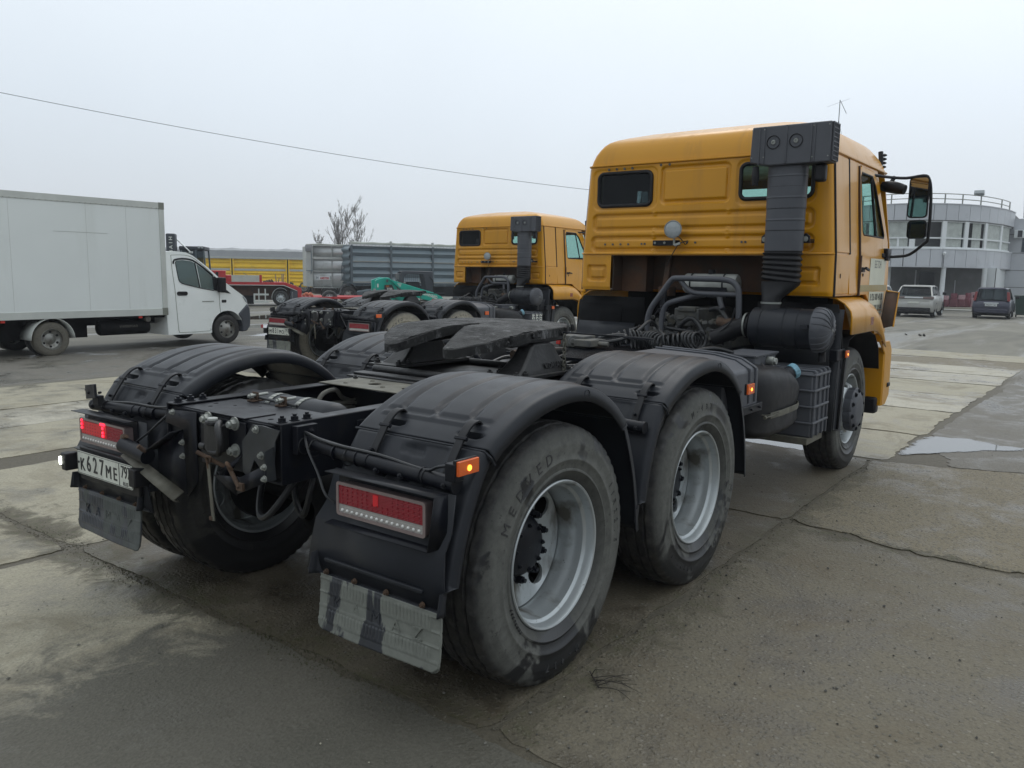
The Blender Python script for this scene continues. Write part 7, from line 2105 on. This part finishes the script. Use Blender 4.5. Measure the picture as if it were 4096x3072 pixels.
# ================================================================ skid steer loader
sk = empty('skid_steer_loader', (17.4, 17.3, gz(17.4, 17.3))); S0 = Vector(sk.location)
tag(sk, 'teal skid-steer loader with a black caged cab and white lettering on its arm', 'loader')
def S2(x, z): return (x - S0.x, z - S0.z)
def S3(x, y, z): return (x - S0.x, y - S0.y, z - S0.z)
YS = 16.5
tw = G().prism([S2(*p) for p in [(15.88, .30), (15.88, 1.24), (15.98, 1.29), (16.30, 1.345), (16.50, 1.345), (16.60, 1.28), (16.90, 1.0), (16.75, .55), (16.4, .30)]], 'y', YS - S0.y, YS + .22 - S0.y).build('rear_tower', 'teal', sk, bev=.02)
G().prism([S2(*p) for p in [(15.88, .30), (15.88, 1.24), (16.30, 1.345), (16.55, 1.30), (16.90, 1.0), (16.4, .30)]], 'y', YS + 1.38 - S0.y, YS + 1.6 - S0.y).build('rear_tower', 'teal', sk, bev=.02)
ar = G().prism([S2(*p) for p in [(16.50, 1.30), (16.88, 1.22), (18.6, .87), (18.98, .745), (19.06, .70), (19.20, .50), (19.24, .15), (19.10, .15), (19.02, .42), (18.9, .50), (18.4, .60), (17.96, .66), (17.2, .90), (16.88, 1.06)]], 'y', YS - .06 - S0.y, YS + .08 - S0.y).build('lift_arm', 'teal', sk, bev=.012)
G().prism([S2(*p) for p in [(16.50, 1.30), (16.88, 1.22), (18.6, .87), (18.98, .745), (19.20, .50), (19.24, .15), (19.10, .15), (19.02, .42), (18.4, .60), (17.2, .84), (16.75, .95)]], 'y', YS + 1.52 - S0.y, YS + 1.66 - S0.y).build('lift_arm', 'teal', sk, bev=.012)
G().prism([S2(*p) for p in [(15.95, -.0), (15.95, .75), (16.6, .85), (18.7, .50), (18.9, .0)]], 'y', YS + .25 - S0.y, YS + 1.35 - S0.y).build('chassis', 'teal', sk, bev=.02)
G().prism([S2(*p) for p in [(18.2, .45), (18.9, .48), (19.0, .40), (18.9, .2), (18.2, .3)]], 'y', YS + .1 - S0.y, YS + .2 - S0.y).build('body_panel', 'teal', sk, bev=.01)
for x, z in ((16.42, 1.24), (19.02, .62)):
    G().cyl(S3(x, YS - .08, z), S3(x, YS - .02, z), .05, n=16).cyl(S3(x, YS - .11, z), S3(x, YS - .07, z), .025, n=6).build('pivot_pin', 'slate_dark', ar)
dc = G().prism([S2(*p) for p in [(16.29, .90), (16.29, 1.10), (16.64, 1.12), (16.78, .90)]], 'y', YS - .075 - S0.y, YS - .001 - S0.y).build('decal', 'print_black', tw)
g = G(); text_on(g, '3220', .125, S3(16.52, YS - .078, .962), (1, 0, 0), (0, 0, 1), .001, .003); g.build('decal_lettering', 'print_white', dc)
g = G(); text_on(g, 'SWL', .085, S3(16.44, YS - .078, 1.058), (1, 0, 0), (0, 0, 1), .001, .002); g.build('decal_lettering', 'print_orange', dc)
g = G(); text_on(g, 'SUNWARD', .155, S3(18.42, YS - .066, .775), (1, 0, -.22), (.22, 0, 1), .001, .004); g.build('arm_lettering', 'print_white', ar)
G().prism([S2(*p) for p in [(15.96, 1.02), (15.96, 1.14), (16.02, 1.14), (16.02, 1.02)]], 'y', YS - .004 - S0.y, YS - S0.y).build('label_sticker', 'print_white', tw)
g = G()
for k in range(6): g.box(16.88 + .02 * k - S0.x, 17.10 - .01 * k - S0.x, YS - .064 - S0.y, YS - .060 - S0.y, 1.155 - .02 * k - S0.z, 1.163 - .02 * k - S0.z)
g.build('arm_sticker', 'print_white', ar)
cbo = [(17.02, .70), (17.06, 1.40), (17.12, 1.50), (17.26, 1.565), (18.58, 1.562), (18.66, 1.545), (18.68, .72)]
cin = [(17.22, .88), (17.27, 1.34), (17.36, 1.44), (17.5, 1.47), (18.22, 1.455), (18.40, .72 + .12)]
g = G(); plate(g, [S2(*p) for p in cbo], [[S2(*p) for p in cin]], lambda u, v: (u, YS + .28 - S0.y, v), (0, .05, 0)); g.build('cab_side', 'dark_cab', sk, bev=.01)
g = G(); plate(g, [S2(*p) for p in cbo], [[S2(*p) for p in cin]], lambda u, v: (u, YS + 1.28 - S0.y, v), (0, .05, 0)); g.build('cab_side', 'dark_cab', sk, bev=.01)
G().box(17.2 - S0.x, 18.66 - S0.x, YS + .30 - S0.y, YS + 1.3 - S0.y, 1.52 - S0.z, 1.57 - S0.z).build('cab_roof', 'dark_cab', sk, bev=.015)
G().box(17.04 - S0.x, 17.12 - S0.x, YS + .30 - S0.y, YS + 1.3 - S0.y, .70 - S0.z, 1.48 - S0.z).build('cab_back', 'dark_cab', sk, bev=.015)
g = G()
for k in range(11): g.box(17.26 + .095 * k - S0.x, 17.272 + .095 * k - S0.x, YS + .29 - S0.y, YS + .30 - S0.y, .86 - S0.z, 1.46 - S0.z)
for k in range(9): g.box(17.24 - S0.x, 18.34 - S0.x, YS + .285 - S0.y, YS + .295 - S0.y, .90 + .062 * k - S0.z, .908 + .062 * k - S0.z)
g.build('cab_grille', 'dark_cab', sk)
G().box(17.5 - S0.x, 18.1 - S0.x, YS + .6 - S0.y, YS + 1.0 - S0.y, .7 - S0.z, 1.2 - S0.z).build('seat', 'int_dark', sk, bev=.03)
G().tube([S3(16.93, YS + .2, 1.02), S3(16.90, YS + .2, 1.22), S3(16.99, YS + .2, 1.27), S3(17.04, YS + .2, 1.05)], .014, n=6).tube([S3(18.5, YS + .24, 1.40), S3(18.66, YS + .24, 1.25), S3(18.7, YS + .24, .9), S3(18.6, YS + .24, .8)], .014, n=6).build('grab_handle', 'rubber', sk)
G().obox(S3(16.80, YS + .12, 1.22), (.03, .03, .16), (0, R(-30), 0)).build('lamp_stalk', 'tank_white', sk)
G().box(15.78 - S0.x, 15.90 - S0.x, YS + .0 - S0.y, YS + .1 - S0.y, .86 - S0.z, .98 - S0.z).build('rear_lamp', 'lamp_glass', sk)
for x in (16.75, 18.25): road_wheel(sk, x - S0.x, YS + .12 - S0.y, .40, .40, .30, -1, 'tyre_dark', 'teal', .5)

reframe(sk, (16.42, 16.5), -38, .70)
# ================================================================ office building with rounded facade
bl = empty('office_building', (62.0, 9.0, gz(60, 9))); B0 = Vector(bl.location)
tag(bl, 'two-storey grey panelled office building with a rounded front, railed roof and ribbon windows', 'building')
FP = [(66.5, 21.5), (64.8, 19.9), (63.3, 18.2), (62.0, 16.5), (60.9, 14.8), (60.0, 13.0), (59.35, 11.9), (59.09, 11.03), (58.9, 10.21), (58.85, 9.43), (59.09, 8.67), (59.54, 7.91), (60.04, 7.25), (60.76, 6.62), (61.57, 6.05), (62.58, 5.55), (63.77, 5.15), (65.17, 4.81), (66.65, 4.52), (68.3, 4.34), (70.51, 4.26)]
FPV = [Vector(p) for p in FP]
def fp(t):
    i = max(0, min(int(t), len(FPV) - 2)); k = t - i
    return FPV[i].lerp(FPV[i + 1], k)
def fn_(t):
    i = max(0, min(int(t), len(FPV) - 2)); d = (FPV[i + 1] - FPV[i]).normalized()
    return Vector((d.y, -d.x)) * (1 if True else -1)
def outw(t):
    n_ = fn_(t)
    c = Vector((66, 12))
    return n_ if (fp(t) - c).dot(n_) > 0 else -n_
def BL(p, z): return (p.x - B0.x, p.y - B0.y, z - B0.z)
def quadbox(t0, t1, z0, z1, off, th, gap=.012):
    p0 = fp(t0); p1 = fp(t1); d = (p1 - p0).normalized(); p0 = p0 + d * gap; p1 = p1 - d * gap
    n_ = outw((t0 + t1) / 2 - 1e-4 if t1 - t0 > .9 else (t0 + t1) / 2)
    a0, a1 = p0 + n_ * off, p1 + n_ * off; b0, b1 = p0 + n_ * (off - th), p1 + n_ * (off - th)
    g = G(); vs = [BL(p, z) for z in (z0, z1) for p in (a0, a1, b1, b0)]
    g.add(vs, [(0, 1, 2, 3), (4, 7, 6, 5), (0, 4, 5, 1), (1, 5, 6, 2), (2, 6, 7, 3), (3, 7, 4, 0)])
    return g
for i in range(len(FP) - 1):
    quadbox(i, i + 1, 5.56, 6.62, .10, .08).build('cladding_panel', 'alu_panel', bl)
    quadbox(i, i + 1, 2.42, 3.60, .10, .08).build('cladding_panel', 'alu_panel', bl)
    quadbox(i, i + 1, 6.62, 6.68, .14, .18, -.01).build('parapet_cap', 'alu_panel', bl)
    quadbox(i, i + 1, 5.50, 5.56, .08, .10, -.01).build('cornice', 'int_grey', bl)
    quadbox(i, i + 1, 2.36, 2.42, .09, .10, -.01).build('cornice', 'alu_panel', bl)
    quadbox(i, i + 1, 3.60, 3.66, .14, .16, -.01).build('window_sill', 'pvc', bl)
# solid core behind the cladding
back = [(80, 4.6), (80, 24)]
core = [FPV[i] - outw(min(i, len(FPV) - 2) + .01) * .02 for i in range(len(FPV))]
for z0, z1, nm in ((5.56, 6.60, 'roof_slab'), (2.42, 3.60, 'floor_slab')):
    G().prism([(p.x - B0.x, p.y - B0.y) for p in core] + [(a - B0.x, b - B0.y) for a, b in back], 'z', z0 - B0.z, z1 - B0.z).build(nm, 'int_grey', bl)
inner = [FPV[i] - outw(min(i, len(FPV) - 2) + .01) * 1.1 for i in range(len(FPV))]
G().prism([(p.x - B0.x, p.y - B0.y) for p in inner] + [(a - B0.x, b - B0.y) for a, b in [(80, 5.5), (80, 24)]], 'z', 3.61 - B0.z, 5.55 - B0.z).build('room_wall', 'int_grey', bl)
# windows: wide white mullions, one transom, pale curtains behind some panes
MU = [.5, 2.0, 3.5, 5.0, 6.2, 7.32, 9.57, 12.0, 13.9, 15.87, 17.87, 19.6]
for k in range(len(MU) - 1):
    t0, t1 = MU[k], MU[k + 1]
    p0, p1 = fp(t0), fp(t1)
    w_ = .34 if k else .2
    n_ = outw(t0); d = fn_(t0); d = Vector((-n_.y, n_.x))
    g = G()
    vs = [BL(p0 + d * s_ * w_ / 2 + n_ * o_, z) for z in (3.66, 5.50) for s_, o_ in ((-1, .06), (1, .06), (1, -.06), (-1, -.06))]
    g.add(vs, [(0, 1, 2, 3), (4, 7, 6, 5), (0, 4, 5, 1), (1, 5, 6, 2), (2, 6, 7, 3), (3, 7, 4, 0)])
    g.build('mullion', 'pvc', bl)
    # straight window between the two mullions
    dd = (p1 - p0).normalized(); nn = Vector((dd.y, -dd.x)); nn = nn if nn.dot(n_) > 0 else -nn
    def strip(z0, z1, off, th, a=0.0, b=1.0, g=None):
        g = g or G(); q0, q1 = p0.lerp(p1, a), p0.lerp(p1, b)
        vs = [BL(p, z) for z in (z0, z1) for p in (q0 + nn * off, q1 + nn * off, q1 + nn * (off - th), q0 + nn * (off - th))]
        return g.add(vs, [(0, 1, 2, 3), (4, 7, 6, 5), (0, 4, 5, 1), (1, 5, 6, 2), (2, 6, 7, 3), (3, 7, 4, 0)])
    g = strip(4.31, 4.41, .04, .07); strip(3.66, 3.76, .04, .07, g=g); strip(5.43, 5.50, .04, .07, g=g)
    wf2 = strip(3.7, 4.36, .03, .05, .46, .54) if k == 5 else None
    wf = g.build('window_frame', 'pvc', bl)
    if wf2: wf2.build('window_frame', 'pvc', bl)
    wf['kind'] = 'stuff'
    strip(3.70, 5.46, .0, .02).build('pane', 'glass_bld', wf)
    rr_ = random.Random(k + 40); L = (p1 - p0).length; n2 = 14
    if k in (5, 7): a, b = .02, .84
    elif k in (8,): a, b = .35, .80
    elif k in (9, 10): a, b = .0, .98
    elif k == 6: a, b = .0, .12
    else: a, b = .05, .6
    g = G(); rows = []
    for j in range(n2 * 3 + 1):
        t = a + (b - a) * j / (n2 * 3); q = p0.lerp(p1, t) + nn * (-.055 + .02 * math.sin(j * 1.9))
        rows.append([BL(q, 3.64), BL(q, 5.48)])
    g.loft(rows, closed=False).build('curtain', 'curtain', bl, ang=80)
# pillars
for (px, py) in ((60.05, 7.12), (63.2, 5.02), (59.9, 10.6), (60.9, 13.8)):
    G().cyl((px - B0.x + .35, py - B0.y, 0 - .05), (px - B0.x + .35, py - B0.y, 2.38 - B0.z), .155, n=20).build('pillar', 'pillar', bl, ang=50)
# recessed ground floor
g = G().box(64.4 - B0.x, 64.6 - B0.x, 4.4 - B0.y, 22 - B0.y, -.6 - B0.z, 2.4 - B0.z)
g.build('shopfront_wall', 'int_grey', bl)
for (y0, y1, z0, z1, mt) in ((10.2, 11.6, -.4, 1.5, 'int_grey'), (9.55, 9.62, -.4, 2.2, 'alu_panel'), (8.3, 9.3, -.4, 2.1, 'glass_dark'), (6.9, 6.95, .2, 1.5, 'alu_panel'), (12.4, 13.6, .1, 1.9, 'glass_dark')):
    G().box(64.30 - B0.x, 64.38 - B0.x, y0 - B0.y, y1 - B0.y, z0 - B0.z, z1 - B0.z).build('shopfront_panel', mt, bl)
G().box(64.2 - B0.x, 70.6 - B0.x, 4.45 - B0.y, 5.0 - B0.y, -.6 - B0.z, 2.4 - B0.z).build('corner_wall', 'pillar', bl)
G().box(65.2 - B0.x, 65.5 - B0.x, 5.0 - B0.y, 5.35 - B0.y, -.5 - B0.z, 2.2 - B0.z).build('door_column', 'pillar', bl)
G().box(60.6 - B0.x, 70.0 - B0.x, 4.0 - B0.y, 20 - B0.y, -.62 - B0.z, -.36 - B0.z).build('entrance_step', 'wall_tan', bl, bev=.02)
G().box(59.6 - B0.x, 60.6 - B0.x, 3.7 - B0.y, 20 - B0.y, -.62 - B0.z, -.46 - B0.z).build('entrance_step', 'plank_grey', bl, bev=.02)
# side wing on the right with small windows and an air conditioner
wg = G().box(70.52 - B0.x, 84 - B0.x, 3.0 - B0.y, 4.6 - B0.y, -.6 - B0.z, 6.2 - B0.z).build('side_wing', 'alu_panel', bl)
for z0, z1 in ((3.6, 3.64), (2.3, 2.34), (5.0, 5.04), (1.0, 1.04)): G().box(70.50 - B0.x, 70.53 - B0.x, 3.02 - B0.y, 4.58 - B0.y, z0 - B0.z, z1 - B0.z).build('panel_joint', 'int_grey', wg)
G().box(70.48 - B0.x, 70.53 - B0.x, 3.25 - B0.y, 3.55 - B0.y, 3.7 - B0.z, 5.2 - B0.z).build('window', 'glass_dark', wg)
ac = G().box(70.1 - B0.x, 70.5 - B0.x, 3.45 - B0.y, 4.1 - B0.y, 4.75 - B0.z, 5.35 - B0.z).build('air_conditioner', 'pvc', bl, bev=.02)
G().box(70.08 - B0.x, 70.12 - B0.x, 3.55 - B0.y, 3.85 - B0.y, 4.8 - B0.z, 5.3 - B0.z).build('fan_grille', 'int_dark', ac)
# roof railing and floodlight
for zz in (7.34, 7.00):
    G().tube([BL(fp(t) - outw(t) * .15, zz) for t in [i * .5 for i in range(1, 40)]], .032, n=6, smooth=0).build('railing_bar', 'zinc', bl)
for t in (1.5, 3.5, 5.3, 7.55, 9.8, 12.0, 13.5, 15.3, 17.9, 19.4):
    p = fp(t) - outw(t) * .15; G().tube([BL(p, 6.6), BL(p, 7.34)], .045, n=6, smooth=0).build('railing_post', 'zinc', bl)
p = fp(15.2)
fl_ = G().obox(BL(p + Vector((-.2, .2)), 7.52), (.35, .62, .26), (0, R(25), 0)).build('floodlight', 'lamp_glass', bl, bev=.02)
p = fp(12.05) + outw(12.05) * .2
G().cyl(BL(p, 3.35), BL(p + Vector((-.2, 0)), 3.28), .09, n=12).build('wall_camera', 'pvc', bl)
G().tube([BL(p - outw(12) * .05, 3.3), BL(p - outw(12) * .05, 2.4)], .02, n=5, smooth=0).build('cable_drop', 'rubber', bl)
# antenna mast
am = empty('antenna_mast', (60.3, 14.8, 6.62)); tag(am, 'thin antenna mast with guy wires on the office roof, above the front truck cab', 'antenna')
g = G().tube([(0, 0, 0), (0, 0, 7.7)], .028, n=6, smooth=0); g.build('mast', 'slate_dark', am)
g = G().tube([(0, -.7, 7.72), (0, .9, 7.3)], .007, n=5, smooth=0).tube([(0, -.05, 7.6), (0, -.5, 6.7)], .02, n=5, smooth=0)
g.build('cross_arm', 'slate_dark', am)
for y_ in (-1.6, 1.6): G().tube([(0, 0, 6.3), (0, y_, 0)], .010, n=4, smooth=0).build('guy_wire', 'slate_dark', am)
ms = G().tube([(70, 3.55, 6.2), (70.6, 3.95, 12.5)], .035, n=6, smooth=0).build('lightning_rod', 'zinc'); tag(ms, 'slim slanted rod standing on the roof at the right edge of the building', 'rod')

# goods stacked under the canopy
for k, (px, py, w_, h, mt) in enumerate(((61.6, 7.0, .45, .78, 'burg'), (61.9, 6.55, .5, .95, 'burg'), (62.2, 6.1, .55, .85, 'burg'), (62.4, 5.75, .42, 1.0, 'burg'), (62.7, 5.35, .62, 1.05, 'pinkgoods'))):
    zb = -.36
    t_ = empty('goods_sack', (px, py, zb))
    G().box(-.25, .25, -w_ / 2, w_ / 2, 0, h * .62).build('sack', mt, t_, bev=.07, seg=3)
    G().box(-.20, .22, -w_ / 2 + .05, w_ / 2 - .05, h * .60, h).build('top_bundle', 'pinkgoods' if k % 2 == 0 else 'burg', t_, bev=.06, seg=3)
    tag(t_, ['burgundy sack of goods right behind the left building pillar', 'burgundy bundle, second from the left building pillar', 'dark red bundle in the middle of the row under the canopy', 'tall burgundy bundle left of the pale pink one', 'pale pink wrapped bundle, rightmost of the row under the canopy'][k], 'bundle', 'goods stacked under the building canopy')
tw_ = G().box(64, 64.3, -8, 2.55, -.7, 2.3)
tw_ = tw_.build('boundary_wall', 'wall_tan', bev=.02); tag(tw_, 'low tan rendered wall running off to the right of the office building', 'wall')
gb = empty('waste_bin', (49.3, 1.20, gz(49.3, 1.2))); tag(gb, 'dark green wheeled waste bin standing at the right edge by the building', 'bin')
G().loft([[(-.28, -.42, .12), (.28, -.42, .12), (.28, .42, .12), (-.28, .42, .12)], [(-.36, -.52, 1.1), (.36, -.52, 1.1), (.36, .52, 1.1), (-.36, .52, 1.1)]], cap=True).build('bin_body', 'bin_green', gb, bev=.03)
G().box(-.40, .40, -.56, .56, 1.10, 1.17).build('bin_lid', 'bin_green', gb, bev=.02)
for y_ in (-.4, .4): G().cyl((-.25, y_ - .03, .08), (-.25, y_ + .03, .08), .08, n=14).build('wheel', 'rubber', gb)

# ================================================================ parked cars
def car(name, label, loc, rz, kind):
    c = empty(name, loc, rz); tag(c, label, 'car', 'cars parked in front of the office building')
    suv = kind == 'suv'
    paint = {'suv': 'car_silver', 'mpv': 'car_blue', 'white': 'white_paint'}[kind]
    L, W, Hh, belt = (4.5, .93, 1.60, 1.08) if suv else (4.1, .86, 1.56, .95)
    # body: x from rear (-.85) to front
    xr = -.92
    st = [(xr, .50, .72, .86), (xr + .03, .36, .80, .93), (xr + .12, .28, belt - .04, .97), (xr + .5, .26, belt + .02, 1.0), (xr + 1.6, .26, belt + .01, 1.0), (xr + 2.8, .26, belt - .02, 1.0), (xr + 3.6, .27, belt - .10, .97), (xr + L - .15, .30, belt - .25, .90), (xr + L, .40, .62, .80)]
    rows = []
    for x, zb, zt, k in st:
        w_ = W * k; h = zt - zb
        half = [(w_ * .93, zb), (w_, zb + h * .25), (w_, zb + h * .62), (w_ * .975, zb + h * .88), (w_ * .90, zt)]
        rows.append([(x, -a, b) for a, b in half] + [(x, a, b) for a, b in half[::-1]])
    b_ = G().loft(rows, cap=True).build('body', paint, c, ang=35, bev=.01)
    # glasshouse
    rk = .52 if suv else .16
    st2 = [(belt - .02, xr + .10, xr + 3.35, W * .90), (belt + (Hh - belt) * .5, xr + .10 + rk * .55, xr + 2.95, W * .83), (Hh - .06, xr + .12 + rk, xr + 2.50, W * .745)]
    rows = []
    for z, xa, xb, w_ in st2: rows.append([(xa, -w_ + .07, z), (xa + .10, -w_, z), (xb - .25, -w_, z), (xb, -w_ * .82, z), (xb, w_ * .82, z), (xb - .25, w_, z), (xa + .10, w_, z), (xa, w_ - .07, z)])
    gh = G().loft(rows, cap=True).build('glasshouse', 'glass_dark', c, ang=30)
    z, xa, xb, w_ = st2[2]
    if suv: G().box(xr + .02, xr + .16, -W * .80, W * .80, .56, belt - .15).build('tailgate', paint, c, bev=.04)
    rf = G().loft([[(xa - .04, -w_ + .02, Hh - .065), (xa + .1, -w_ - .015, Hh - .065), (xb, -w_ + .01, Hh - .065), (xb + .05, 0, Hh - .065), (xb, w_ - .01, Hh - .065), (xa + .1, w_ + .015, Hh - .065), (xa - .04, w_ - .02, Hh - .065), (xa - .05, 0, Hh - .065)],
                   [(xa, -w_ + .12, Hh - .005), (xa + .2, -w_ + .08, Hh), (xb - .15, -w_ + .1, Hh - .01), (xb - .1, 0, Hh), (xb - .15, w_ - .1, Hh - .01), (xa + .2, w_ - .08, Hh), (xa, w_ - .12, Hh - .005), (xa, 0, Hh + .01)]], cap=True).build('roof', paint, c, ang=50)
    G().box(xa - .13, xa + .02, -w_ + .06, w_ - .06, Hh - .085, Hh - .045).build('spoiler', paint, rf, bev=.01)
    for s in (-1, 1):
        g = G()
        a0, a1 = st2[0], st2[2]
        for (u0, u1, wd) in (((a0[1] + .04), (a1[1] + .04), .11), (a0[1] + 1.15, a1[1] + .78, .05), (a0[2] - .32, a1[2] - .16, .05)):
            g.loft([[(u - wd, s * (w + .006), z_), (u + wd, s * (w + .006), z_), (u + wd, s * (w - .05), z_), (u - wd, s * (w - .05), z_)] for u, w, z_ in ((u0, a0[3], a0[0]), (u1, a1[3], a1[0]))], cap=True)
        g.build('roof_pillar', paint, gh)
        g = G()
        if suv: g.box(xr - .005, xr + .12, s * .42, s * (W * .97), belt - .14, belt - .04)
        else: g.loft([[(xr + .02 + .02 * k, s * (W * .93 - .02 * k), belt - .05 + .15 * k), (xr + .02 + .02 * k, s * (W * .93 - .13 - .015 * k), belt - .05 + .15 * k), (xr + .15 + .02 * k, s * (W * .95 - .02 * k), belt - .05 + .15 * k)] for k in range(4)], cap=True)
        g.build('tail_light', 'car_lamp' if not suv else 'lens_frame', c, bev=.01)
        G().box(xr + 2.75, xr + 2.9, s * (W + .02), s * (W + .2), belt + .03, belt + .17).build('wing_mirror', 'rubber', c, bev=.02)
        for x in (0, L * .59):
            road_wheel(c, x, s * (W - .13), .33, .33, .22, s, 'tyre_dark', 'rim', .62, 0, 5)
            rows = [[(x + .40 * math.cos(R(a)), y_, .33 + .40 * math.sin(R(a))) for a in range(-10, 191, 15)] for y_ in (s * (W + .004), s * (W - .03))]
            G().loft(rows, closed=False).build('arch_trim', 'rubber', c, solid=.03)
    g = G().box(xr - .03, xr + .1, -W * .84, W * .84, .30, .50)
    g.build('bumper', 'rubber' if suv else paint, c, bev=.03)
    if suv:
        G().box(xr - .012, xr + .1, -.42, .42, belt - .12, belt - .06).build('light_bar', 'pillar', c, bev=.01)
        G().box(xr - .035, xr + .05, -.26, .26, .70, .79).build('number_plate', 'plate_white', c, bev=.005)
    else:
        pl_ = G().box(xr - .04, xr + .02, -.26, .26, .64, .76).build('number_plate', 'pillar', c, bev=.005)
        g = G(); text_on(g, 'X065TY 161', .09, (xr - .042, 0, .70), (0, -1, 0), (0, 0, 1), .001, .002); g.build('plate_characters', 'print_black', pl_)
        G().box(xr - .03, xr + .05, -.32, .32, .775, .82).build('plate_trim', 'pillar', c, bev=.01)
    G().box(xr + .4, xr + L - .5, -W * .8, W * .8, .16, .32).build('underbody', 'deep_black', c)
    rwz = belt + .02
    G().loft([[(xr + .075, -W * .72, rwz), (xr + .075, W * .72, rwz)], [(xr + .095 + rk, -W * .62, Hh - .10), (xr + .095 + rk, W * .62, Hh - .10)]], closed=False).build('rear_window', 'glass_bld', c, solid=.01)
    return c
car('parked_car', 'dirty silver crossover parked facing the building, left of the first pillar', (42.9, 5.45, gz(42.9, 5.45) + BASE), R(2.5), 'suv')
car('parked_car', 'dark blue hatchback parked facing the building by the green bin', (45.2, 2.33, gz(45.2, 2.3) + BASE), R(2.5), 'mpv')
car('parked_car', 'white car half hidden behind the front cab corner, left of the silver crossover', (43.2, 7.75, gz(43.2, 7.7) + BASE), R(0), 'white')

# ================================================================ trees, wire
def tree(name, label, x, y, h, seed, spread=1.0, stems=1):
    r = random.Random(seed); t = empty(name, (x, y, gz(x, y) + BASE)); tag(t, label, 'tree', 'bare trees behind the trailers')
    tg, cg, bg_ = G(), G(), G()
    def branch(p, d, L, rad, lv):
        n_ = 4; pts = [p]; q = p; dd = d.normalized()
        for k in range(n_):
            dd = (dd + Vector((r.uniform(-.13, .13), r.uniform(-.13, .13), r.uniform(.0, .12)))).normalized()
            q = q + dd * (L / n_); pts.append(q)
        gg_ = tg if lv == 0 else (cg if lv < 3 else bg_)
        gg_.tube(pts, lambda u: max(.010, rad * (1 - .78 * u)), n=6 if lv < 2 else 3, smooth=0, cap=False)
        if lv >= 3: return
        nb = (24, 9, 5, 2)[lv]
        for k in range(nb):
            u = .16 + .82 * (k + r.random()) / nb if lv == 0 else .15 + .85 * r.random()
            i = min(int(u * n_), n_ - 1); bp = pts[i].lerp(pts[i + 1], u * n_ - i)
            a = r.random() * 6.28; tilt = r.uniform(.40, .80) * spread
            nd_ = (dd * math.cos(tilt) + Vector((math.cos(a), math.sin(a), .15)) * math.sin(tilt)).normalized()
            branch(bp, nd_, L * r.uniform(.26, .42) * (1.15 - .5 * u if lv == 0 else 1), rad * .36, lv + 1)
    for s in range(stems):
        a = r.random() * 6.28
        branch(Vector((0, 0, 0)), Vector((math.cos(a) * .12 * (stems > 1), math.sin(a) * .12 * (stems > 1), 1)), h, h * .0085, 0)
    tg.build('trunk', 'bark', t); cg.build('crown', 'bark', t); bg_.build('twigs', 'bark', t)
tree('bare_tree', 'tallest leafless tree standing left above the silver tipper trailer', 60.9, 70, 8.6, 3, .60)
tree('bare_tree', 'slender leafless tree right beside the tallest one', 62.0, 70.8, 7.6, 9, .58)
tree('bare_tree', 'leafless tree rising over the left end of the grey grain trailer', 64.2, 70, 7.9, 5, .58)
tree('bare_tree', 'small leafless tree, lowest and leftmost of the bare trees', 58.2, 70, 5.2, 12, .7)
P0, P1, P2 = Vector((10.9, 31.1, 7.88)), Vector((19.49, 26.1, 6.74)), Vector((32.31, 18.82, 5.69))
pts = []
for k in range(61):
    s_ = -1.2 + 3.6 * k / 60
    # parabola through the three points (s = 0, .67, 1.67)
    s0, s1, s2 = 0, .67, 1.67
    l0 = (s_ - s1) * (s_ - s2) / ((s0 - s1) * (s0 - s2)); l1 = (s_ - s0) * (s_ - s2) / ((s1 - s0) * (s1 - s2)); l2 = (s_ - s0) * (s_ - s1) / ((s2 - s0) * (s2 - s1))
    pts.append(P0 * l0 + P1 * l1 + P2 * l2)
wr = G().tube(pts, .011, n=5, smooth=0).build('overhead_cable', 'slate_dark'); tag(wr, 'single dark overhead cable sagging across the pale sky', 'cable')

# ================================================================ haze
hz = G().box(-30, 110, -60, 110, -3.0, 15.5).build('haze', M['tarp'])
hm = bpy.data.materials.new('haze_air'); hm.use_nodes = True
n = hm.node_tree; n.nodes.clear()
o = n.nodes.new('ShaderNodeOutputMaterial'); pv = n.nodes.new('ShaderNodeVolumePrincipled')
pv.inputs['Color'].default_value = (0.90, 0.94, 1.0, 1); pv.inputs['Density'].default_value = 0.0009; pv.inputs['Anisotropy'].default_value = 0.2
n.links.new(pv.outputs[0], o.inputs['Volume'])
hz.data.materials.clear(); hz.data.materials.append(hm); tag(hz, kind='stuff')
